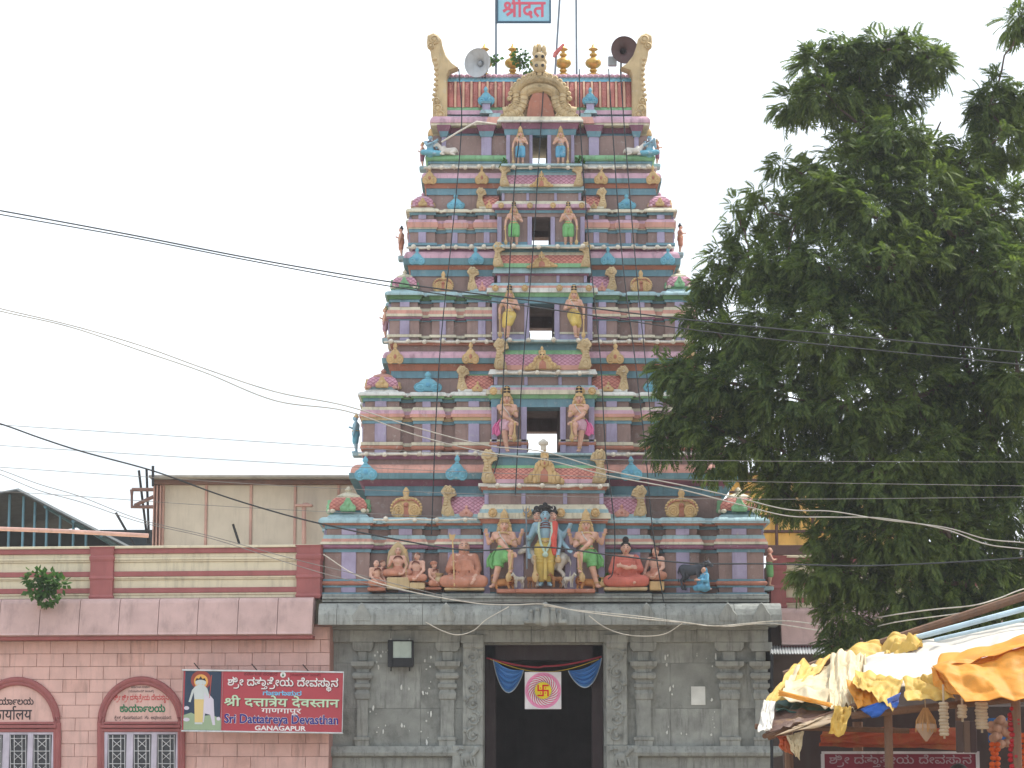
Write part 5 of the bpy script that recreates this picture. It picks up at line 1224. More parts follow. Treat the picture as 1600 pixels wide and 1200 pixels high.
glassd = mat('dark_window', (34, 34, 40), rough=.15, dirt=.2, bump=0, spec=.6)
grm = mat('white_grille', (206, 206, 208), rough=.5, dirt=.2)
def arch_pts(c, hw, ybase, ytop, Y, n=22):
    return [P(c - hw * math.cos(math.pi * k / n), ybase - (ybase - ytop) * math.sin(math.pi * k / n), Y) for k in range(n + 1)]
for c, k in wins:
    Yw_ = YL - .03
    win = MB(); pts = arch_pts(c, 66, 1129, 1061, Yw_)
    win.plate([(p.x, p.z) for p in pts][::-1], Yw_, YL + .04, 0); wo_ = win.build('window', pinkw, office)
    for hw, yt, rr2 in ((66, 1060, .055), (61, 1066, .04)):
        f = MB(); ap = arch_pts(c, hw, 1129, yt, Yw_ - .02)
        f.tube([P(c - hw, 1345, Yw_ - .02), P(c - hw, 1200, Yw_ - .02)] + ap + [P(c + hw, 1200, Yw_ - .02), P(c + hw, 1345, Yw_ - .02)], rr2, 8); f.build('arch_frame', marw, wo_, True)
    for a, b, o in ((1131, 1127, .05), (1137, 1132, .09), (1143, 1138, .06)):
        f = MB(); f.cbox(P(c - 64, a, Yw_).x, P(c + 64, a, Yw_).x, Yw_ - o, YL + .03, Z(a, Yw_), Z(b, Yw_), .008); f.build('transom', marw, wo_)
    f = MB(); f.box(P(c - 60, 1200, Yw_).x, P(c + 60, 1200, Yw_).x, YL - .022, YL + .03, Z(1310, YL), Z(1143, YL)); f.build('pane', glassd, wo_)
    for a, b in ((c - 63, c - 54), (c - 24, c - 13), (c + 16, c + 25), (c + 55, c + 63)):
        f = MB(); f.cbox(P(a, 1200, Yw_).x, P(b, 1200, Yw_).x, Yw_ - .04, YL + .02, Z(1310, Yw_), Z(1143, Yw_), .008); f.build('mullion', lilw, wo_)
    f = MB(); f.cbox(P(c - 54, 1200, Yw_).x, P(c + 55, 1200, Yw_).x, Yw_ - .035, YL + .02, Z(1147, Yw_), Z(1143, Yw_), .004); f.build('mullion', lilw, wo_)
    f = MB(); f.cbox(P(c - 72, 1310, Yw_).x, P(c + 72, 1310, Yw_).x, Yw_ - .12, YL + .02, Z(1318, Yw_), Z(1310, Yw_), .01); f.build('sill', marw, wo_)
    for a, b in ((c - 53, c - 25), (c - 12, c + 15), (c + 26, c + 54)):
        f = MB(); q = lambda u, v: P(a + (b - a) * u, v, Yw_ - .015)
        for u in (.04, .27, .73, .96): f.tube([q(u, 1148), q(u, 1308)], .008, 5)
        for n in range(9):
            v = 1153 + n * 20; f.tube([q(.04, v), q(.96, v)], .007, 5)
            if v + 14 < 1308: f.tube([q(.27, v + 3), q(.73, v + 14)], .007, 5); f.tube([q(.73, v + 3), q(.27, v + 14)], .007, 5)
        f.build('grille', grm, wo_)
# drain spout and roof-edge plant
mb = MB(); p0 = P(66, 936, YL - .3); mb.tube([p0 + Vector((.05, .3, .08)), p0, p0 + Vector((-.06, -.20, -.10))], [.08, .085, .09], 12); mb.build('drain_spout', pinkc, office, True)
# ---- right wing, mostly behind the tree
hall = wthing('temple_hall', 'cream and maroon banded building with pink eave behind the tree on the right', 'building', (P(1226, 1300, 1.0).x, 1.0, 0)); YRW = 1.0
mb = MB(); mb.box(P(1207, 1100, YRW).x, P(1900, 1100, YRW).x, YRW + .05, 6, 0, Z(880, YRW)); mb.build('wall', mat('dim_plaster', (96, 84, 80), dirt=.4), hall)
chajja(hall, (1222, 1290, 1352, 1414, 1476, 1538, 1600, 1662, 1724), YRW - .1, 17)
parapet(hall, 1224, 1760, YRW - .06, 17, ((1203, 1227), (1540, 1576)))
# corrugated tin awning between gateway and stall
aw = wthing('tin_awning', 'small corrugated tin awning in the gap right of the stone gateway', 'awning', P(1245, 1020, .2)); mb = MB(); n = 40; V = []
for k in range(n + 1):
    for j in (0, 1):
        p = P(1203 + 90 * k / n, 1009 + 12 * j, .75 - .9 * j); p.z += .018 * math.sin(k * math.pi); V.append((p.x, p.y, p.z + (.02 if k % 2 else -.02)))
mb._add(V, [(2 * k, 2 * k + 1, 2 * k + 3, 2 * k + 2) for k in range(n)])
o = mb.build('sheet', mat('tin', (190, 194, 196), rough=.45, metal=.5, dirt=.5), aw); q = o.modifiers.new('s', 'SOLIDIFY'); q.thickness = .006
mb = MB(); 
mb.tube([P(1206, 1022, -.1), P(1206, 1340, -.1)], .03, 8); mb.build('post', blk, aw)

# ================================================================== buildings behind
beige = mat('beige_sheet', (196, 186, 172), var=.06, dirt=.16, bump=.05, rough=.7)
rust = mat('rust_brown', (110, 84, 78), dirt=.3); rosew = mat('rose_post', (186, 150, 140), dirt=.25)
shed = wthing('sheet_walled_shed', 'beige sheet-walled rooftop shed with brown roof edge behind the left parapet', 'shed', P(390, 850, 7))
Ys = 7.0; xs = (255, 322, 392, 461, 529, 600, 670)
mb = MB(); mb.box(P(252, 800, Ys).x, P(670, 800, Ys).x, Ys + .05, Ys + 7, 0, Z(758, Ys)); mb.build('body', rust, shed)
for a, b in zip(xs, xs[1:]):
    mb = MB(); mb.cbox(P(a + 2, 800, Ys).x, P(b - 2, 800, Ys).x, Ys - .01, Ys + .06, Z(900, Ys), Z(758, Ys), .006); mb.build('sheet_panel', beige, shed)
for a in xs[:-1]: mb = MB(); mb.cbox(P(a - 2, 800, Ys).x, P(a + 2, 800, Ys).x, Ys - .05, Ys + .06, 0, Z(757, Ys), .01); mb.build('post', rosew, shed)
mb = MB(); mb.cbox(P(233, 750, Ys - .5).x, P(700, 750, Ys).x, Ys - .6, Ys + 7.5, Z(751, Ys), Z(747, Ys), .01); mb.build('roof', mat('roof_sheet', (150, 146, 140), dirt=.3), shed)
mb = MB(); mb.cbox(P(240, 754, Ys).x, P(700, 754, Ys).x, Ys - .25, Ys + 7, Z(758, Ys), Z(751.5, Ys), .01); mb.build('roof_beam', rust, shed)
for k in range(5): mb = MB(); a = 240 + 2.6 * k; mb.cbox(P(a, 800, Ys).x, P(a + 2.1, 800, Ys).x, Ys - .15 + .04 * (k % 2), Ys, Z(870, Ys), Z(759, Ys), .005); mb.build('slat', rust if k % 2 else rosew, shed)
mb = MB(); mb.tube([P(475, 850, Ys - .3), P(475, 792, Ys - .3)], .05, 8); mb.cbox(P(463, 792, Ys).x, P(490, 792, Ys).x, Ys - .4, Ys - .2, Z(794, Ys), Z(790.5, Ys), .01); mb.ell(P(478, 789, Ys - .3), (.10, .06, .05)); tag(mb.build('lamp_post', rosew), 'short lamp bracket standing in front of the beige shed', 'lamp')
gs = wthing('dark_roofed_shed', 'dark corrugated gable roof on blue posts at the far left', 'shed', P(60, 850, 13)); Yg = 13.0
mb = MB(); V = []
ridge = P(31, 766, Yg); eave = P(205, 856, Yg); le = P(-150, 800, Yg)
for a, b, nn in ((ridge, eave, 30), (ridge, le, 24)):
    V = []; 
    for k in range(2):
        pass
    dark = mat('dark_asbestos', (82, 88, 90), dirt=.5)
    m_ = MB(); L_ = 40
    for k in range(L_ + 1):
        for q, p in enumerate((a, b)): V.append((p.x, Yg - .4 + 9.0 * k / L_, p.z + (.03 if k % 2 else -.03)))
    m_._add(V, [(2 * k, 2 * k + 1, 2 * k + 3, 2 * k + 2) for k in range(L_)]); o = m_.build('roof_slope', dark, gs); q = o.modifiers.new('s', 'SOLIDIFY'); q.thickness = .03
mb = MB(); mb.box(le.x, eave.x, Yg + 6, Yg + 6.2, 0, Z(790, Yg)); mb.build('back_wall', mat('shed_dark', (58, 64, 66), dirt=.4), gs)
for px in (-22, -4, 14, 36, 54, 73, 94, 115, 135): 
    mb = MB(); zt_ = P(31, 766, Yg).z + (P(205, 856, Yg).z - P(31, 766, Yg).z) * max(0, (px - 31)) / 174.0 - .1
    mb.cbox(P(px - 1.7, 800, Yg).x, P(px + 1.7, 800, Yg).x, Yg, Yg + .1, 0, zt_, .01); mb.build('post', mat('blue_steel', (110, 150, 166), dirt=.2), gs)
for f in (.25, .5, .75):
    mb = MB(); p = ridge.lerp(eave, f); mb.tube([Vector((p.x, Yg - .3, p.z - .08)), Vector((p.x, Yg + 6, p.z - .08))], .05, 6); mb.build('purlin', mat('blue_steel', (110, 150, 166)), gs)
mb = MB(); mb.tube([P(-60, 824, 5), P(100, 830, 5), P(232, 837, 5)], .045, 8); tag(mb.build('roof_pipe', rosew), 'long rusty pipe running above the left parapet', 'pipe')
fr = wthing('rooftop_sign_frame', 'empty rusty rectangular frame sticking out left of the beige shed', 'frame', P(222, 790, 6)); 
f = lambda a, b: P(a, b, 6)
mb = MB(); mb.tube([f(206, 765), f(206, 792), f(240, 792)], .045, 6); mb.build('lower_bar', rust, fr)
mb = MB(); mb.tube([f(206, 765), f(240, 765)], .045, 6); mb.build('upper_bar', rust, fr)
mb = MB(); mb.tube([f(210, 790), f(240, 776)], .045, 6); mb.build('brace', rust, fr)
for k, (a, b, lab) in enumerate((((217, 735), (231, 850), 'leaning thin rod nearest the empty rooftop frame'), ((229, 733), (233, 850), 'upright thin rod beside the beige shed corner'), ((239, 728), (239, 760), 'short rod on the corner of the shed roof'), ((181, 801), (209, 850), 'slanting stick rising behind the left parapet'), ((364, 819), (374, 850), 'short stick rising in front of the beige shed'))):
    mb = MB(); mb.tube([P(*a, 6.2), P(*b, 6.2)], .03, 6); tag(mb.build('thin_rod', blk), lab, 'rod')
ra = wthing('open_upper_hall', 'yellow-lit cream upper hall with brown beams behind the tree', 'building', P(1250, 870, 6)); Yh = 6.0
ylw = mat('yellow_sheet', (232, 206, 146), var=.12, dirt=.25, rough=.8)
_t = ylw.node_tree; _tl = _t.nodes.new('ShaderNodeBsdfTranslucent'); _b = _t.nodes['Principled BSDF']; _t.links.new(_b.inputs['Base Color'].links[0].from_socket, _tl.inputs[0]); _ms = _t.nodes.new('ShaderNodeMixShader'); _ms.inputs[0].default_value = .6
_t.links.new(_b.outputs[0], _ms.inputs[1]); _t.links.new(_tl.outputs[0], _ms.inputs[2]); _t.links.new(_ms.outputs[0], _t.nodes['Material Output'].inputs[0])
mb = MB(); mb.box(P(1140, 800, Yh).x, P(1420, 800, Yh).x, Yh + .1, Yh + .112, Z(860, Yh), Z(742, Yh)); mb.build('translucent_sheet', ylw, ra)
for a, b, m in ((742, 738, rust), (752, 748, rust), (770, 767, rust), (785, 782, rust), (808, 804, rust), (832, 828, rust), (868, 853, rust)):
    mb = MB(); mb.cbox(P(1140, a, Yh).x, P(1420, a, Yh).x, Yh - .02 if a != 868 else Yh - .2, Yh + .12, Z(a, Yh), Z(b, Yh), .008); mb.build('beam', m, ra)
for px in (1160, 1213, 1270, 1330, 1390): mb = MB(); mb.cbox(P(px - 2, 800, Yh).x, P(px + 2, 800, Yh).x, Yh - .06, Yh + .1, 0, Z(740, Yh), .008); mb.build('post', rust, ra)
mb = MB(); mb.tube([P(1240, 772, Yh - .05), P(1268, 786, Yh - .05)], .03, 6); mb.build('brace', rust, ra)

# ================================================================== neem tree in front of the tower's right side
def leaf_mat(name, a, b, trans=.35):
    m = bpy.data.materials.new(name); m.use_nodes = True; t = m.node_tree; N = t.nodes; L = t.links; N.clear()
    g = N.new('ShaderNodeNewGeometry'); n1 = N.new('ShaderNodeTexNoise'); n1.inputs['Scale'].default_value = .55; n1.inputs['Detail'].default_value = 3; L.new(g.outputs['Position'], n1.inputs['Vector'])
    r = N.new('ShaderNodeMath'); r.operation = 'MULTIPLY_ADD'; r.inputs[1].default_value = .45; L.new(g.outputs['Random Per Island'], r.inputs[0]); L.new(n1.outputs[0], r.inputs[2])
    mr = N.new('ShaderNodeMapRange'); mr.inputs[1].default_value = .38; mr.inputs[2].default_value = 1.0; L.new(r.outputs[0], mr.inputs[0])
    mx = N.new('ShaderNodeMix'); mx.data_type = 'RGBA'; mx.inputs[6].default_value = (*a, 1); mx.inputs[7].default_value = (*b, 1); L.new(mr.outputs[0], mx.inputs[0])
    d = N.new('ShaderNodeBsdfPrincipled'); d.inputs['Roughness'].default_value = .6; d.inputs['Specular IOR Level'].default_value = .15; L.new(mx.outputs[2], d.inputs['Base Color'])
    tr = N.new('ShaderNodeBsdfTranslucent'); hs = N.new('ShaderNodeHueSaturation'); hs.inputs['Value'].default_value = 1.5; hs.inputs['Saturation'].default_value = 1.15; L.new(mx.outputs[2], hs.inputs['Color']); L.new(hs.outputs[0], tr.inputs[0])
    ms = N.new('ShaderNodeMixShader'); ms.inputs[0].default_value = trans; L.new(d.outputs[0], ms.inputs[1]); L.new(tr.outputs[0], ms.inputs[2])
    o = N.new('ShaderNodeOutputMaterial'); L.new(ms.outputs[0], o.inputs[0]); MATS[name] = m; return m
neem_m = leaf_mat('neem_leaf', (.034, .064, .022), (.135, .180, .046), .42)
bark = mat('bark', (96, 80, 68), dirt=.4, bump=.9, rough=.95)
def frond_template(n=7):
    """unit pinnate leaf along +x, drooping in -z: list of quads"""
    q = []
    for i in range(n):
        t = (i + 1) / n; x = .12 + .80 * t; sag = -.16 * t * t; L = .36 * (1 - .45 * abs(t - .45))
        for s in (-1, 1):
            a = np.array([x, 0, sag]); tip = a + np.array([L * .62, s * L * .78, -.07 - .10 * t]); mid = (a + tip) / 2
            per = np.array([.78, -s * .62, 0]) * L * .17
            q.append([a, mid + per + [0, 0, .015], tip, mid - per + [0, 0, .015]])
    q.append([np.array([.9, 0, -.15]), np.array([1.05, .045, -.19]), np.array([1.22, 0, -.26]), np.array([1.05, -.045, -.19])])
    return np.array(q)                              # (k,4,3)
FT = frond_template()
def fronds(centers, dirs, sizes, rng):
    """place fronds; dirs = pointing direction"""
    d = dirs / np.linalg.norm(dirs, axis=1)[:, None]
    up = np.tile([0, 0, 1.0], (len(d), 1)) + rng.normal(0, .35, d.shape)
    s = np.cross(up, d); s /= np.linalg.norm(s, axis=1)[:, None]; u = np.cross(d, s)
    k = FT.shape[0]; T = FT.reshape(-1, 3)
    V = centers[:, None, :] + sizes[:, None, None] * (T[None, :, 0:1] * d[:, None, :] + T[None, :, 1:2] * s[:, None, :] + T[None, :, 2:3] * u[:, None, :])
    V[:, :, 2] -= (sizes[:, None] * .18) * (T[None, :, 0] ** 2)
    return V.reshape(-1, 3)
def quads_mesh(name, V, m):
    n = len(V) // 4; me = bpy.data.meshes.new(name); me.vertices.add(len(V)); me.vertices.foreach_set('co', V.astype('f4').ravel())
    me.loops.add(4 * n); me.loops.foreach_set('vertex_index', np.arange(4 * n, dtype='i4')); me.polygons.add(n); me.polygons.foreach_set('loop_start', np.arange(0, 4 * n, 4, dtype='i4'))
    try: me.polygons.foreach_set('loop_total', np.full(n, 4, 'i4'))
    except Exception: pass
    me.update(); me.validate(); me.materials.append(m); return me
CL = [  # px, py, radius px, depth offset, density
 (1242, 158, 36, 0, 1), (1270, 100, 38, 0, 1), (1290, 145, 46, -.3, 1), (1340, 100, 44, .2, 1), (1385, 78, 42, 0, 1), (1432, 72, 36, .2, 1), (1458, 98, 30, 0, 1), (1345, 150, 44, .3, 1), (1400, 150, 40, .3, .8), (1320, 70, 30, .1, .7),
 (1592, 28, 30, 0, 1), (1350, 205, 50, 0, 1), (1400, 225, 60, -.5, 1), (1330, 260, 60, -.6, 1), (1300, 310, 58, -.8, 1), (1455, 235, 50, .2, .9), (1545, 165, 40, .2, .8), (1570, 210, 52, 0, 1), (1560, 130, 26, .2, .6), (1590, 160, 40, .3, 1),
 (1510, 260, 55, 0, 1), (1440, 310, 75, -.8, 1), (1370, 340, 75, -1.2, 1), (1225, 255, 24, .2, .35), (1260, 275, 34, 0, .6), (1245, 345, 38, -.3, .7), (1185, 305, 22, .2, .3), (1200, 330, 34, 0, .5), (1165, 365, 34, 0, .5), (1150, 330, 18, .2, .25),
 (1125, 405, 32, .1, .7), (1115, 440, 32, 0, .8), (1170, 420, 44, -.3, 1), (1230, 410, 58, -.7, 1), (1300, 420, 80, -1.2, 1), (1400, 420, 85, -1.4, 1), (1490, 370, 80, -1.0, 1), (1570, 330, 80, -.4, 1), (1560, 430, 80, -1.2, 1.1),
 (1100, 495, 36, 0, .8), (1130, 530, 52, -.5, 1), (1200, 510, 70, -1.0, 1), (1300, 530, 85, -1.6, 1), (1400, 520, 85, -1.2, 1), (1490, 490, 85, -.6, 1), (1590, 500, 60, -1.6, 1.2), (1050, 575, 32, -.2, .9), (1085, 590, 50, -.6, 1), (1150, 600, 62, -1.0, 1),
 (1230, 620, 80, -1.4, 1), (1330, 640, 90, -1.4, 1), (1430, 620, 90, -1.0, 1), (1520, 600, 85, -.4, 1), (1590, 590, 60, -1.6, 1.2), (1050, 645, 34, -.3, .9), (1042, 690, 24, -.2, .8), (1095, 660, 48, -.6, 1), (1115, 715, 32, -.5, 1), (1165, 690, 50, -.8, 1), (1225, 705, 50, -1, 1),
 (1210, 755, 38, -.8, .9), (1240, 785, 22, -.7, .7), (1300, 730, 60, -1.2, 1), (1380, 740, 85, -1.6, 1), (1470, 720, 90, -1.2, 1), (1560, 700, 85, -.4, 1), (1320, 800, 45, -1.2, 1), (1400, 840, 75, -1.4, 1), (1480, 830, 80, -1.0, 1), (1570, 800, 85, -.2, 1), (1300, 840, 34, -1.0, .9),
 (1268, 895, 30, -1.0, .8), (1300, 890, 42, -1.0, .9), (1345, 900, 48, -1.0, 1), (1420, 920, 60, -1.0, 1), (1510, 910, 75, -.6, 1), (1590, 900, 60, 0, 1), (1320, 960, 40, -.8, 1), (1390, 985, 50, -.8, 1), (1470, 985, 60, -.6, 1), (1560, 970, 60, -.2, 1), (1310, 1010, 28, -.7, .9)]
YT = -6.0
rng = np.random.default_rng(11)
tree = wthing('neem_tree', 'large dark green neem tree with drooping feathery leaves on the right', 'tree', (P(1500, 1300, YT).x, YT, 0))
base = Vector((P(1500, 1300, YT + 1).x, YT + 1.0, 0)); fork = Vector((P(1480, 1000, YT + 1).x, YT + 1.0, Z(1000, YT + 1)))
def wig(a, b, r0, r1, n=7, amp=.12, seed=0):
    rr = random.Random(seed); pts = []; rad = []
    for i in range(n + 1):
        t = i / n; p = a.lerp(b, t); e = amp * math.sin(math.pi * t) * (b - a).length
        pts.append(p + Vector((rr.uniform(-1, 1), rr.uniform(-1, 1), rr.uniform(-.3, 1))) * e * .5); rad.append(r0 + (r1 - r0) * t)
    return pts, rad
trunk = MB(); pts, rad = wig(base, fork, .42, .30, 8, .03, 1); rad[0] = .6; trunk.tube(pts, rad, 14); tk = trunk.build('trunk', bark, tree, True)
hubs = [Vector(P(px, py, YT + d)) for px, py, d in ((1420, 820, .6), (1330, 640, .4), (1460, 560, .8), (1560, 640, 1.0), (1400, 330, .6), (1520, 330, 1.0), (1470, 190, .4), (1210, 600, 0), (1300, 470, .4))]
links = [(fork, hubs[0], .26, .18), (hubs[0], hubs[1], .17, .11), (fork, hubs[2], .24, .17), (fork, hubs[3], .2, .13), (hubs[2], hubs[4], .15, .09), (hubs[2], hubs[5], .14, .09), (hubs[4], hubs[6], .07, .012), (hubs[1], hubs[7], .10, .06), (hubs[2], hubs[8], .12, .07)]
for i, (a, b, r0, r1) in enumerate(links): mb = MB(); p_, r_ = wig(a, b, r0, r1, 7, .07, i + 5); mb.tube(p_, r_, 10); mb.build('limb', bark, tree, True)
AC, AD, AS = [], [], []
tw = MB()
CL.sort(key=lambda q: -q[2] + .12 * math.hypot(q[0] - 1470, q[1] - 560))
for (px, py, rp, dz, den) in CL:
    Yc = YT + dz; c = P(px, py, Yc); r = (.93 if rp < 55 else 1.04) * rp / PXM(py, Yc); c = np.array(c)
    h = min([q for q in hubs if (q - Vector(c)).length > .2], key=lambda q: (q - Vector(c)).length + .25 * (q - fork).length)
    hubs.append(Vector(c))
    p_, r_ = wig(h, Vector(c), max(.02, .05 * min(1, r / .8)), .012, 5, .10, int(px * 7 + py)); tw.tube(p_, r_, 5)
    # twig-end rosettes: leaves radiate from a tip and droop
    nr_ = max(4, int(den * (8 + 42 * r * r)))
    for k in range(nr_):
        d = rng.normal(0, 1, 3); d[2] = d[2] * .8 + .12; d /= np.linalg.norm(d)
        tip = c + d * r * rng.uniform(.35, .95) * np.array([1.0, .9, .85]); m_ = int(rng.integers(9, 17))
        ax = d + np.array([0, 0, .25])
        dd = rng.normal(0, 1, (m_, 3)); dd /= np.linalg.norm(dd, axis=1)[:, None]; dd = dd * .95 + ax * .75 + np.array([0, 0, -.22])
        AC.append(tip + rng.normal(0, .05, (m_, 3))); AD.append(dd); AS.append(rng.uniform(.17, .29, m_))
    n = int(den * (14 + 300 * r * r)); d = rng.normal(0, 1, (n, 3)); d /= np.linalg.norm(d, axis=1)[:, None]
    AC.append(c + d * (r * .75 * rng.uniform(0, 1, n) ** .5)[:, None] + np.array([0, .35, 0])); AD.append(d + np.array([0, 0, -.3])); AS.append(rng.uniform(.24, .36, n))
tw.build('twigs', bark, tree)['kind'] = 'stuff'
V = fronds(np.vstack(AC), np.vstack(AD), np.concatenate(AS), rng)
crown_o = link('crown', quads_mesh('crown', V, neem_m), tree)
print('fronds', len(V) // 4 // FT.shape[0], 'quads', len(V) // 4)

# ---- small fig plants rooted in the masonry
fig_m = leaf_mat('fig_leaf', (.030, .085, .020), (.09, .17, .05), .3)
def bush(name, label, px, py, Y, rpx, n, seed, hang=.3):
    rg = np.random.default_rng(seed); t = wthing(name, label, 'plant', P(px, py, Y)); c = np.array(P(px, py, Y)); r = rpx / PXM(py, Y)
    d = rg.normal(0, 1, (n, 3)); d /= np.linalg.norm(d, axis=1)[:, None]; pos = c + d * (r * rg.uniform(.3, 1, n) ** .6)[:, None] * np.array([1, .7, .75])
    lob = rg.normal(0, .36, (6, 3)) * r * np.array([1.1, .4, .8]); pos = pos * .55 + c * .45 + lob[rg.integers(0, 6, n)]
    f = d + np.array([0, -.4, -hang]) + rg.normal(0, .3, (n, 3)); f /= np.linalg.norm(f, axis=1)[:, None]
    s = np.cross(f, rg.normal(0, 1, (n, 3))); s /= np.linalg.norm(s, axis=1)[:, None]; L = rg.uniform(.09, .16, n)[:, None] * (1 if rpx > 20 else .7)
    V = np.stack([pos, pos + f * L * .45 + s * L * .36, pos + f * L, pos + f * L * .45 - s * L * .36], 1).reshape(-1, 3)
    link('foliage', quads_mesh('foliage', V, fig_m), t); mb = MB()
    for k in range(6): e = Vector(c) + Vector(tuple(lob[k])); mb.tube([Vector(c) + Vector((0, .1, -r * .6)), Vector(c), e], [.015, .012, .006], 5)
    mb.build('stem', bark, t); return t
bush('fig_plant', 'leafy fig sapling sprouting over the drain spout on the left parapet', 66, 912, YL - .35, 31, 420, 1)
bush('fig_plant', 'leafy sapling growing between the gilded finials on the tower roof', 812, 98, YR + .3, 20, 170, 2)
bush('fig_plant', 'small weed sprouting behind the pale loudspeaker on the roof', 773, 92, YR + .5, 10, 50, 3)
bush('fig_plant', 'tiny weed at the right end of the topmost ledge', 901, 255, YF[4] - .3, 9, 50, 4)
bush('fig_plant', 'tiny weed at the left end of the topmost ledge', 790, 255, YF[4] - .3, 8, 40, 5)
bush('potted_greens', 'small dark green tuft beside the red-robed saint', 948, 908, YS - .2, 8, 60, 6)

# ================================================================== wires, cords, bulb strings
def catmull(pts, n=10):
    pts = [Vector(p) for p in pts]; q = [pts[0] * 2 - pts[1]] + pts + [pts[-1] * 2 - pts[-2]]; out = []
    for i in range(1, len(q) - 2):
        for k in range(n):
            t = k / n; a, b, c, d = q[i - 1], q[i], q[i + 1], q[i + 2]
            out.append(.5 * ((2 * b) + (c - a) * t + (2 * a - 5 * b + 4 * c - d) * t * t + (3 * b - a - 3 * c + d) * t ** 3))
    return out + [pts[-1]]
wmid = mat('cable_dusty', (160, 156, 148), rough=.6, bump=0)
wblk = mat('cable_black', (46, 50, 54), rough=.6, bump=0); wgry = mat('cable_grey', (120, 118, 116), rough=.6, bump=0); wwht = mat('cable_white', (206, 200, 188), rough=.6, bump=0, dirt=.4)
def wire(name, label, pts, Y, rpx, m, group='overhead cables'):
    P3 = [P(p[0], p[1], p[2] if len(p) > 2 else Y) for p in pts]
    Q3 = catmull(P3, 8)
    if pts[0][0] < 0: Q3.insert(0, Q3[0] + (Q3[0] - Q3[1]).normalized() * 14)       # the spans go on to their poles
    if pts[-1][0] > 1600: Q3.append(Q3[-1] + (Q3[-1] - Q3[-2]).normalized() * 14)
    r = rpx / PXM(600, Y) / 2
    mb = MB(); mb.tube(Q3, r, 6); return tag(mb.build(name, m), label, 'cable', group)
wire('overhead_cable', 'upper of two black cables crossing the tower and tree from the upper left', [(-80, 316), (0, 329), (200, 366), (400, 405), (620, 442), (850, 472), (1080, 500), (1300, 522), (1600, 551), (1700, 560)], -14, 2.4, wblk)
wire('overhead_cable', 'lower of two black cables crossing the tower and tree from the upper left', [(-80, 320), (0, 335), (200, 370), (400, 409), (620, 449), (850, 482), (1080, 515), (1300, 540), (1600, 570), (1700, 580)], -14.2, 2.0, wblk)
wire('overhead_cable', 'thick dark cable dipping from left over the statues to the tree', [(-80, 640), (0, 662), (62, 684), (130, 706), (240, 736), (340, 772), (420, 797), (500, 818), (620, 843), (735, 860), (850, 855), (960, 868), (1080, 880), (1200, 881), (1340, 884), (1460, 880), (1600, 871), (1700, 860)], -13, 2.6, wblk)
wire('overhead_cable', 'upper strand of the twisted white service wire across the tower', [(-60, 465), (0, 482), (110, 508), (220, 540), (320, 576), (430, 612), (540, 634), (650, 668), (760, 696), (850, 706), (950, 735), (1060, 757), (1150, 777), (1230, 796), (1300, 799), (1380, 812), (1476, 824), (1540, 842), (1600, 848), (1700, 860)], -12.5, 2.0, wmid)
wire('overhead_cable', 'lower strand of the twisted white service wire across the tower', [(-60, 469), (0, 486), (110, 511), (220, 548), (320, 582), (430, 626), (540, 642), (650, 680), (760, 707), (850, 718), (950, 743), (1060, 764), (1150, 787), (1230, 806), (1300, 808), (1380, 810), (1476, 827), (1540, 850), (1600, 858), (1700, 872)], -12.6, 2.0, wmid)
for k, (pts, lab) in enumerate((([(-50, 661), (0, 664), (280, 682), (560, 700), (850, 716), (1150, 720), (1300, 721), (1650, 722)], 'highest thin grey wire left of the tower'), ([(-50, 693), (0, 696), (280, 714), (560, 730), (850, 742), (1150, 752), (1650, 760)], 'thin grey wire just under the highest thin grey wire'),
    ([(-50, 727), (0, 730), (240, 746), (500, 762), (850, 775), (1200, 780), (1650, 776)], 'thin grey wire touching the beige shed roof'), ([(-50, 766), (40, 770), (160, 778), (300, 788), (520, 800), (850, 812), (1200, 815)], 'thin grey wire above the dark shed roof'))):
    wire('thin_wire', lab, pts, -11 + .2 * k, 1.0, wgry, 'thin overhead wires')
wire('thin_wire', 'upper of two spliced wires running down to the office parapet', [(-40, 724), (0, 734), (60, 756), (126, 776), (220, 812), (330, 838), (457, 873), (560, 898), (680, 928), (740, 940), (850, 941)], -10, 1.3, wgry, 'spliced wires')
wire('thin_wire', 'lower of two spliced wires running down to the office parapet', [(-40, 728), (0, 741), (60, 766), (128, 785), (220, 816), (332, 842), (455, 881), (540, 905), (640, 925)], -10.1, 1.3, wgry, 'spliced wires')
wire('service_wire', 'long cream wire looped along the stone cornice to the stall', [(505, 866), (560, 900), (640, 924), (740, 942), (800, 945), (850, 944, -.75), (905, 955, -.75), (985, 965, -.75), (1070, 973, -.75), (1120, 978, -.8), (1220, 970, -1), (1300, 976, -4), (1400, 960, -8), (1460, 952, -9), (1520, 946, -10), (1560, 935, -10), (1600, 920, -10), (1680, 900, -10)], -.9, 1.8, wwht, 'wires on the cornice')
wire('service_wire', 'second cream wire sagging beside the first toward the stall roof', [(850, 946, -.7), (900, 953, -.7), (1000, 963, -.72), (1067, 972, -.75), (1130, 979, -.8), (1200, 974, -1), (1280, 985, -3), (1330, 988, -5), (1400, 972, -8), (1500, 958, -9), (1560, 945, -10), (1600, 936, -10), (1680, 915, -10)], -.8, 1.6, wwht, 'wires on the cornice')
wire('service_wire', 'slack wire loop hanging under the left half of the cornice', [(665, 972), (690, 985), (715, 992), (740, 985), (760, 968), (795, 948)], -.72, 1.5, wwht, 'wires on the cornice')
wire('service_wire', 'slack wire loop hanging under the right half of the cornice', [(920, 962), (945, 980), (975, 991), (1010, 994), (1040, 990), (1066, 974)], -.72, 1.5, wwht, 'wires on the cornice')
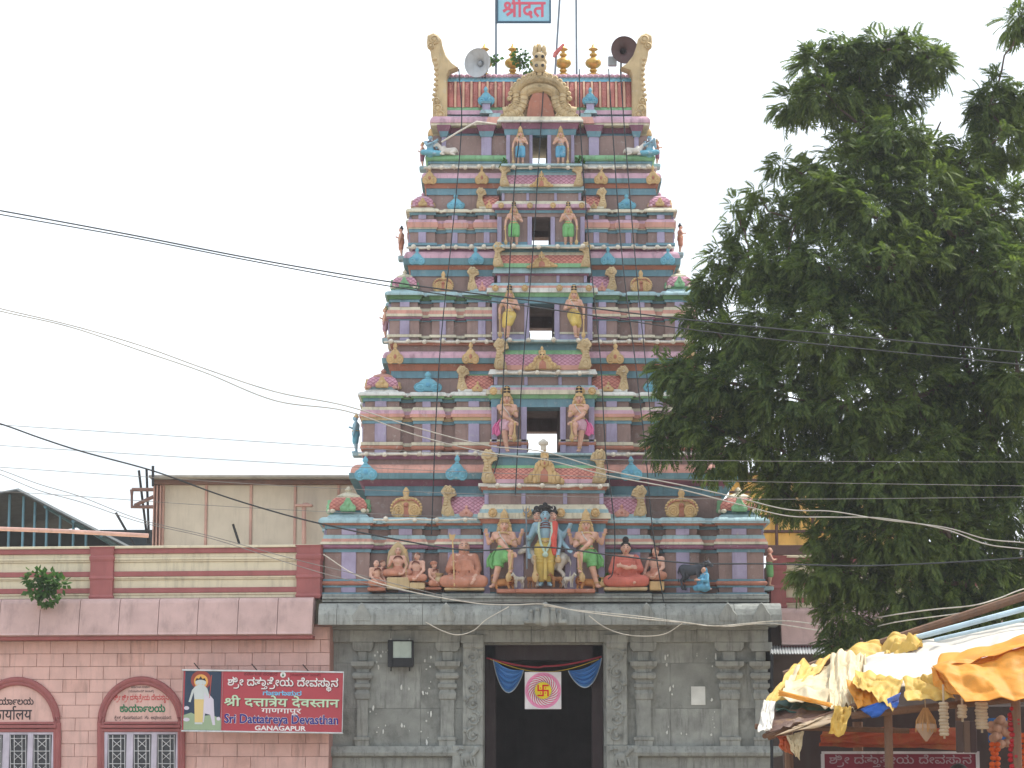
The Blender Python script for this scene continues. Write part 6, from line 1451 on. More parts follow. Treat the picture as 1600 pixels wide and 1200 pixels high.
cords = [([(717, 108), (721, 200), (706, 370), (690, 520), (682, 640), (677, 760), (674, 835)], 'leftmost black cord hanging down the tower front'), ([(814, 190), (803, 300), (795, 440), (788, 560), (782, 690), (772, 740)], 'black cord falling beside the left guardians'), ([(851, 108), (842, 250), (832, 400), (818, 560), (810, 680), (805, 775)], 'black cord falling from the serpent gable'), ([(905, 108), (908, 220), (922, 400), (938, 560), (946, 700), (960, 820), (958, 890), (950, 905)], 'black cord falling right of the openings'), ([(951, 108), (957, 200), (972, 400), (992, 560), (1008, 700), (1020, 830), (1037, 940)], 'long black cord reaching the stone cornice on the right'), ([(969, 108), (978, 230), (994, 420), (1012, 600), (1024, 745)], 'rightmost black cord hanging down the tower front')]
for pts, lab in cords:
    p3 = [(a, b, (YR - .15) + (YB1 - .45 - (YR - .15)) * max(0, (b - 108)) / 830.0 - .25 * math.sin(math.pi * min(1, (b - 108) / 830))) for a, b in pts]
    wire('tower_cable', lab, p3, 0, 1.9, wblk, 'cords down the tower front')
bulb = MB(); bulb.lathe([(.018, 0), (.02, .03), (.035, .05), (.05, .085), (.048, .12), (.03, .145), (.004, .155)], (0, 0, -.07), 10); BU = bulb.mesh('bulb', mat('bulb_glass', (206, 200, 186), rough=.25, dirt=.15, bump=0)); smooth_mesh(BU, 60)
def bulbs(label, l, r, py, Y, step, cyp=None):
    t = wthing('bulb_string', label, 'bulb string', P((l + r) / 2, py, Y), 'bulb strings on the ledges'); mb = MB()
    n = int((r - l) / 12); rr = random.Random(l)
    mb.tube([P(l + (r - l) * k / n, py + rr.uniform(-.6, .6) + .8 * math.sin(k * .9), Y) for k in range(n + 1)], .022, 6); mb.build('cable', wwht, t)
    x = l + step * .5
    while x < r:
        o = link('bulb', BU, t); o.location = P(x, py, Y) + Vector((0, -.03, 0)); o.rotation_euler = (R(rr.choice((90, 70, 110))), 0, R(rr.uniform(-20, 20))); x += step * rr.uniform(.8, 1.2)
for a in ((560, 750, 710, YF[1] - .22, 27, 'left bulb string on the ledge above the blue ornaments'), (945, 1120, 710, YF[1] - .22, 27, 'right bulb string on the ledge above the blue ornaments'), (600, 770, 534, YF[2] - .16, 24, 'left bulb string on the third-tier ledge'), (925, 1085, 534, YF[2] - .16, 24, 'right bulb string on the third-tier ledge'),
          (635, 775, 387, YF[3] - .14, 21, 'left bulb string on the fourth-tier ledge'), (915, 1050, 387, YF[3] - .14, 21, 'right bulb string on the fourth-tier ledge'), (662, 780, 262, YF[4] - .12, 19, 'left bulb string on the topmost ledge'), (905, 1022, 262, YF[4] - .12, 19, 'right bulb string on the topmost ledge'),
          (762, 938, 760, YB1 - .18, 30, 'bulb string under the lowest central barrel roof'), (775, 920, 583, YB2 - .18, 28, 'bulb string under the second central barrel roof'), (583, 745, 812, YF[0] - .2, 40, 'bulb string on the lowest left cornice'), (790, 905, 262, YF[4] - .42, 26, 'bulb string at the feet of the blue-clothed guardians'), (785, 915, 386, YF[3] - .5, 34, 'bulb string at the feet of the green-clothed guardians'), (780, 920, 532, YF[2] - .5, 34, 'bulb string at the feet of the yellow-clothed guardians')):
    bulbs(a[5], a[0], a[1], a[2], a[3], a[4])
mb = MB(); mb.tube([P(690, 222, YF[4] - .3), P(716, 206, YF[4] - .35), P(745, 190, YF[4] - .35), P(776, 194, YF[4] - .35)], .02, 6); tag(mb.build('loose_conduit', wwht), 'loose white conduit hanging slanted on the left of the topmost tier', 'conduit')
mb = MB(); c = P(849, 697, YB1 - .15); mb.lathe([(.09, 0), (.10, .02), (.10, .06), (.05, .10), (.02, .12)], c + Vector((0, 0, .02)), 14); mb.lathe([(.05, -.08), (.06, .02)], c, 12); tag(mb.build('lamp_dome', wwht, None, True), 'small white domed lamp on the lowest central gable', 'lamp')

# ================================================================== market stall at lower right
def cloth(name, quadpx, m, nu=52, nv=38, wr=.05, fr=4.0, seed=0, sag=.0, parent=None, th=.003, fold=0.0):
    """draped sheet: four corners (px, py, Y) tl, tr, br, bl; wrinkled along its normal"""
    tl, tr, br, bl = (P(*c) for c in quadpx); V = []; nrm = (tr - tl).cross(bl - tl).normalized(); sd = Vector((seed * 3.1, seed * 1.7, seed))
    ed = random.Random(seed + 100)
    cre = [(ed.uniform(0, 1), ed.uniform(0, 1), ed.uniform(-.9, .9) + (1.57 if ed.random() < .6 else 0), ed.uniform(-1, 1), ed.uniform(.04, .13), ed.uniform(.2, .7)) for _ in range(16)]
    for j in range(nv + 1):
        for i in range(nu + 1):
            u, v = i / nu, j / nv; p = tl.lerp(tr, u).lerp(bl.lerp(br, u), v)
            a = .7 * mnoise.noise(p * fr * .35 + sd)
            for cu_, cv_, an, h_, w_, ln in cre:        # sharp straight creases and folds
                dx, dy = u - cu_, v - cv_; al = dx * math.cos(an) + dy * math.sin(an); ac = -dx * math.sin(an) + dy * math.cos(an)
                if abs(al) < ln: a += h_ * .9 * max(0, 1 - abs(ac) / w_) * (1 - (al / ln) ** 2)
            a += .10 * mnoise.noise(p * fr * 3.2 - sd)
            rd = 1 - abs(mnoise.noise(Vector((u * 5.0 + seed, v * 1.2, seed * .7)))) * 2
            p = p + nrm * (wr * a + wr * fold * rd) + Vector((0, 0, -sag * 4 * u * (1 - u) * (.4 + .6 * v)))
            if j == nv: p = p + Vector((0, 0, .05 * mnoise.noise(Vector((u * 2.2, seed, 0)))))
            if i in (0, nu): p = p + Vector((.04 * mnoise.noise(Vector((v * 2, seed, 3))), 0, 0))
            V.append(p)
    mb = MB(); w1 = nu + 1; mb._add(V, [(j * w1 + i, j * w1 + i + 1, (j + 1) * w1 + i + 1, (j + 1) * w1 + i) for j in range(nv) for i in range(nu)])
    o = mb.build(name, m, parent, True); s_ = o.modifiers.new('s', 'SOLIDIFY'); s_.thickness = th
    return o
def tarp(name, rgb, tr_=.3, dirt=.5):
    m = mat(name, rgb, rough=.55, var=.10, dirt=dirt, bump=.25, scale=2.0, streak=(1.6, 1.6, 1.6), dirtcol=(.42, .26, .08)); t = m.node_tree; b = t.nodes['Principled BSDF']; tl = t.nodes.new('ShaderNodeBsdfTranslucent'); t.links.new(b.inputs['Base Color'].links[0].from_socket, tl.inputs[0])
    ms = t.nodes.new('ShaderNodeMixShader'); ms.inputs[0].default_value = tr_; o = t.nodes['Material Output']; t.links.new(b.outputs[0], ms.inputs[1]); t.links.new(tl.outputs[0], ms.inputs[2]); t.links.new(ms.outputs[0], o.inputs[0]); return m
whT = tarp('tarp_white', (222, 218, 210), dirt=.15); orT = tarp('tarp_orange', (226, 158, 62)); yeT = tarp('tarp_yellow', (218, 184, 96)); crT = tarp('tarp_cream', (222, 208, 176)); gnT = tarp('tarp_green', (64, 98, 92), .1); brT = tarp('tarp_brown', (104, 80, 70), .1); blT = tarp('tarp_blue', (44, 92, 176), .1); tanT = tarp('tarp_tan', (176, 156, 130), .15)
Yq = -23.0
st = wthing('market_stall', 'market stall frame of poles and beams under the patched tarps at lower right', 'stall', (P(1430, 1300, Yq).x, Yq + 1.5, 0))
woodm = mat('old_wood', (112, 84, 66), dirt=.45, bump=.6); pipem = mat('pale_pipe', (170, 190, 200), rough=.45)
for px, Yp, r in ((1232, Yq + 2.4, .05), (1388, Yq + .3, .045), (1588, Yq - .2, .05), (1500, Yq + 3, .05), (1660, Yq + 3, .05), (1340, Yq + 3.0, .06)):
    mb = MB(); p = P(px, 1140, Yp); top = 2.25 + (.35 if px > 1400 else 0); mb.tube([Vector((p.x, Yp, 0)), Vector((p.x, Yp, top))], r, 8); mb.build('post', woodm, st)
for a, b, r, m in (((1200, 1152, Yq + .6), (1345, 1100, Yq + .2), .035, woodm), ((1225, 1055, Yq + 2.8), (1650, 915, Yq + 2.6), .05, woodm), ((1432, 996, Yq + 2.4), (1650, 938, Yq + 2.4), .032, pipem), ((1460, 1000, Yq + 2.2), (1680, 950, Yq + 2.2), .022, pipem), ((1330, 1118, Yq + .2), (1680, 1082, Yq), .04, woodm), ((1195, 1150, Yq + .6), (1245, 1130, Yq + 3), .03, woodm), ((1180, 1135, Yq + 1.2), (1420, 1142, Yq + 1.5), .03, woodm)):
    mb = MB(); mb.tube([P(*a), P(*b)], r, 8); mb.build('beam', m, st)
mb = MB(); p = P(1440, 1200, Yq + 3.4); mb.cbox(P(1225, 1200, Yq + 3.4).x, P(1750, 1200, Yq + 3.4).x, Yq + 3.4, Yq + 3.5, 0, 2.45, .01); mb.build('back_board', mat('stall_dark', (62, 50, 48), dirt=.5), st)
mb = MB(); mb.cbox(P(1255, 1200, Yq + .6).x, P(1750, 1200, Yq + .6).x, Yq + .6, Yq + 1.6, 0, .85, .01); mb.build('counter', woodm, st)
def tp(name, label, q, m, **k): o = cloth(name, q, m, **k); tag(o, label, 'tarpaulin', 'tarps over the stall'); return o
tp('tarp', 'dark green tarp sagging at the lower left of the stall roof', [(1208, 1093, Yq + 1.6), (1330, 1098, Yq + 1.4), (1312, 1113, Yq + .5), (1212, 1112, Yq + .6)], gnT, wr=.04, seed=1, sag=.03)
tp('tarp', 'brown canvas strip under the dark green tarp', [(1210, 1110, Yq + .7), (1315, 1112, Yq + .6), (1262, 1128, Yq + .2), (1196, 1148, Yq + .3)], brT, wr=.04, seed=2)
tp('tarp', 'tan canvas strip along the pole at the lower left of the stall', [(1262, 1127, Yq + .22), (1322, 1108, Yq + .3), (1305, 1128, Yq + .1), (1210, 1150, Yq + .15)], tanT, wr=.03, seed=3)
tp('tarp', 'pale rounded plastic flap at the far left end of the stall', [(1194, 1094, Yq + .8), (1212, 1096, Yq + .7), (1207, 1140, Yq + .25), (1184, 1143, Yq + .25)], whT, nu=12, wr=.03, seed=4)
tp('tarp', 'yellow sheet edging the left end of the stall roof', [(1240, 1036, Yq + 2.4), (1300, 1022, Yq + 2.4), (1236, 1092, Yq + .9), (1193, 1097, Yq + .9)], yeT, wr=.05, seed=5, fold=.5)
tp('tarp', 'white rice-sack cloth with orange hem on the left of the stall roof', [(1238, 1042, Yq + 2.2), (1345, 1020, Yq + 2.2), (1330, 1104, Yq + .35), (1216, 1086, Yq + .6)], crT, wr=.07, seed=6, fold=.6)
tp('tarp', 'narrow orange hem strip under the white rice-sack cloth', [(1216, 1078, Yq + .52), (1300, 1099, Yq + .28), (1298, 1105, Yq + .25), (1216, 1087, Yq + .5)], orT, wr=.015, seed=7, nv=4)
tp('tarp', 'creased cream sheet hanging over the rice-sack cloth', [(1296, 1018, Yq + 2.2), (1352, 1016, Yq + 2.1), (1336, 1104, Yq + .15), (1296, 1100, Yq + .25)], crT, wr=.07, seed=8, fold=.8)
tp('tarp', 'twisted yellow plastic along the ridge of the stall roof', [(1298, 1012, Yq + 2.7), (1440, 988, Yq + 2.7), (1440, 1006, Yq + 2.1), (1310, 1034, Yq + 2.1)], yeT, wr=.10, seed=9, fold=1.0)
tp('tarp', 'large sunlit white tarp covering the middle of the stall roof', [(1345, 1022, Yq + 2.5), (1680, 950, Yq + 2.5), (1640, 1060, Yq + .3), (1350, 1075, Yq + .3)], whT, nu=80, nv=52, wr=.06, seed=10, fold=.4)
tp('tarp', 'white tarp corner with yellow border hanging over the stall front', [(1336, 1044, Yq + .9), (1412, 1058, Yq + .4), (1395, 1106, Yq - .15), (1332, 1066, Yq + .25)], yeT, wr=.05, seed=11, fold=.6)
tp('tarp', 'pale yellow tarp edge bulging at the middle of the stall front', [(1410, 1058, Yq + .3), (1478, 1046, Yq + .2), (1492, 1088, Yq - .1), (1418, 1096, Yq - .1)], yeT, wr=.06, seed=12, fold=.4)
tp('tarp', 'orange underside of a folded tarp behind the hanging yellow corner', [(1322, 1062, Yq + .45), (1372, 1078, Yq + .4), (1378, 1096, Yq + .1), (1340, 1108, Yq + .1)], orT, wr=.03, seed=13)
tp('tarp', 'large orange tarp draped over the right end of the stall front', [(1456, 1040, Yq + .1), (1690, 985, Yq + .1), (1690, 1080, Yq - .55), (1508, 1096, Yq - .5)], orT, nu=76, nv=52, wr=.06, seed=14, fold=.5)
tp('tarp', 'upper orange tarp fold above the large orange tarp', [(1470, 1022, Yq + .5), (1690, 972, Yq + .6), (1690, 992, Yq - .0), (1456, 1042, Yq + .02)], orT, wr=.04, seed=15, nv=8, fold=.8)
tp('tarp', 'orange tarp wedge tucked under the left corner of the large orange tarp', [(1455, 1042, Yq + .2), (1480, 1050, Yq + .1), (1500, 1086, Yq - .25), (1460, 1076, Yq + .1)], orT, wr=.03, seed=16)
tp('tarp', 'blue plastic scrap hanging from the stall front', [(1344, 1108, Yq + .05), (1408, 1082, Yq - .05), (1400, 1104, Yq - .1), (1362, 1122, Yq)], blT, wr=.03, seed=17, nu=14, nv=8)
tp('tarp', 'yellow plastic rag hanging below the left of the stall roof', [(1302, 1102, Yq + .1), (1330, 1104, Yq + .1), (1318, 1148, Yq - .02), (1295, 1146, Yq)], yeT, wr=.04, seed=18, nu=12, fold=.8)
tp('tarp', 'grey rag hanging from the left corner pole', [(1228, 1148, Yq + .3), (1256, 1140, Yq + .3), (1250, 1188, Yq + .2), (1240, 1176, Yq + .2)], crT, wr=.04, seed=19, nu=10, fold=.6)
tp('tarp', 'orange rag hanging beside the grey rag at the left corner', [(1214, 1150, Yq + .4), (1232, 1150, Yq + .4), (1240, 1180, Yq + .3), (1222, 1172, Yq + .3)], tarp('tarp_rust', (196, 96, 60)), wr=.03, seed=20, nu=10)
tp('tarp', 'dim red-orange sheet hung inside the stall', [(1285, 1142, Yq + 2.2), (1500, 1138, Yq + 2.4), (1500, 1172, Yq + 2.5), (1280, 1166, Yq + 2.3)], tarp('tarp_dimred', (170, 84, 60), .1), wr=.05, seed=21)
# shop banner inside
Yn = Yq + 2.0
sbn = wthing('stall_banner', 'maroon shop banner with a white border inside the stall', 'banner', P(1400, 1240, Yn)); mb = MB(); a = P(1284, 1240, Yn); c = P(1530, 1178, Yn); mb.box(a.x, c.x, Yn, Yn + .02, a.z, c.z); mb.build('cloth', mat('banner_maroon', (120, 46, 62), dirt=.2, bump=0), sbn)
for l, r, t, b in ((1284, 1530, 1174, 1178), (1284, 1288, 1178, 1240), (1526, 1530, 1178, 1240)):
    mb = MB(); a = P(l, b, Yn); c = P(r, t, Yn); mb.box(a.x, c.x, Yn - .012, Yn + .03, a.z, Z(t, Yn)); mb.build('border', mat('banner_edge', (190, 186, 190), bump=0), sbn)
# hanging goods
straw = mat('broom_straw', (176, 132, 84), dirt=.3, bump=.8, streak=(30, 30, 1)); rope = mat('coir_rope', (170, 152, 128), dirt=.3)
bg_ = wthing('straw_broom', 'bundle of straw brooms wrapped in paper hanging under the stall edge', 'broom', P(1445, 1108, Yq - .1)); c = P(1446, 1106, Yq + .1)
mb = MB(); rr = random.Random(2)
for k in range(90): a = rr.uniform(0, 6.28); q_ = rr.uniform(0, 1) ** .5; mb.tube([c + Vector((.02 * math.cos(a), .02 * math.sin(a), 0)), c + Vector((.10 * q_ * math.cos(a), .07 * q_ * math.sin(a), -.13)), c + Vector((.11 * q_ * math.cos(a), .08 * q_ * math.sin(a), -.21 - rr.uniform(0, .05)))], .006, 4)
mb.build('straw', straw, bg_)['kind'] = 'stuff'
mb = MB(); mb.lathe([(.01, -.35), (.06, -.28), (.115, -.21), (.11, -.17), (.05, -.15)], c, 9, sy=.6); mb.build('paper_wrap', mat('kraft_paper', (160, 136, 116), dirt=.3), bg_)
mb = MB(); mb.tube([c, c + Vector((0, .05, .2))], .008, 5); mb.build('string', rope, bg_)
for px, py, l, lab in ((1474, 1092, .36, 'leftmost hanging string of rope rings under the stall edge'), (1503, 1096, .16, 'short rope bundle hanging between two rope strings'), (1533, 1092, .30, 'thick coil of rope rings hanging right of the short bundle')):
    mb = MB(); c = P(px, py, Yq - .15)
    for k in range(int(l / .035)): torus(mb, c + Vector((.006 * math.sin(k * 2.1), 0, -.05 - .035 * k)), .034 if px != 1533 else .05, .02, None, 12)
    mb.tube([c + Vector((0, 0, .15)), c + Vector((0, 0, -.05 - l))], .012, 5); tag(mb.build('rope_coils', rope, None, True), lab, 'rope', 'goods hanging from the stall')
mar = mat('marigold', (190, 84, 34), var=.3, dirt=.1, bump=.6)
for px, Yp, z0, z1, m, lab in ((1554, Yq + .4, 1162, 1240, mar, 'orange marigold garland hanging inside the stall'), (1597, Yq + .1, 1150, 1240, mar, 'orange marigold garland at the right edge of the stall'), (1584, Yq - .2, 1108, 1245, mat('red_garland_flowers', (150, 26, 34), var=.3, bump=.6), 'dark red garland on the right stall post')):
    mb = MB(); a = P(px, z0, Yp); b = P(px, z1, Yp); n = int((a.z - b.z) / .05); rr = random.Random(px)
    for k in range(n + 1): 
        for s_ in (-.02, .025): mb.ell(a.lerp(b, k / n) + Vector((s_ + rr.uniform(-.012, .012), rr.uniform(-.02, .02), rr.uniform(-.01, .01))), (.034, .034, .028), 8, 6)
    tag(mb.build('flower_garland', m, None, True), lab, 'garland', 'garlands in the stall')
mb = MB(); c = P(1562, 1140, Yq + 1.0)
for k in range(26): rr = random.Random(k); mb.ell(c + Vector((rr.uniform(-.12, .16), rr.uniform(-.05, .05), rr.uniform(-.2, .12))), (.05, .05, .05), 8, 6)
tag(mb.build('shell_bunch', mat('shells', (176, 140, 120), dirt=.3), None, True), 'bunch of pale shells hanging near the marigolds', 'shells')
mb = MB(); a = P(1545, 1160, Yq + 1.6); c = P(1582, 1122, Yq + 1.6); mb.cbox(a.x, c.x, Yq + 1.6, Yq + 1.64, a.z, c.z, .006); tag(mb.build('blue_packet', mat('blue_pack', (40, 96, 160), bump=0)), 'blue goods packet hanging behind the shells', 'packet')
for k, px in enumerate((1500, 1511, 1521)):
    mb = MB(); a = P(px - 5, 1176, Yq + 1.2); c = P(px + 5, 1126, Yq + 1.2); mb.cbox(a.x, c.x, Yq + 1.2, Yq + 1.25, a.z, c.z, .01); tag(mb.build('hanging_cloth_strip', mat('strip%d' % k, ((96, 84, 84), (120, 104, 96), (84, 72, 76))[k], bump=.3)), ('leftmost', 'middle', 'rightmost')[k] + ' of three dull cloth strips hanging above the banner', 'cloth', 'cloth strips in the stall')
# shoppers, only heads and shoulders reach into the frame
def person(px, Y, h, rot, shirt, label):
    J = J_(elL=(-.17, -.04, .64), haL=(-.13, -.14, .56), elR=(.17, -.02, .63))
    p = P(px, 1200, Y); t = thing('person', label, 'person', (p.x, Y, 0)); t.scale = (h, h, h); t.rotation_euler = (0, 0, rot)
    o = body_mesh(J).build('body', [mat('skin_brown', (120, 82, 64), dirt=.05, bump=.1)], t); remeshed(o, .010, 3); face(t, J['hed'])
    mb = MB(); hd = Vector(J['hed']); mb.ell(hd + Vector((0, .012, .022)), (.066, .072, .068), 14, 10); mb.ell(hd + Vector((0, .03, -.02)), (.062, .05, .06), 12, 8); mb.build('hair', [mat('hair_black', (26, 22, 22), rough=.5)], t, True)
    mb = MB(); mb.cap((0, 0, .50), (0, 0, .72), .12, .125, 14); mb.cap(Vector(J['shL']) + Vector((.02, 0, -.01)), Vector(J['shR']) - Vector((.02, 0, .01)), .062, .062, 12)
    for q in 'LR': mb.cap(J['sh' + q], Vector(J['sh' + q]).lerp(Vector(J['el' + q]), .8), .058, .052, 10)
    o = mb.build('shirt', [shirt], t); remeshed(o, .012, 3)
    mb = MB(); mb.cap((0, 0, .47), (0, 0, .54), .115, .11, 14)
    for q in 'LR': mb.cap(J['hi' + q], J['kn' + q], .085, .07, 12); mb.cap(J['kn' + q], J['an' + q], .07, .055, 12)
    o = mb.build('trousers', [mat('trouser_grey', (70, 68, 72), bump=.2)], t); remeshed(o, .012, 2)
    return t
person(1498, Yq + .1, 1.74, R(180), mat('shirt_maroon', (92, 50, 56), bump=.2), 'person with black hair in a dark maroon shirt facing into the stall')
person(1405, Yq + 1.7, 1.66, R(20), mat('shirt_dark', (66, 52, 60), bump=.2), 'person in a dark shirt behind the stall counter, only the top of the head showing')

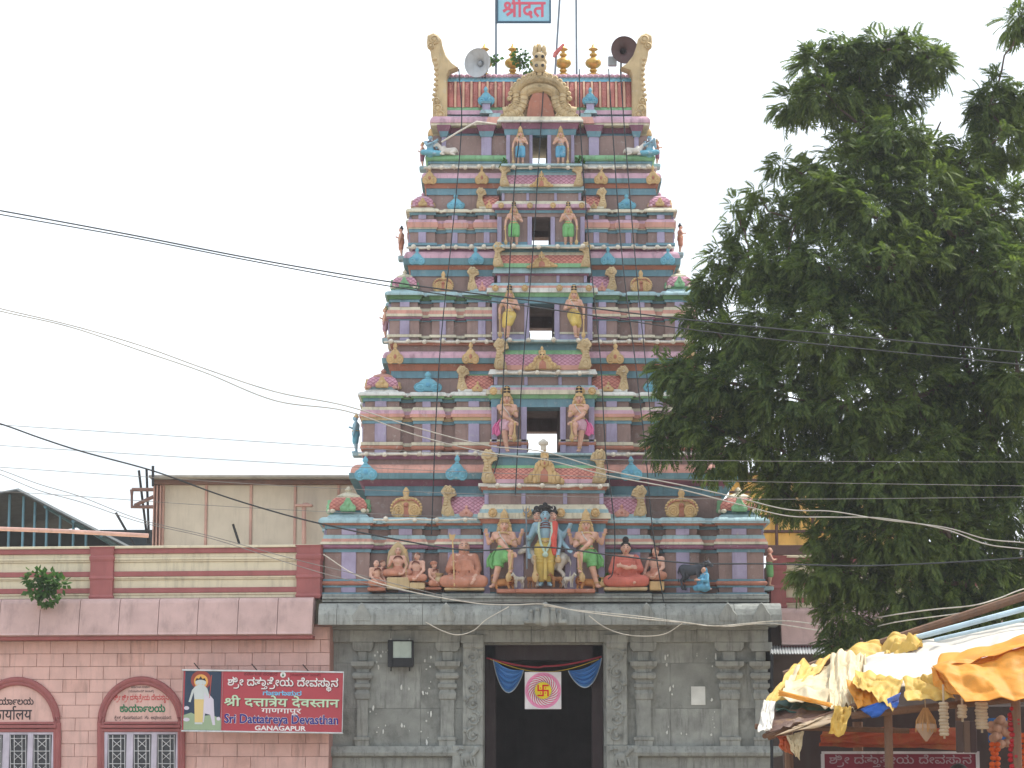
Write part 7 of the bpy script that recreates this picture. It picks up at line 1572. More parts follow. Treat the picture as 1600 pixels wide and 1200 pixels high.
# ================================================================== thin dusty air over the whole place
hz = MB(); hz.box(-610, 610, -90, 910, -1.2, 19.0)
ho = hz.build('haze', [bpy.data.materials.new('haze_air')]); ho['kind'] = 'stuff'
hm = ho.data.materials[0]; hm.use_nodes = True; hm.node_tree.nodes.clear()
pv = hm.node_tree.nodes.new('ShaderNodeVolumePrincipled'); pv.inputs['Color'].default_value = (.92, .95, 1, 1); pv.inputs['Density'].default_value = .0005; pv.inputs['Anisotropy'].default_value = .3
om = hm.node_tree.nodes.new('ShaderNodeOutputMaterial'); hm.node_tree.links.new(pv.outputs[0], om.inputs['Volume'])
GLY = {
 'd284': [[[243,40],[195,107],[447,258],[257,314],[76,202],[28,270],[183,354],[138,392],[110,428],[94,465],[89,503],[100,552],[132,594],[182,622],[247,632],[307,623],[356,596],[388,553],[399,500],[393,459],[376,422],[319,361],[423,330],[537,310],[537,551],[461,551],[461,622],[722,622],[722,551],[618,551],[618,0],[537,0],[537,234]],[[168,497],[185,446],[209,419],[248,393],[300,442],[318,500],[313,530],[298,550],[244,566],[192,549],[174,528]]],
 'd68': [[[-185,615],[-218,714],[-210,807],[-178,854],[-128,886],[-61,896],[-6,889],[39,868],[76,831],[108,778],[163,622],[273,622],[273,551],[170,551],[170,0],[89,0],[89,551],[0,551],[0,622],[87,622],[58,712],[28,776],[-8,813],[-57,825],[-92,819],[-118,800],[-134,771],[-139,733],[-129,672],[-105,615]]],
 'd42': [[[413,-58],[342,73],[245,71],[162,92],[92,140],[51,219],[50,313],[79,377],[139,426],[183,443],[290,456],[295,551],[0,551],[0,622],[534,622],[534,551],[376,551],[376,385],[327,385],[234,378],[173,355],[138,317],[126,262],[136,214],[166,174],[216,149],[312,141],[306,176],[311,206],[327,226],[349,236],[411,234],[438,216],[455,190],[457,134],[446,112],[410,86],[480,-24]]],
 'd40': [[[481,551],[481,0],[400,0],[400,328],[200,322],[150,299],[132,274],[126,237],[135,189],[163,142],[271,40],[217,-12],[96,109],[68,151],[51,195],[45,242],[48,275],[74,330],[125,373],[163,388],[272,399],[400,399],[400,551],[0,551],[0,622],[584,622],[584,551]]],
 'd521': [[[341,-12],[221,109],[176,195],[173,269],[210,329],[38,327],[38,399],[511,399],[511,551],[0,551],[0,622],[696,622],[696,551],[592,551],[592,0],[511,0],[511,328],[352,326],[320,322],[274,299],[257,274],[251,237],[260,189],[288,142],[395,40]]],
 'd66': [[[170,551],[170,0],[89,0],[89,551],[0,551],[0,622],[273,622],[273,551]]],
 'd269': [[[127,65],[80,132],[326,281],[254,358],[220,374],[153,378],[55,343],[27,417],[98,444],[179,456],[251,444],[283,427],[382,326],[382,551],[0,551],[0,622],[566,622],[566,551],[463,551],[463,0],[382,0],[382,234]]],
 'd75': [[[-169,615],[-210,740],[-256,804],[-283,818],[-315,823],[-385,809],[-409,882],[-318,896],[-268,890],[-224,870],[-187,836],[-154,784],[-94,615]]],
 'd51': [[[595,622],[595,551],[491,551],[491,0],[410,0],[410,179],[343,146],[301,136],[253,132],[172,147],[108,192],[62,263],[38,353],[92,369],[130,390],[152,418],[160,457],[157,484],[123,551],[0,551],[0,622]],[[129,301],[152,258],[180,228],[215,209],[259,203],[306,208],[380,247],[410,274],[410,551],[211,551],[233,498],[240,445],[212,355]]],
 'd57': [[[571,551],[467,551],[467,0],[387,0],[387,165],[324,132],[282,122],[182,123],[137,139],[99,164],[70,198],[52,238],[46,286],[60,362],[104,418],[170,452],[255,464],[342,457],[354,454],[349,381],[259,391],[204,384],[162,364],[136,331],[127,287],[135,243],[158,212],[193,194],[235,188],[283,194],[324,210],[387,260],[387,551],[0,551],[0,622],[571,622]]],
 'd215': [[[369,322],[478,332],[486,260],[337,253],[212,277],[167,253],[264,146],[380,42],[326,-12],[220,87],[99,222],[55,284],[40,340],[55,376],[75,389],[104,393],[148,382],[181,350],[210,398],[216,486],[201,551],[0,551],[0,622],[403,622],[403,551],[281,551],[297,486],[296,419],[277,356],[262,333]]],
 'd44': [[[0,622],[569,622],[569,551],[466,551],[466,0],[385,0],[385,298],[204,298],[204,244],[190,202],[153,188],[128,193],[77,232],[56,260],[37,318],[50,355],[69,366],[98,369],[385,369],[385,551],[0,551]]],
 'd27': [[[208,551],[208,234],[196,193],[160,178],[134,183],[81,222],[46,280],[41,308],[54,345],[73,356],[127,359],[127,551],[0,551],[0,622],[578,622],[578,551],[474,551],[474,0],[393,0],[393,551]]],
 'd39': [[[634,551],[634,0],[553,0],[553,551],[420,551],[420,321],[412,250],[385,198],[361,176],[294,149],[251,146],[170,161],[114,205],[88,263],[81,303],[79,551],[0,551],[0,622],[737,622],[737,551]],[[249,217],[293,225],[321,249],[336,288],[339,551],[160,551],[164,291],[190,237],[225,219]]],
 'd46': [[[479,551],[479,0],[398,0],[398,191],[335,159],[254,146],[216,149],[152,175],[106,223],[82,301],[79,551],[0,551],[0,622],[583,622],[583,551]],[[398,551],[160,551],[161,332],[167,282],[180,252],[220,223],[263,217],[302,222],[338,236],[398,280]]],
 'd70': [[[-63,-245],[-145,-266],[-240,-258],[-290,-228],[-322,-183],[-333,-126],[-322,-73],[-287,-29],[-233,1],[-162,11],[-92,4],[-31,-17],[22,-49],[68,-90],[145,-189],[83,-228],[28,-155],[-27,-101],[-87,-68],[-156,-57],[-201,-62],[-233,-76],[-252,-99],[-259,-128],[-253,-160],[-234,-181],[-178,-196],[-130,-190],[-88,-175]]],
 'd52': [[[395,42],[341,-12],[138,181],[75,256],[46,305],[44,358],[75,389],[127,390],[148,382],[181,349],[215,372],[238,399],[252,431],[255,491],[239,551],[0,551],[0,622],[424,622],[424,551],[320,551],[336,458],[330,407],[314,365],[254,300],[167,254],[272,146]]],
 'd25': [[[777,551],[452,551],[452,349],[505,386],[569,399],[628,389],[675,358],[706,307],[716,239],[712,192],[681,90],[651,39],[579,80],[620,154],[636,237],[631,278],[616,307],[593,324],[562,330],[508,312],[452,258],[452,0],[371,0],[371,174],[312,136],[272,122],[226,118],[138,137],[100,161],[71,194],[52,238],[46,290],[60,362],[101,417],[164,452],[244,464],[339,454],[333,381],[249,391],[198,384],[159,365],[135,334],[127,292],[135,246],[158,214],[190,194],[228,188],[270,193],[306,209],[371,260],[371,551],[0,551],[0,622],[777,622]]],
 'd181': [[[-190,615],[-226,688],[-240,762],[-229,821],[-196,862],[-146,888],[-85,896],[-26,890],[21,872],[-1,806],[-78,827],[-113,821],[-139,804],[-155,779],[-157,714],[-108,615]]],
 'd54': [[[0,551],[0,622],[693,622],[693,551],[589,551],[589,0],[508,0],[508,355],[470,353],[420,327],[375,262],[356,208],[279,232],[311,313],[238,350],[174,347],[148,330],[131,304],[131,234],[174,163],[309,40],[255,-12],[149,84],[73,176],[52,224],[45,275],[51,323],[70,362],[97,390],[168,422],[204,426],[284,412],[354,370],[419,412],[508,426],[508,551]]],
 'k54': [[[269,-12],[201,-7],[142,7],[95,31],[60,64],[38,106],[31,158],[38,206],[57,243],[87,270],[172,303],[297,328],[338,354],[347,376],[347,427],[324,459],[284,474],[229,474],[187,458],[169,429],[168,400],[180,367],[105,336],[88,377],[83,417],[102,468],[126,491],[160,508],[207,519],[267,523],[342,508],[375,489],[400,463],[416,431],[422,393],[417,348],[400,312],[375,285],[340,264],[146,215],[117,182],[113,158],[128,110],[178,78],[218,70],[339,73],[398,90],[445,118],[480,156],[502,206],[509,266],[504,323],[490,370],[468,408],[389,479],[393,501],[459,501],[501,471],[559,397],[588,311],[591,265],[582,184],[554,116],[508,61],[444,21],[365,-4]],[[31,474],[31,551],[428,552],[475,562],[506,592],[506,651],[474,714],[445,747],[510,790],[550,741],[587,655],[589,591],[571,539],[519,496],[435,476],[358,474],[249,487],[150,474]]],
 'k61': [[[119,311],[66,316],[-20,351],[-52,377],[-101,436],[-59,480],[0,423],[58,394],[112,385],[176,396],[214,432],[224,461],[227,507],[212,579],[171,628],[145,641],[88,642],[54,616],[50,595],[60,564],[84,549],[150,550],[182,564],[233,615],[264,569],[208,509],[148,482],[108,478],[43,490],[-7,526],[-21,555],[-26,590],[-16,637],[12,676],[58,703],[117,712],[170,705],[216,685],[253,653],[282,611],[299,561],[305,504],[299,443],[282,394],[254,357],[216,331],[171,316]]],
 'k122': [[[127,-57],[116,-131],[84,-191],[34,-237],[-33,-270],[-114,-290],[-208,-296],[-373,-275],[-353,-206],[-247,-223],[-94,-212],[-15,-178],[32,-124],[47,-55],[36,8],[9,60],[78,97],[117,17]]],
 'k74': [[[382,430],[377,389],[362,352],[337,322],[303,298],[260,283],[207,278],[156,284],[114,302],[56,349],[81,415],[144,360],[200,348],[246,354],[277,370],[295,396],[297,455],[284,476],[262,489],[232,493],[176,475],[151,453],[119,382],[121,262],[140,210],[171,164],[258,92],[313,64],[270,-12],[149,68],[102,120],[66,179],[44,246],[36,323],[42,392],[62,450],[93,498],[133,534],[181,556],[236,563],[279,559],[316,546],[344,526],[365,500]]],
 'k40': [[[216,-12],[146,2],[90,46],[54,118],[42,220],[46,280],[81,383],[112,426],[151,461],[197,487],[212,474],[42,474],[42,551],[512,551],[607,562],[638,592],[638,651],[606,714],[577,747],[642,790],[682,741],[706,696],[719,655],[721,591],[703,539],[682,516],[642,492],[583,477],[584,483],[624,456],[658,421],[686,379],[719,278],[723,220],[711,118],[674,46],[618,2],[545,-12],[505,-9],[441,14],[414,36],[366,104],[398,109],[374,64],[317,10],[285,-3]],[[227,67],[272,76],[308,102],[332,143],[344,195],[420,195],[433,137],[460,98],[497,75],[537,67],[580,76],[613,101],[634,147],[641,217],[637,268],[626,316],[579,399],[502,456],[451,471],[393,476],[318,471],[267,457],[224,434],[188,403],[140,322],[128,273],[124,219],[131,149],[151,102],[184,76]]],
 'k38': [[[308,-12],[187,4],[140,23],[101,50],[71,81],[37,158],[33,215],[39,259],[118,248],[114,209],[122,158],[152,112],[212,80],[307,67],[364,70],[446,95],[473,114],[504,159],[512,205],[506,249],[487,287],[450,314],[396,333],[326,332],[288,312],[288,277],[300,264],[349,254],[406,268],[440,305],[451,360],[446,396],[432,426],[410,449],[386,467],[338,486],[457,492],[486,468],[507,436],[520,399],[525,347],[517,300],[501,262],[448,209],[379,184],[285,188],[241,210],[213,245],[204,293],[208,322],[238,370],[266,388],[351,402],[420,395],[488,370],[534,335],[562,296],[578,253],[584,207],[568,116],[547,78],[517,46],[431,3]],[[39,474],[39,551],[419,552],[481,569],[502,604],[499,651],[467,714],[438,747],[503,790],[542,741],[580,655],[584,612],[576,566],[564,539],[516,497],[443,476]]],
 'k60': [[[407,241],[401,167],[382,104],[352,54],[310,18],[258,-5],[195,-12],[144,-7],[102,10],[68,35],[44,68],[29,106],[28,188],[57,246],[80,264],[135,279],[168,274],[192,260],[206,239],[211,212],[196,167],[178,154],[132,154],[114,165],[104,184],[100,210],[108,212],[97,170],[102,121],[118,90],[149,69],[196,62],[233,67],[264,82],[290,106],[309,141],[321,186],[322,294],[294,378],[269,410],[224,446],[160,467],[60,474],[-250,474],[-250,551],[79,551],[194,541],[239,528],[309,488],[367,418],[389,368]]],
 'k111': [[[101,-174],[98,-208],[74,-256],[23,-292],[-14,-304],[-118,-311],[-447,-311],[-447,-236],[-125,-236],[-152,-254],[-159,-237],[-170,-173],[-156,-116],[-112,-70],[-77,-56],[-34,-51],[24,-60],[66,-87],[92,-127]],[[-99,-185],[-92,-222],[-74,-258],[-109,-236],[-25,-233],[4,-222],[21,-204],[23,-154],[-8,-123],[-61,-124],[-82,-138],[-95,-159]]],
 'k67': [[[-509,474],[-509,551],[-215,553],[-150,570],[-122,598],[-112,632],[-118,688],[-137,716],[-167,734],[-204,740],[-240,734],[-270,718],[-289,694],[-295,646],[-324,688],[-289,693],[-250,682],[-236,650],[-240,630],[-252,614],[-292,602],[-323,608],[-344,626],[-359,681],[-354,712],[-318,768],[-286,790],[-247,804],[-199,809],[-150,804],[-108,788],[-75,762],[-50,728],[-35,687],[-33,605],[-55,545],[-97,506],[-148,484],[-214,475]]],
 'k48': [[[308,-12],[240,-6],[183,14],[137,44],[100,83],[54,177],[40,279],[48,356],[73,424],[113,482],[166,526],[231,554],[306,563],[375,556],[432,536],[478,506],[514,467],[541,422],[569,324],[572,276],[564,196],[539,126],[500,68],[447,24],[383,-3]],[[306,67],[358,73],[403,92],[440,122],[467,164],[484,216],[490,279],[485,336],[469,386],[443,427],[407,458],[361,478],[305,484],[256,478],[212,461],[174,432],[146,392],[128,340],[122,277],[128,214],[144,162],[171,121],[208,91],[253,73]],[[721,-12],[650,-2],[588,26],[534,70],[486,123],[538,177],[580,130],[623,96],[670,74],[722,67],[777,77],[817,106],[842,152],[850,210],[844,273],[824,330],[794,379],[752,421],[702,454],[644,477],[782,481],[864,412],[914,325],[928,273],[932,215],[922,134],[887,61],[859,31],[822,8],[776,-7]],[[1088,-12],[1017,-2],[956,26],[853,123],[904,177],[946,130],[990,96],[1037,74],[1091,67],[1144,77],[1184,106],[1209,152],[1217,210],[1211,276],[1192,333],[1162,382],[1076,460],[1021,488],[1064,565],[1128,528],[1185,482],[1232,428],[1268,365],[1291,294],[1299,215],[1293,153],[1276,98],[1247,52],[1206,18],[1154,-5]],[[923,612],[916,566],[903,539],[855,497],[782,476],[600,474],[600,551],[758,552],[807,562],[838,592],[838,651],[806,714],[777,747],[842,790],[882,741],[906,696]]],
 'k53': [[[226,-12],[173,-6],[126,10],[86,36],[56,72],[37,116],[31,167],[49,246],[71,278],[101,303],[138,319],[183,324],[231,318],[268,299],[292,270],[300,231],[287,172],[219,178],[222,229],[199,251],[152,249],[128,232],[113,206],[108,170],[116,129],[139,96],[178,74],[234,67],[294,76],[335,102],[360,143],[372,195],[448,195],[460,137],[488,98],[525,75],[570,67],[618,76],[648,104],[664,144],[670,191],[665,248],[650,300],[626,346],[559,421],[479,467],[438,477],[591,483],[678,407],[710,361],[747,256],[752,198],[746,132],[728,80],[699,39],[663,10],[622,-6],[531,-9],[464,17],[440,40],[396,101],[427,105],[372,32],[340,11],[269,-10]],[[31,474],[31,551],[541,551],[636,562],[667,592],[667,651],[635,714],[606,747],[671,790],[710,741],[748,655],[752,612],[744,566],[732,539],[684,497],[611,476],[559,474]]],
 'k56': [[[483,-12],[435,-7],[396,8],[364,31],[234,210],[182,229],[152,224],[130,208],[116,182],[111,148],[125,82],[162,17],[84,-14],[46,60],[35,103],[36,190],[74,260],[141,300],[181,305],[252,292],[304,253],[392,121],[434,80],[490,67],[534,76],[564,103],[582,144],[584,240],[544,335],[504,387],[572,435],[614,382],[644,327],[664,268],[670,203],[658,112],[621,44],[562,2]],[[341,315],[300,332],[283,374],[300,416],[341,433],[364,429],[382,416],[399,374],[382,332],[364,319]],[[32,474],[32,551],[504,552],[567,569],[588,604],[585,651],[553,714],[524,747],[589,790],[628,741],[666,655],[670,612],[662,566],[650,539],[601,497],[528,476]]],
 'k112': [[[-223,-368],[-286,-350],[-309,-328],[-324,-302],[-336,-238],[-329,-186],[-308,-141],[-274,-105],[-230,-78],[-175,-61],[-113,-55],[-50,-61],[4,-78],[48,-106],[82,-142],[102,-186],[109,-237],[98,-300],[83,-327],[62,-349],[33,-363],[-31,-366],[-77,-350],[-96,-334],[-128,-283],[-100,-286],[-130,-332],[-170,-359]],[[-212,-304],[-170,-288],[-147,-250],[-80,-250],[-56,-290],[-14,-304],[8,-300],[35,-269],[38,-240],[34,-206],[20,-177],[-30,-134],[-65,-123],[-118,-119],[-194,-134],[-246,-176],[-260,-204],[-265,-238],[-262,-268],[-251,-288]],[[-114,-236],[-143,-224],[-155,-195],[-143,-166],[-114,-154],[-84,-166],[-71,-195],[-84,-224]],[[-152,-458],[-147,-354],[-79,-354],[-74,-458]]],
 'k42': [[[483,-12],[435,-7],[396,8],[364,31],[234,210],[182,229],[152,224],[130,208],[116,182],[111,148],[125,82],[162,17],[84,-14],[46,60],[35,102],[36,189],[51,228],[74,260],[141,300],[181,305],[236,298],[279,276],[314,239],[411,97],[460,70],[492,67],[536,76],[566,104],[582,143],[587,190],[580,258],[558,320],[523,375],[478,420],[426,454],[367,474],[33,474],[33,551],[534,556],[577,580],[588,618],[572,682],[523,747],[588,790],[628,741],[665,655],[667,591],[649,539],[628,516],[568,484],[451,474],[508,483],[595,407],[627,361],[664,256],[669,198],[657,110],[620,44],[562,2]]],
 'k25': [[[326,476],[285,471],[251,456],[222,432],[199,401],[164,324],[144,198],[141,0],[50,0],[53,204],[80,342],[107,401],[146,450],[198,489],[215,474],[47,474],[47,551],[462,556],[506,580],[516,604],[513,651],[481,714],[452,747],[517,790],[556,741],[594,655],[594,576],[580,544],[532,498],[461,477],[467,481],[517,436],[552,384],[575,326],[596,198],[598,0],[507,0],[504,202],[496,277],[480,336],[453,394],[420,438],[379,467]]],
 'k37': [[[602,-12],[530,-1],[474,31],[437,82],[425,148],[434,204],[462,250],[505,282],[561,292],[609,286],[646,267],[669,238],[677,199],[664,140],[595,146],[602,170],[599,197],[590,211],[559,222],[536,218],[505,182],[507,116],[525,88],[557,69],[604,63],[642,68],[674,82],[702,106],[722,142],[736,191],[736,324],[722,378],[700,422],[669,456],[630,477],[583,484],[530,476],[490,450],[462,410],[447,357],[371,357],[356,414],[326,453],[284,476],[228,484],[180,478],[146,459],[126,430],[119,392],[134,342],[184,306],[267,298],[267,228],[174,222],[138,203],[114,161],[118,113],[132,87],[156,69],[193,63],[248,73],[300,105],[348,44],[314,21],[234,-8],[190,-12],[119,-2],[70,30],[41,76],[31,132],[34,164],[59,218],[111,259],[147,273],[145,249],[84,288],[63,313],[48,340],[37,402],[43,446],[60,484],[88,517],[125,542],[170,558],[223,563],[288,556],[342,536],[386,500],[425,447],[396,448],[418,484],[472,535],[506,550],[589,563],[658,553],[716,524],[762,478],[795,417],[815,342],[822,256],[809,149],[769,64],[738,32],[700,8],[655,-7]]],
 'k43': [[[226,-12],[173,-6],[126,10],[86,36],[56,72],[37,116],[31,167],[49,246],[71,278],[101,303],[138,319],[183,324],[231,318],[268,299],[292,270],[300,231],[287,172],[219,178],[222,229],[199,251],[152,249],[128,232],[113,206],[108,170],[116,129],[139,96],[178,74],[234,67],[294,76],[335,102],[360,143],[372,195],[448,195],[460,137],[488,98],[525,75],[570,67],[628,83],[647,102],[668,158],[666,237],[626,334],[586,387],[657,435],[698,382],[728,326],[746,266],[752,198],[746,132],[728,80],[699,39],[663,10],[622,-6],[531,-9],[464,17],[440,40],[396,101],[427,105],[372,32],[340,11],[269,-10]],[[401,297],[360,314],[344,355],[360,398],[401,415],[443,398],[456,379],[460,355],[443,314]],[[31,474],[31,551],[541,551],[636,562],[667,592],[667,651],[635,714],[606,747],[671,790],[710,741],[748,655],[752,612],[744,566],[732,539],[684,497],[611,476],[559,474]]],
 'k63': [[[116,-12],[45,-2],[-17,26],[-71,70],[-119,123],[-68,177],[-26,130],[18,96],[65,74],[119,67],[172,77],[212,106],[237,152],[245,210],[239,276],[220,333],[190,382],[104,460],[49,488],[92,565],[156,528],[213,482],[260,428],[296,365],[319,294],[327,215],[321,153],[304,98],[275,52],[234,18],[181,-5]]],
 'k49': [[[326,-12],[249,-4],[180,19],[123,57],[79,110],[51,176],[42,255],[58,356],[76,397],[132,463],[168,488],[186,474],[42,474],[42,551],[444,552],[493,562],[518,580],[529,618],[525,651],[493,714],[464,747],[529,790],[568,741],[606,655],[608,591],[590,539],[538,494],[496,480],[491,488],[556,432],[596,356],[610,255],[602,182],[576,117],[535,63],[478,22],[409,-3]],[[327,69],[389,76],[440,96],[478,128],[506,170],[522,218],[528,272],[521,332],[502,382],[470,423],[430,452],[382,470],[328,476],[270,470],[220,450],[179,420],[149,380],[130,330],[124,272],[138,186],[180,122],[244,82]]],
 'k23': [[[283,-12],[218,-6],[162,11],[118,39],[85,76],[65,120],[58,172],[68,232],[100,282],[124,303],[152,321],[166,307],[36,306],[36,375],[244,375],[262,396],[270,424],[253,475],[298,487],[333,475],[345,448],[348,408],[336,375],[539,375],[539,306],[405,308],[420,318],[447,304],[490,263],[513,207],[510,122],[490,77],[458,40],[412,12],[354,-6]],[[287,66],[356,75],[402,100],[427,139],[436,184],[432,219],[398,273],[369,291],[287,306],[241,302],[174,272],[154,248],[138,184],[147,136],[175,98],[222,74]],[[36,474],[36,551],[380,552],[442,569],[463,604],[460,651],[428,714],[399,747],[464,790],[504,741],[528,696],[541,655],[543,591],[525,539],[504,516],[477,497],[404,476]]],
 'k93': [[[552,474],[192,471],[166,465],[131,444],[116,414],[116,373],[149,332],[192,318],[380,315],[380,238],[192,234],[168,227],[134,202],[122,160],[138,110],[180,86],[208,81],[248,79],[248,0],[233,0],[124,19],[96,35],[55,82],[40,152],[48,202],[74,244],[119,276],[124,268],[58,322],[38,360],[35,434],[58,484],[98,520],[186,546],[552,551]]],
 'k51': [[[375,-12],[275,-2],[192,29],[125,78],[76,142],[47,220],[37,308],[43,382],[62,444],[93,494],[134,532],[185,555],[242,563],[319,547],[347,528],[368,501],[381,468],[385,429],[366,352],[308,298],[264,283],[191,279],[153,287],[108,309],[118,380],[188,349],[252,354],[283,370],[301,396],[307,427],[289,476],[268,489],[242,493],[180,475],[154,451],[133,416],[120,368],[115,306],[122,244],[145,187],[182,138],[234,101],[299,77],[378,69],[456,75],[520,94],[572,125],[610,166],[632,219],[640,281],[630,347],[600,404],[553,451],[492,491],[538,565],[615,512],[674,448],[710,371],[722,281],[713,204],[686,134],[641,75],[574,28],[486,-2]]],
 'k128': [[[-235,-319],[-291,-311],[-336,-286],[-366,-246],[-376,-196],[-368,-152],[-346,-117],[-311,-94],[-266,-87],[-229,-92],[-202,-106],[-184,-128],[-178,-158],[-187,-202],[-245,-197],[-244,-165],[-258,-150],[-285,-150],[-307,-171],[-305,-221],[-290,-240],[-265,-251],[-232,-255],[-183,-246],[-152,-218],[-138,-177],[-72,-177],[-66,-210],[-52,-234],[-31,-250],[-1,-255],[44,-240],[61,-209],[60,-151],[50,-122],[14,-71],[74,-34],[111,-169],[106,-222],[90,-271],[56,-306],[30,-316],[-28,-317],[-86,-289],[-111,-257],[-100,-253],[-161,-305]],[[79,-392],[96,-314],[94,-236],[80,-165],[48,-96],[74,-34],[104,-78],[141,-167],[159,-298],[148,-403]]],
 'k64': [[[90,-12],[29,-3],[-25,23],[-119,113],[-68,168],[-28,123],[10,92],[48,73],[90,67],[129,73],[154,92],[169,120],[174,156],[166,296],[174,394],[198,452],[237,500],[288,534],[348,556],[417,563],[486,557],[546,538],[595,507],[636,468],[668,419],[690,364],[704,303],[708,238],[702,165],[683,103],[652,54],[611,18],[559,-5],[497,-12],[445,-7],[402,10],[369,35],[344,68],[325,148],[340,221],[380,264],[436,279],[469,274],[492,260],[507,239],[512,212],[496,167],[479,154],[457,150],[416,165],[401,210],[409,212],[397,155],[403,121],[420,90],[450,69],[497,62],[534,67],[566,82],[592,107],[622,184],[620,300],[604,358],[576,410],[536,450],[484,476],[419,485],[370,480],[328,465],[294,440],[268,407],[253,365],[248,284],[256,155],[250,101],[232,58],[204,27],[170,5]]],
 'k417': [[[72,57],[76,88],[90,108],[133,124],[178,108],[191,88],[196,57],[191,25],[178,4],[133,-12],[90,4],[76,25]]],
 'k9': [[[421,69],[521,76],[602,96],[664,131],[708,180],[735,246],[744,328],[741,371],[717,442],[696,468],[669,484],[635,489],[592,472],[576,451],[571,419],[574,395],[602,354],[679,312],[679,241],[373,241],[373,317],[552,317],[521,350],[500,390],[493,438],[497,468],[528,524],[556,544],[591,558],[634,563],[690,556],[738,533],[776,497],[804,450],[820,394],[826,330],[814,221],[778,134],[719,69],[640,24],[540,-3],[423,-12],[306,-2],[209,30],[134,79],[80,144],[48,222],[37,311],[44,386],[64,448],[96,497],[138,534],[187,556],[242,563],[318,547],[368,501],[381,468],[385,429],[366,352],[308,298],[264,283],[212,278],[178,281],[120,301],[63,348],[87,414],[130,372],[177,351],[252,354],[283,370],[301,395],[307,426],[289,476],[268,489],[242,493],[190,481],[150,446],[125,390],[117,315],[134,222],[156,180],[187,144],[228,113],[281,89],[345,74]]],
 'k44': [[[226,-12],[173,-6],[126,10],[86,36],[56,72],[37,116],[31,167],[49,246],[71,278],[101,303],[138,319],[183,324],[231,318],[268,299],[292,270],[300,231],[287,172],[219,178],[222,229],[199,251],[152,249],[128,232],[113,206],[108,170],[116,129],[139,96],[178,74],[234,67],[294,76],[335,102],[360,143],[372,195],[448,195],[460,137],[488,98],[525,75],[570,67],[628,83],[647,102],[668,158],[666,237],[626,334],[586,387],[657,435],[698,382],[728,326],[746,266],[752,198],[746,132],[728,80],[699,39],[663,10],[622,-6],[531,-9],[464,17],[440,40],[396,101],[427,105],[372,32],[340,11],[269,-10]],[[364,-144],[372,15],[449,15],[457,-144]],[[401,297],[360,314],[344,355],[360,398],[401,415],[443,398],[456,379],[460,355],[443,314]],[[31,474],[31,551],[541,551],[636,562],[667,592],[667,651],[635,714],[606,747],[671,790],[710,741],[748,655],[752,612],[744,566],[732,539],[684,497],[611,476],[559,474]]],
 'k30': [[[561,-12],[505,-5],[458,14],[417,50],[380,104],[411,104],[360,34],[298,-2],[218,-12],[166,-7],[124,10],[91,34],[54,100],[53,176],[66,210],[113,268],[248,368],[265,392],[271,422],[263,458],[238,482],[190,490],[153,485],[127,472],[112,450],[108,406],[127,363],[57,332],[28,406],[30,465],[67,523],[98,544],[140,558],[191,563],[246,558],[288,542],[318,518],[348,456],[347,389],[318,331],[154,201],[137,174],[131,141],[138,107],[157,84],[186,71],[223,67],[281,76],[322,102],[347,143],[358,195],[434,195],[447,137],[476,98],[515,75],[561,67],[609,74],[640,94],[657,122],[663,155],[652,210],[620,257],[691,303],[730,234],[741,194],[740,106],[726,67],[701,34],[666,9],[619,-7]],[[517,311],[463,316],[416,330],[376,352],[317,408],[278,469],[316,511],[367,450],[417,412],[465,392],[510,385],[549,390],[580,404],[599,428],[604,486],[587,540],[665,563],[687,468],[682,422],[667,384],[643,352],[610,330],[568,316]]],
 'k33': [[[243,-12],[161,2],[96,46],[72,78],[44,163],[46,284],[65,344],[95,394],[136,432],[185,456],[243,464],[281,460],[342,431],[362,407],[379,342],[374,305],[360,273],[338,246],[306,226],[265,213],[167,214],[97,252],[74,274],[94,340],[135,300],[167,284],[250,283],[279,295],[296,314],[297,362],[284,380],[241,394],[203,388],[172,369],[132,303],[120,205],[130,138],[143,115],[159,96],[202,74],[253,67],[311,76],[352,104],[379,145],[394,195],[471,195],[484,137],[513,98],[552,75],[597,67],[644,74],[676,95],[693,126],[699,162],[694,199],[659,258],[600,297],[566,307],[634,352],[716,303],[765,237],[781,156],[770,89],[738,36],[682,0],[602,-12],[526,0],[495,15],[441,66],[417,102],[450,103],[420,64],[360,13],[326,-2]],[[189,412],[142,434],[110,465],[91,501],[89,566],[121,616],[152,634],[248,653],[256,575],[186,562],[169,546],[169,504],[184,485],[246,458]],[[498,306],[498,381],[622,387],[659,406],[675,430],[675,492],[658,520],[626,544],[570,560],[598,636],[670,611],[722,573],[752,524],[762,469],[756,426],[737,383],[704,346],[653,320],[595,306]]],
 'k411': [[[49,218],[54,324],[69,426],[94,526],[130,620],[176,710],[232,793],[317,793],[261,701],[216,608],[182,514],[158,418],[143,319],[138,217],[149,63],[181,-84],[237,-227],[318,-368],[232,-368],[151,-240],[94,-96],[60,58]]],
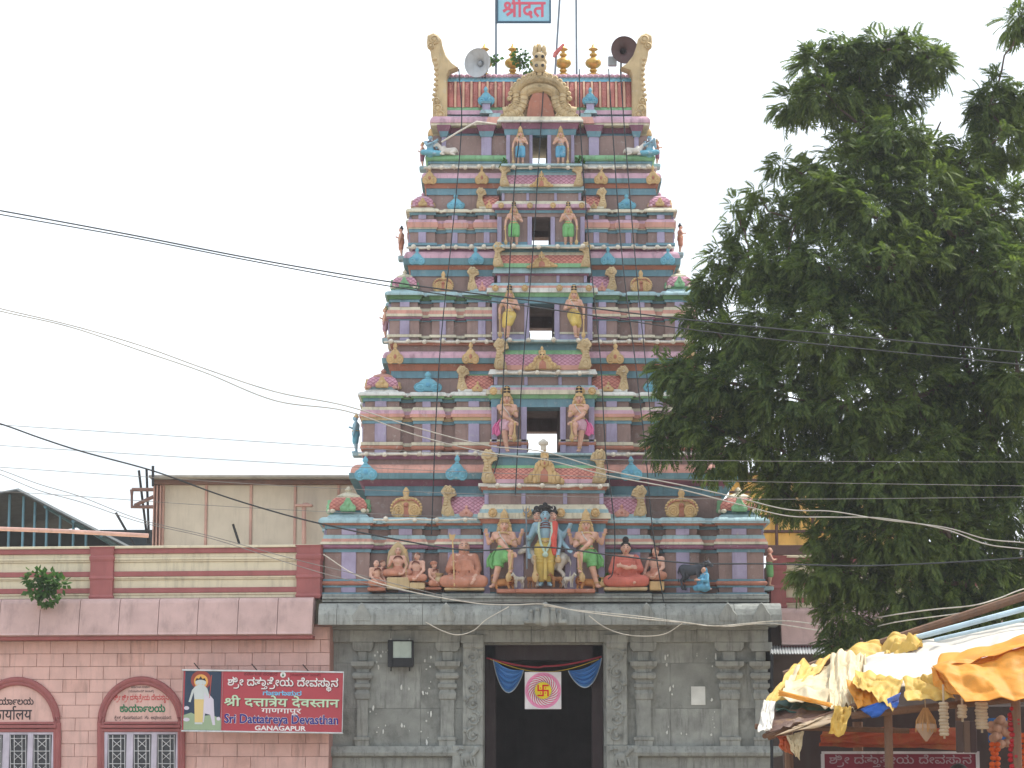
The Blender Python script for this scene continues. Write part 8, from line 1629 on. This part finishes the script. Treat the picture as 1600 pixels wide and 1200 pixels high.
 'k47': [[[226,-12],[173,-6],[126,10],[86,36],[56,72],[37,116],[31,167],[49,246],[71,278],[101,303],[138,319],[183,324],[231,318],[268,299],[292,270],[300,231],[287,172],[219,178],[222,229],[199,251],[152,249],[128,232],[112,206],[107,170],[115,129],[138,96],[178,74],[234,67],[294,76],[335,102],[360,143],[372,195],[448,195],[460,137],[488,98],[525,75],[570,67],[618,76],[648,104],[664,144],[670,191],[665,248],[650,300],[626,346],[559,421],[479,467],[438,477],[591,483],[678,407],[710,361],[747,256],[752,198],[746,132],[728,80],[699,39],[663,10],[622,-6],[531,-9],[464,17],[440,40],[396,101],[427,105],[372,32],[340,11],[269,-10]],[[31,474],[31,551],[541,551],[636,562],[667,592],[667,651],[635,714],[606,747],[671,790],[710,741],[748,655],[752,612],[744,566],[732,539],[684,497],[611,476],[559,474]],[[908,-12],[837,-2],[775,26],[721,70],[673,123],[724,177],[766,130],[810,96],[857,74],[911,67],[964,77],[1004,106],[1029,152],[1037,210],[1031,276],[1012,333],[982,382],[896,460],[841,488],[884,565],[948,528],[1005,482],[1052,428],[1088,365],[1111,294],[1119,215],[1113,153],[1096,98],[1067,52],[1026,18],[973,-5]]],
 'k11': [[[321,-12],[261,-7],[212,8],[176,31],[150,62],[134,98],[129,140],[141,198],[178,244],[236,272],[315,282],[370,278],[465,246],[542,185],[602,103],[624,58],[653,-39],[570,-55],[524,80],[486,134],[440,174],[383,200],[315,209],[270,204],[237,191],[217,170],[210,141],[217,109],[238,84],[273,68],[394,68],[450,84],[496,109],[560,181],[588,273],[592,324],[584,396],[562,446],[526,474],[480,484],[440,476],[408,452],[385,416],[373,368],[294,368],[281,418],[258,454],[225,477],[186,484],[151,479],[127,464],[113,442],[109,394],[125,343],[49,319],[33,362],[26,419],[31,460],[47,496],[72,524],[103,546],[140,559],[180,563],[250,552],[304,514],[327,484],[349,446],[318,441],[342,486],[397,540],[427,554],[488,563],[548,554],[596,528],[631,488],[656,438],[674,324],[653,201],[636,160],[580,84],[514,38],[460,12],[396,-6]]],
 'k24': [[[594,-12],[550,-8],[470,22],[274,162],[230,181],[180,187],[145,182],[122,169],[108,150],[104,128],[122,84],[149,68],[240,68],[282,82],[315,104],[342,132],[362,168],[376,208],[386,300],[382,356],[369,402],[348,440],[321,468],[287,485],[248,491],[184,474],[165,450],[158,415],[162,388],[182,364],[160,354],[174,407],[192,420],[237,420],[254,408],[269,365],[264,339],[250,318],[226,305],[194,300],[153,307],[118,330],[94,366],[86,416],[92,460],[108,496],[166,546],[205,559],[247,563],[315,554],[370,528],[413,488],[444,436],[462,374],[465,248],[439,151],[416,110],[371,55],[318,18],[256,-5],[189,-12],[122,-3],[69,24],[35,69],[24,130],[40,191],[92,238],[131,252],[221,254],[292,234],[353,200],[504,92],[564,70],[596,67],[654,78],[696,112],[722,165],[730,234],[722,307],[697,372],[658,428],[606,477],[542,518],[470,551],[513,629],[595,588],[668,537],[728,476],[774,406],[802,325],[812,235],[806,168],[788,109],[759,59],[717,20],[662,-4]]],
 'k412': [[[334,207],[329,101],[314,-2],[288,-101],[252,-196],[207,-285],[150,-368],[66,-368],[122,-276],[166,-184],[201,-89],[226,8],[245,208],[234,362],[202,510],[146,652],[65,793],[150,793],[231,665],[288,522],[323,367]]],
}
TXT = {
 'd1': [["d284",0],["d68",707],["d42",966],["d40",1486]],
 'd2': [["d284",0],["d68",707],["d42",1266],["d521",1786],["d66",2467],["d269",2726],["d75",3278],["d51",3278],["d42",4158],["d75",4678],["d57",4678],["d215",5234],["d40",5623],["d66",6193],["d44",6452]],
 'd3': [["d27",0],["d66",563],["d39",822],["d27",1545],["d66",2108],["d46",2367],["d70",2935],["d52",2935]],
 'd4': [["d25",0],["d66",762],["d51",1021],["d66",1601],["d181",1860],["d54",1860],["d51",2538]],
 'k1': [["k54",0],["k61",630],["k122",957],["k74",1091],["k40",1799],["k38",2564],["k60",3186],["k111",3635],["k38",3700],["k67",4322],["k122",4322],["k74",4456],["k48",4864],["k40",6500],["k67",7265],["k74",7265],["k53",7673],["k56",8467],["k60",9176],["k112",9625],["k42",9688]],
 'k2': [["k25",0],["k60",648],["k37",1097],["k25",1961],["k60",2609],["k43",3058],["k63",3850],["k49",4214]],
 'k3': [["k54",0],["k61",630],["k122",957],["k74",1091],["k54",1799],["k61",2429],["k122",2756],["k74",2890],["k40",3598],["k38",4363],["k60",4985],["k111",5434],["k38",5499],["k67",6121],["k122",6121],["k74",6255],["k48",6663],["k40",8299],["k67",9064],["k74",9064],["k53",9472],["k56",10266],["k60",10975],["k112",11424],["k42",11487]],
 'k4': [["k23",0],["k60",574],["k48",1023],["k60",2359],["k93",2808],["k51",3375],["k48",4134]],
 'k5': [["k23",0],["k67",574],["k128",574],["k74",673],["k38",1081],["k122",1703],["k25",2137],["k60",2785],["k37",3234],["k25",4098],["k60",4746],["k43",5195],["k64",5987],["k49",6733],["k417",7384],["k38",7952],["k60",8574],["k417",9023],["k9",9591],["k44",10454],["k30",11246],["k51",12021],["k43",12780],["k64",13572],["k49",14318],["k417",14969]],
 'k6': [["k23",0],["k42",574],["k60",1285],["k93",1734],["k33",2301],["k23",3116],["k56",3990],["k49",4699],["k23",5350],["k60",5924],["k49",6373]],
 'k7': [["k411",0],["k47",383],["k63",1539],["k30",1903],["k49",2678],["k60",3329],["k48",3778],["k61",5114],["k11",5741],["k51",6452],["k60",7211],["k24",7660],["k67",8509],["k412",8509]],
}
# ================================================================== lettering (glyph outlines above)
def poly_area(c): return sum(a[0] * b[1] - b[0] * a[1] for a, b in zip(c, c[1:] + c[:1])) / 2
def inside(p, c):
    r = False; x, y = p
    for (xa, ya), (xb, yb) in zip(c, c[1:] + c[:1]):
        if (ya > y) != (yb > y) and x < xa + (y - ya) / (yb - ya) * (xb - xa): r = not r
    return r
def fill_mesh(contours, bold):
    cu = bpy.data.curves.new('g', 'CURVE'); cu.dimensions = '2D'; cu.fill_mode = 'BOTH'; cu.offset = bold; cu.resolution_u = 1
    for c in contours:
        sp = cu.splines.new('POLY'); sp.points.add(len(c) - 1)
        for p, q in zip(sp.points, c): p.co = (q[0], q[1], 0, 1)
        sp.use_cyclic_u = True
    ob = bpy.data.objects.new('g', cu); me = ob.to_mesh(); V = [tuple(v.co) for v in me.vertices]; F = [tuple(p.vertices) for p in me.polygons]
    ob.to_mesh_clear(); bpy.data.objects.remove(ob); bpy.data.curves.remove(cu); return V, F
GC = {}
def glyph(g, bold):
    k = (g, bold)
    if k not in GC:
        cs = [[tuple(p) for p in c] for c in GLY[g] if len(c) > 2]; big = max(cs, key=lambda c: abs(poly_area(c))); sg = 1 if poly_area(big) > 0 else -1
        outer = [c for c in cs if poly_area(c) * sg > 0]; holes = [c for c in cs if poly_area(c) * sg <= 0]
        out = []
        for c in outer:
            hs = [h for h in holes if inside(h[0], c)]
            out.append(fill_mesh([c] + hs, bold))
        GC[k] = out
    return GC[k]
def lettering(key, x0, x1, z0, y, m, parent, bold=0.0, vs=1.0, name='lettering', dy=0.0):
    """lay a shaped text run along +x from x0 to x1 on the plane y, baseline z0"""
    run = TXT[key]; xs = [p[0] + ox for g, ox in run for c in GLY[g] for p in c]; a, b = min(xs), max(xs); s = (x1 - x0) / (b - a)
    mb = MB(); n = 0
    for g, ox in run:
        for V, F in glyph(g, bold):
            n += 1; yy = y - .0006 * (n % 4) - dy
            mb._add([(x0 + (v[0] + ox - a) * s, yy, z0 + v[1] * s * vs) for v in V], F)
    return mb.build(name, m, parent)
def roman(txt, x0, x1, z0, y, m, parent, bold=0.0, vs=1.0, name='lettering'):
    cu = bpy.data.curves.new('t', 'FONT'); cu.body = txt; cu.offset = bold; cu.resolution_u = 3
    ob = bpy.data.objects.new('t', cu); COL.objects.link(ob); bpy.context.view_layer.update(); me = ob.to_mesh()
    V = [tuple(v.co) for v in me.vertices]; F = [tuple(p.vertices) for p in me.polygons]; ob.to_mesh_clear(); bpy.data.objects.remove(ob); bpy.data.curves.remove(cu)
    a, b = min(v[0] for v in V), max(v[0] for v in V); s = (x1 - x0) / (b - a); mb = MB(); mb._add([(x0 + (v[0] - a) * s, y, z0 + v[1] * s * vs) for v in V], F)
    return mb.build(name, m, parent)
def flat(name, rgb): return mat('print_' + name, rgb, rough=.5, var=.04, dirt=.06, bump=0)
# ---- signboard on the office wall
Yb_ = -.62
sb = wthing('temple_signboard', 'red trilingual temple signboard with a deity picture on the pink wall', 'signboard', P(410, 1146, Yb_)); sb.rotation_euler = (0, R(.8), 0)
q = lambda px, py: (P(px, py, Yb_).x, Z(py, Yb_))
def rect(name, l, r, t, b, m, dy, parent=sb, th=.004):
    mb = MB(); a = q(l, b); c = q(r, t); mb.box(a[0], c[0], Yb_ - dy, Yb_ - dy + th, a[1], c[1]); return mb.build(name, m, parent)
rect('board', 284, 535, 1048.5, 1144, flat('red', (172, 70, 80)), 0, th=.05)
for l, r, t, b in ((283, 536, 1047.5, 1050), (283, 536, 1142.5, 1145), (283, 285, 1050, 1142.5), (534, 536, 1050, 1142.5), (345.5, 347, 1050, 1142.5)):
    mb = MB(); a = q(l, b); c = q(r, t); mb.cbox(a[0], c[0], Yb_ - .02, Yb_ + .055, a[1], c[1], .006); mb.build('frame_bar', mat('aluminium', (200, 204, 206), rough=.4, metal=.4), sb)
tx = lambda key, l, r, base, m, bold=0, vs=1.0, k=1: lettering(key, P(l, base, Yb_).x, P(r, base, Yb_).x, Z(base, Yb_), Yb_ - .004 - .003 * k, m, sb, bold, vs)
W_ = flat('white', (226, 222, 222)); LB = flat('lightblue', (110, 190, 230)); PG = flat('palegreen', (190, 214, 184)); NB = flat('navy', (48, 44, 130)); SH = flat('shadow', (96, 24, 36))
tx('k1', 356, 528, 1072.3, SH, 34, 1.0, 0); tx('k1', 355, 527, 1071.5, W_, 16, 1.0)
tx('k2', 410, 470, 1086, LB, 24, .72)
tx('d2', 351, 529.6, 1104.2, SH, 26, .72, 0); tx('d2', 350, 529, 1103.5, PG, 20, .72)
tx('d3', 408, 470, 1114, W_, 14, .62)
for bo, k, m in ((.045, .004, W_), (.022, .008, NB)): roman('Sri Dattatreya Devasthan', P(350, 1130, Yb_).x, P(528, 1130, Yb_).x, Z(1130, Yb_), Yb_ - k, m, sb, bo, 1.12)
roman('GANAGAPUR', P(398, 1141, Yb_).x, P(478, 1141, Yb_).x, Z(1141, Yb_), Yb_ - .005, W_, sb, .03, .78)
tx('k6', 380, 432, 1055.5, SH, 0, .9); tx('k7', 452, 500, 1055.5, SH, 0, .9)
mb = MB(); p = P(441, 1054, Yb_); mb.lathe([(.055, 0), (.055, .004)], (p.x, Yb_ - .003, p.z), 16, axis='y'); mb.build('emblem', W_, sb)
mb = MB(); mb.plate([(p.x - .025, p.z - .03), (p.x + .025, p.z - .03), (p.x, p.z + .035)], Yb_ - .010, Yb_ - .008); mb.build('emblem_leaf', flat('emgreen', (60, 120, 80)), sb)
# picture panel
pic = rect('picture', 286.5, 345, 1050, 1142.5, flat('night', (46, 62, 84)), .003)
def blob(name, pts, m, k):
    mb = MB(); mb.plate([(P(a, b, Yb_).x, Z(b, Yb_)) for a, b in pts][::-1], Yb_ - .006 - .002 * k, Yb_ - .005 - .002 * k, 0); return mb.build(name, m, pic)
def oval(name, cx_, cy_, rx, ry, m, k, n=20): return blob(name, [(cx_ + rx * math.cos(2 * math.pi * i / n), cy_ + ry * math.sin(2 * math.pi * i / n)) for i in range(n)], m, k)
blob('meadow', [(286.5, 1142), (345, 1142), (345, 1124), (330, 1118), (312, 1121), (298, 1115), (286.5, 1119)], flat('meadow', (150, 170, 140)), 0)
oval('halo', 313, 1064, 16, 15, flat('halo1', (150, 70, 60)), 0); oval('halo', 313, 1066, 11, 11, flat('halo2', (226, 170, 90)), 1)
cowc = flat('piccow', (206, 200, 214)); skc = flat('picskin', (196, 204, 204))
blob('cow', [(318, 1082), (326, 1086), (333, 1094), (334, 1112), (336, 1134), (332, 1134), (328, 1118), (320, 1116), (318, 1130), (314, 1130), (315, 1100)], cowc, 1)
oval('dog', 291, 1126, 5, 3, cowc, 1); oval('dog', 341, 1124, 3, 3, cowc, 1); oval('dog', 291, 1108, 4, 3, cowc, 1)
blob('figure', [(304, 1074), (309, 1071), (317, 1071), (323, 1077), (327, 1090), (322, 1089), (319, 1082), (318, 1096), (316, 1133), (304, 1133), (303, 1094), (302, 1083), (297, 1099), (294, 1098), (299, 1080)], skc, 2)
blob('yellow_cloth', [(303, 1094), (318, 1094), (316.5, 1130), (304, 1130)], flat('piccloth', (214, 190, 130)), 3)
oval('face', 312.5, 1067, 4, 4.6, skc, 3); oval('face', 307, 1067.5, 3, 4, skc, 2); oval('face', 318, 1067.5, 3, 4, skc, 2)
blob('hair', [(304, 1066), (306, 1061), (310, 1062), (312.5, 1058), (315, 1062), (319, 1061), (321, 1066), (316, 1063.5), (309, 1063.5)], flat('pichair', (40, 36, 40)), 4)
blob('trident', [(326, 1092), (327, 1092), (330, 1056), (329, 1056)], flat('picstaff', (190, 90, 80)), 2)
for px in (310, 400, 480): mb = MB(); mb.tube([P(px, 1150 if px == 1 else 1047, Yb_), P(px - 8, 1038, -.10)], .012, 6); mb.build('tie_wire', blk, sb)
for px in (300, 410, 515): mb = MB(); mb.cbox(P(px, 1100, Yb_).x - .02, P(px, 1100, Yb_).x + .02, Yb_ + .05, .35, Z(1130, Yb_), Z(1127, Yb_), .004); mb.build('bracket', blk, sb)
# ---- painted lettering over the office windows
Yt = YL - .034
def wl(key, l, r, base, m, bold=0, vs=1.0): return lettering(key, P(l, base, Yt).x, P(r, base, Yt).x, Z(base, Yt), Yt, m, office, bold, vs)
BKp = flat('blackpaint', (58, 48, 52)); RDp = flat('redpaint', (196, 62, 66)); GNp = flat('greenpaint', (44, 116, 80))
wl('k6', 200, 229, 1074, BKp, 6, 1.0); wl('k7', 196, 236, 1080.5, BKp, 6, .95)
wl('k3', 172, 260, 1093, RDp, 10, 1.55); wl('k4', 182, 254, 1111.5, GNp, 34, 1.1); wl('k5', 173, 265, 1123, BKp, 6, 1.15)
wl('k4', -26, 43, 1099.5, BKp, 24, 1.1); wl('d4', -24, 40, 1123, BKp, 14, 1.15)
# ---- blue board hung between the roof masts
Yf_ = YR + .45
fb = wthing('roof_nameboard', 'pale blue name board with red lettering hung between masts above the tower', 'signboard', P(818, 36, Yf_))
mb = MB(); a = P(777, 35, Yf_); c = P(860, -34, Yf_); mb.box(a.x, c.x, Yf_, Yf_ + .03, a.z, c.z); mb.build('board', flat('paleblue', (150, 196, 214)), fb)
for l, r, t, b in ((776, 861, -36, -33), (776, 861, 33, 36), (776, 778.5, -33, 33), (858.5, 861, -33, 33)):
    mb = MB(); a = P(l, b, Yf_); c = P(r, t, Yf_); mb.cbox(a.x, c.x, Yf_ - .02, Yf_ + .04, a.z, Z(t, Yf_), .006); mb.build('frame_bar', mat('board_frame', (70, 96, 116)), fb)
lettering('d1', P(786, 26, Yf_).x, P(852, 26, Yf_).x, Z(26, Yf_), Yf_ - .004, flat('roofred', (206, 92, 112)), fb, 22, 1.15)

lettering('k1', P(1296, 1192, Yn).x, P(1518, 1192, Yn).x, Z(1193, Yn), Yn - .004, flat('bannerwhite', (150, 132, 140)), sbn, 10, .8)
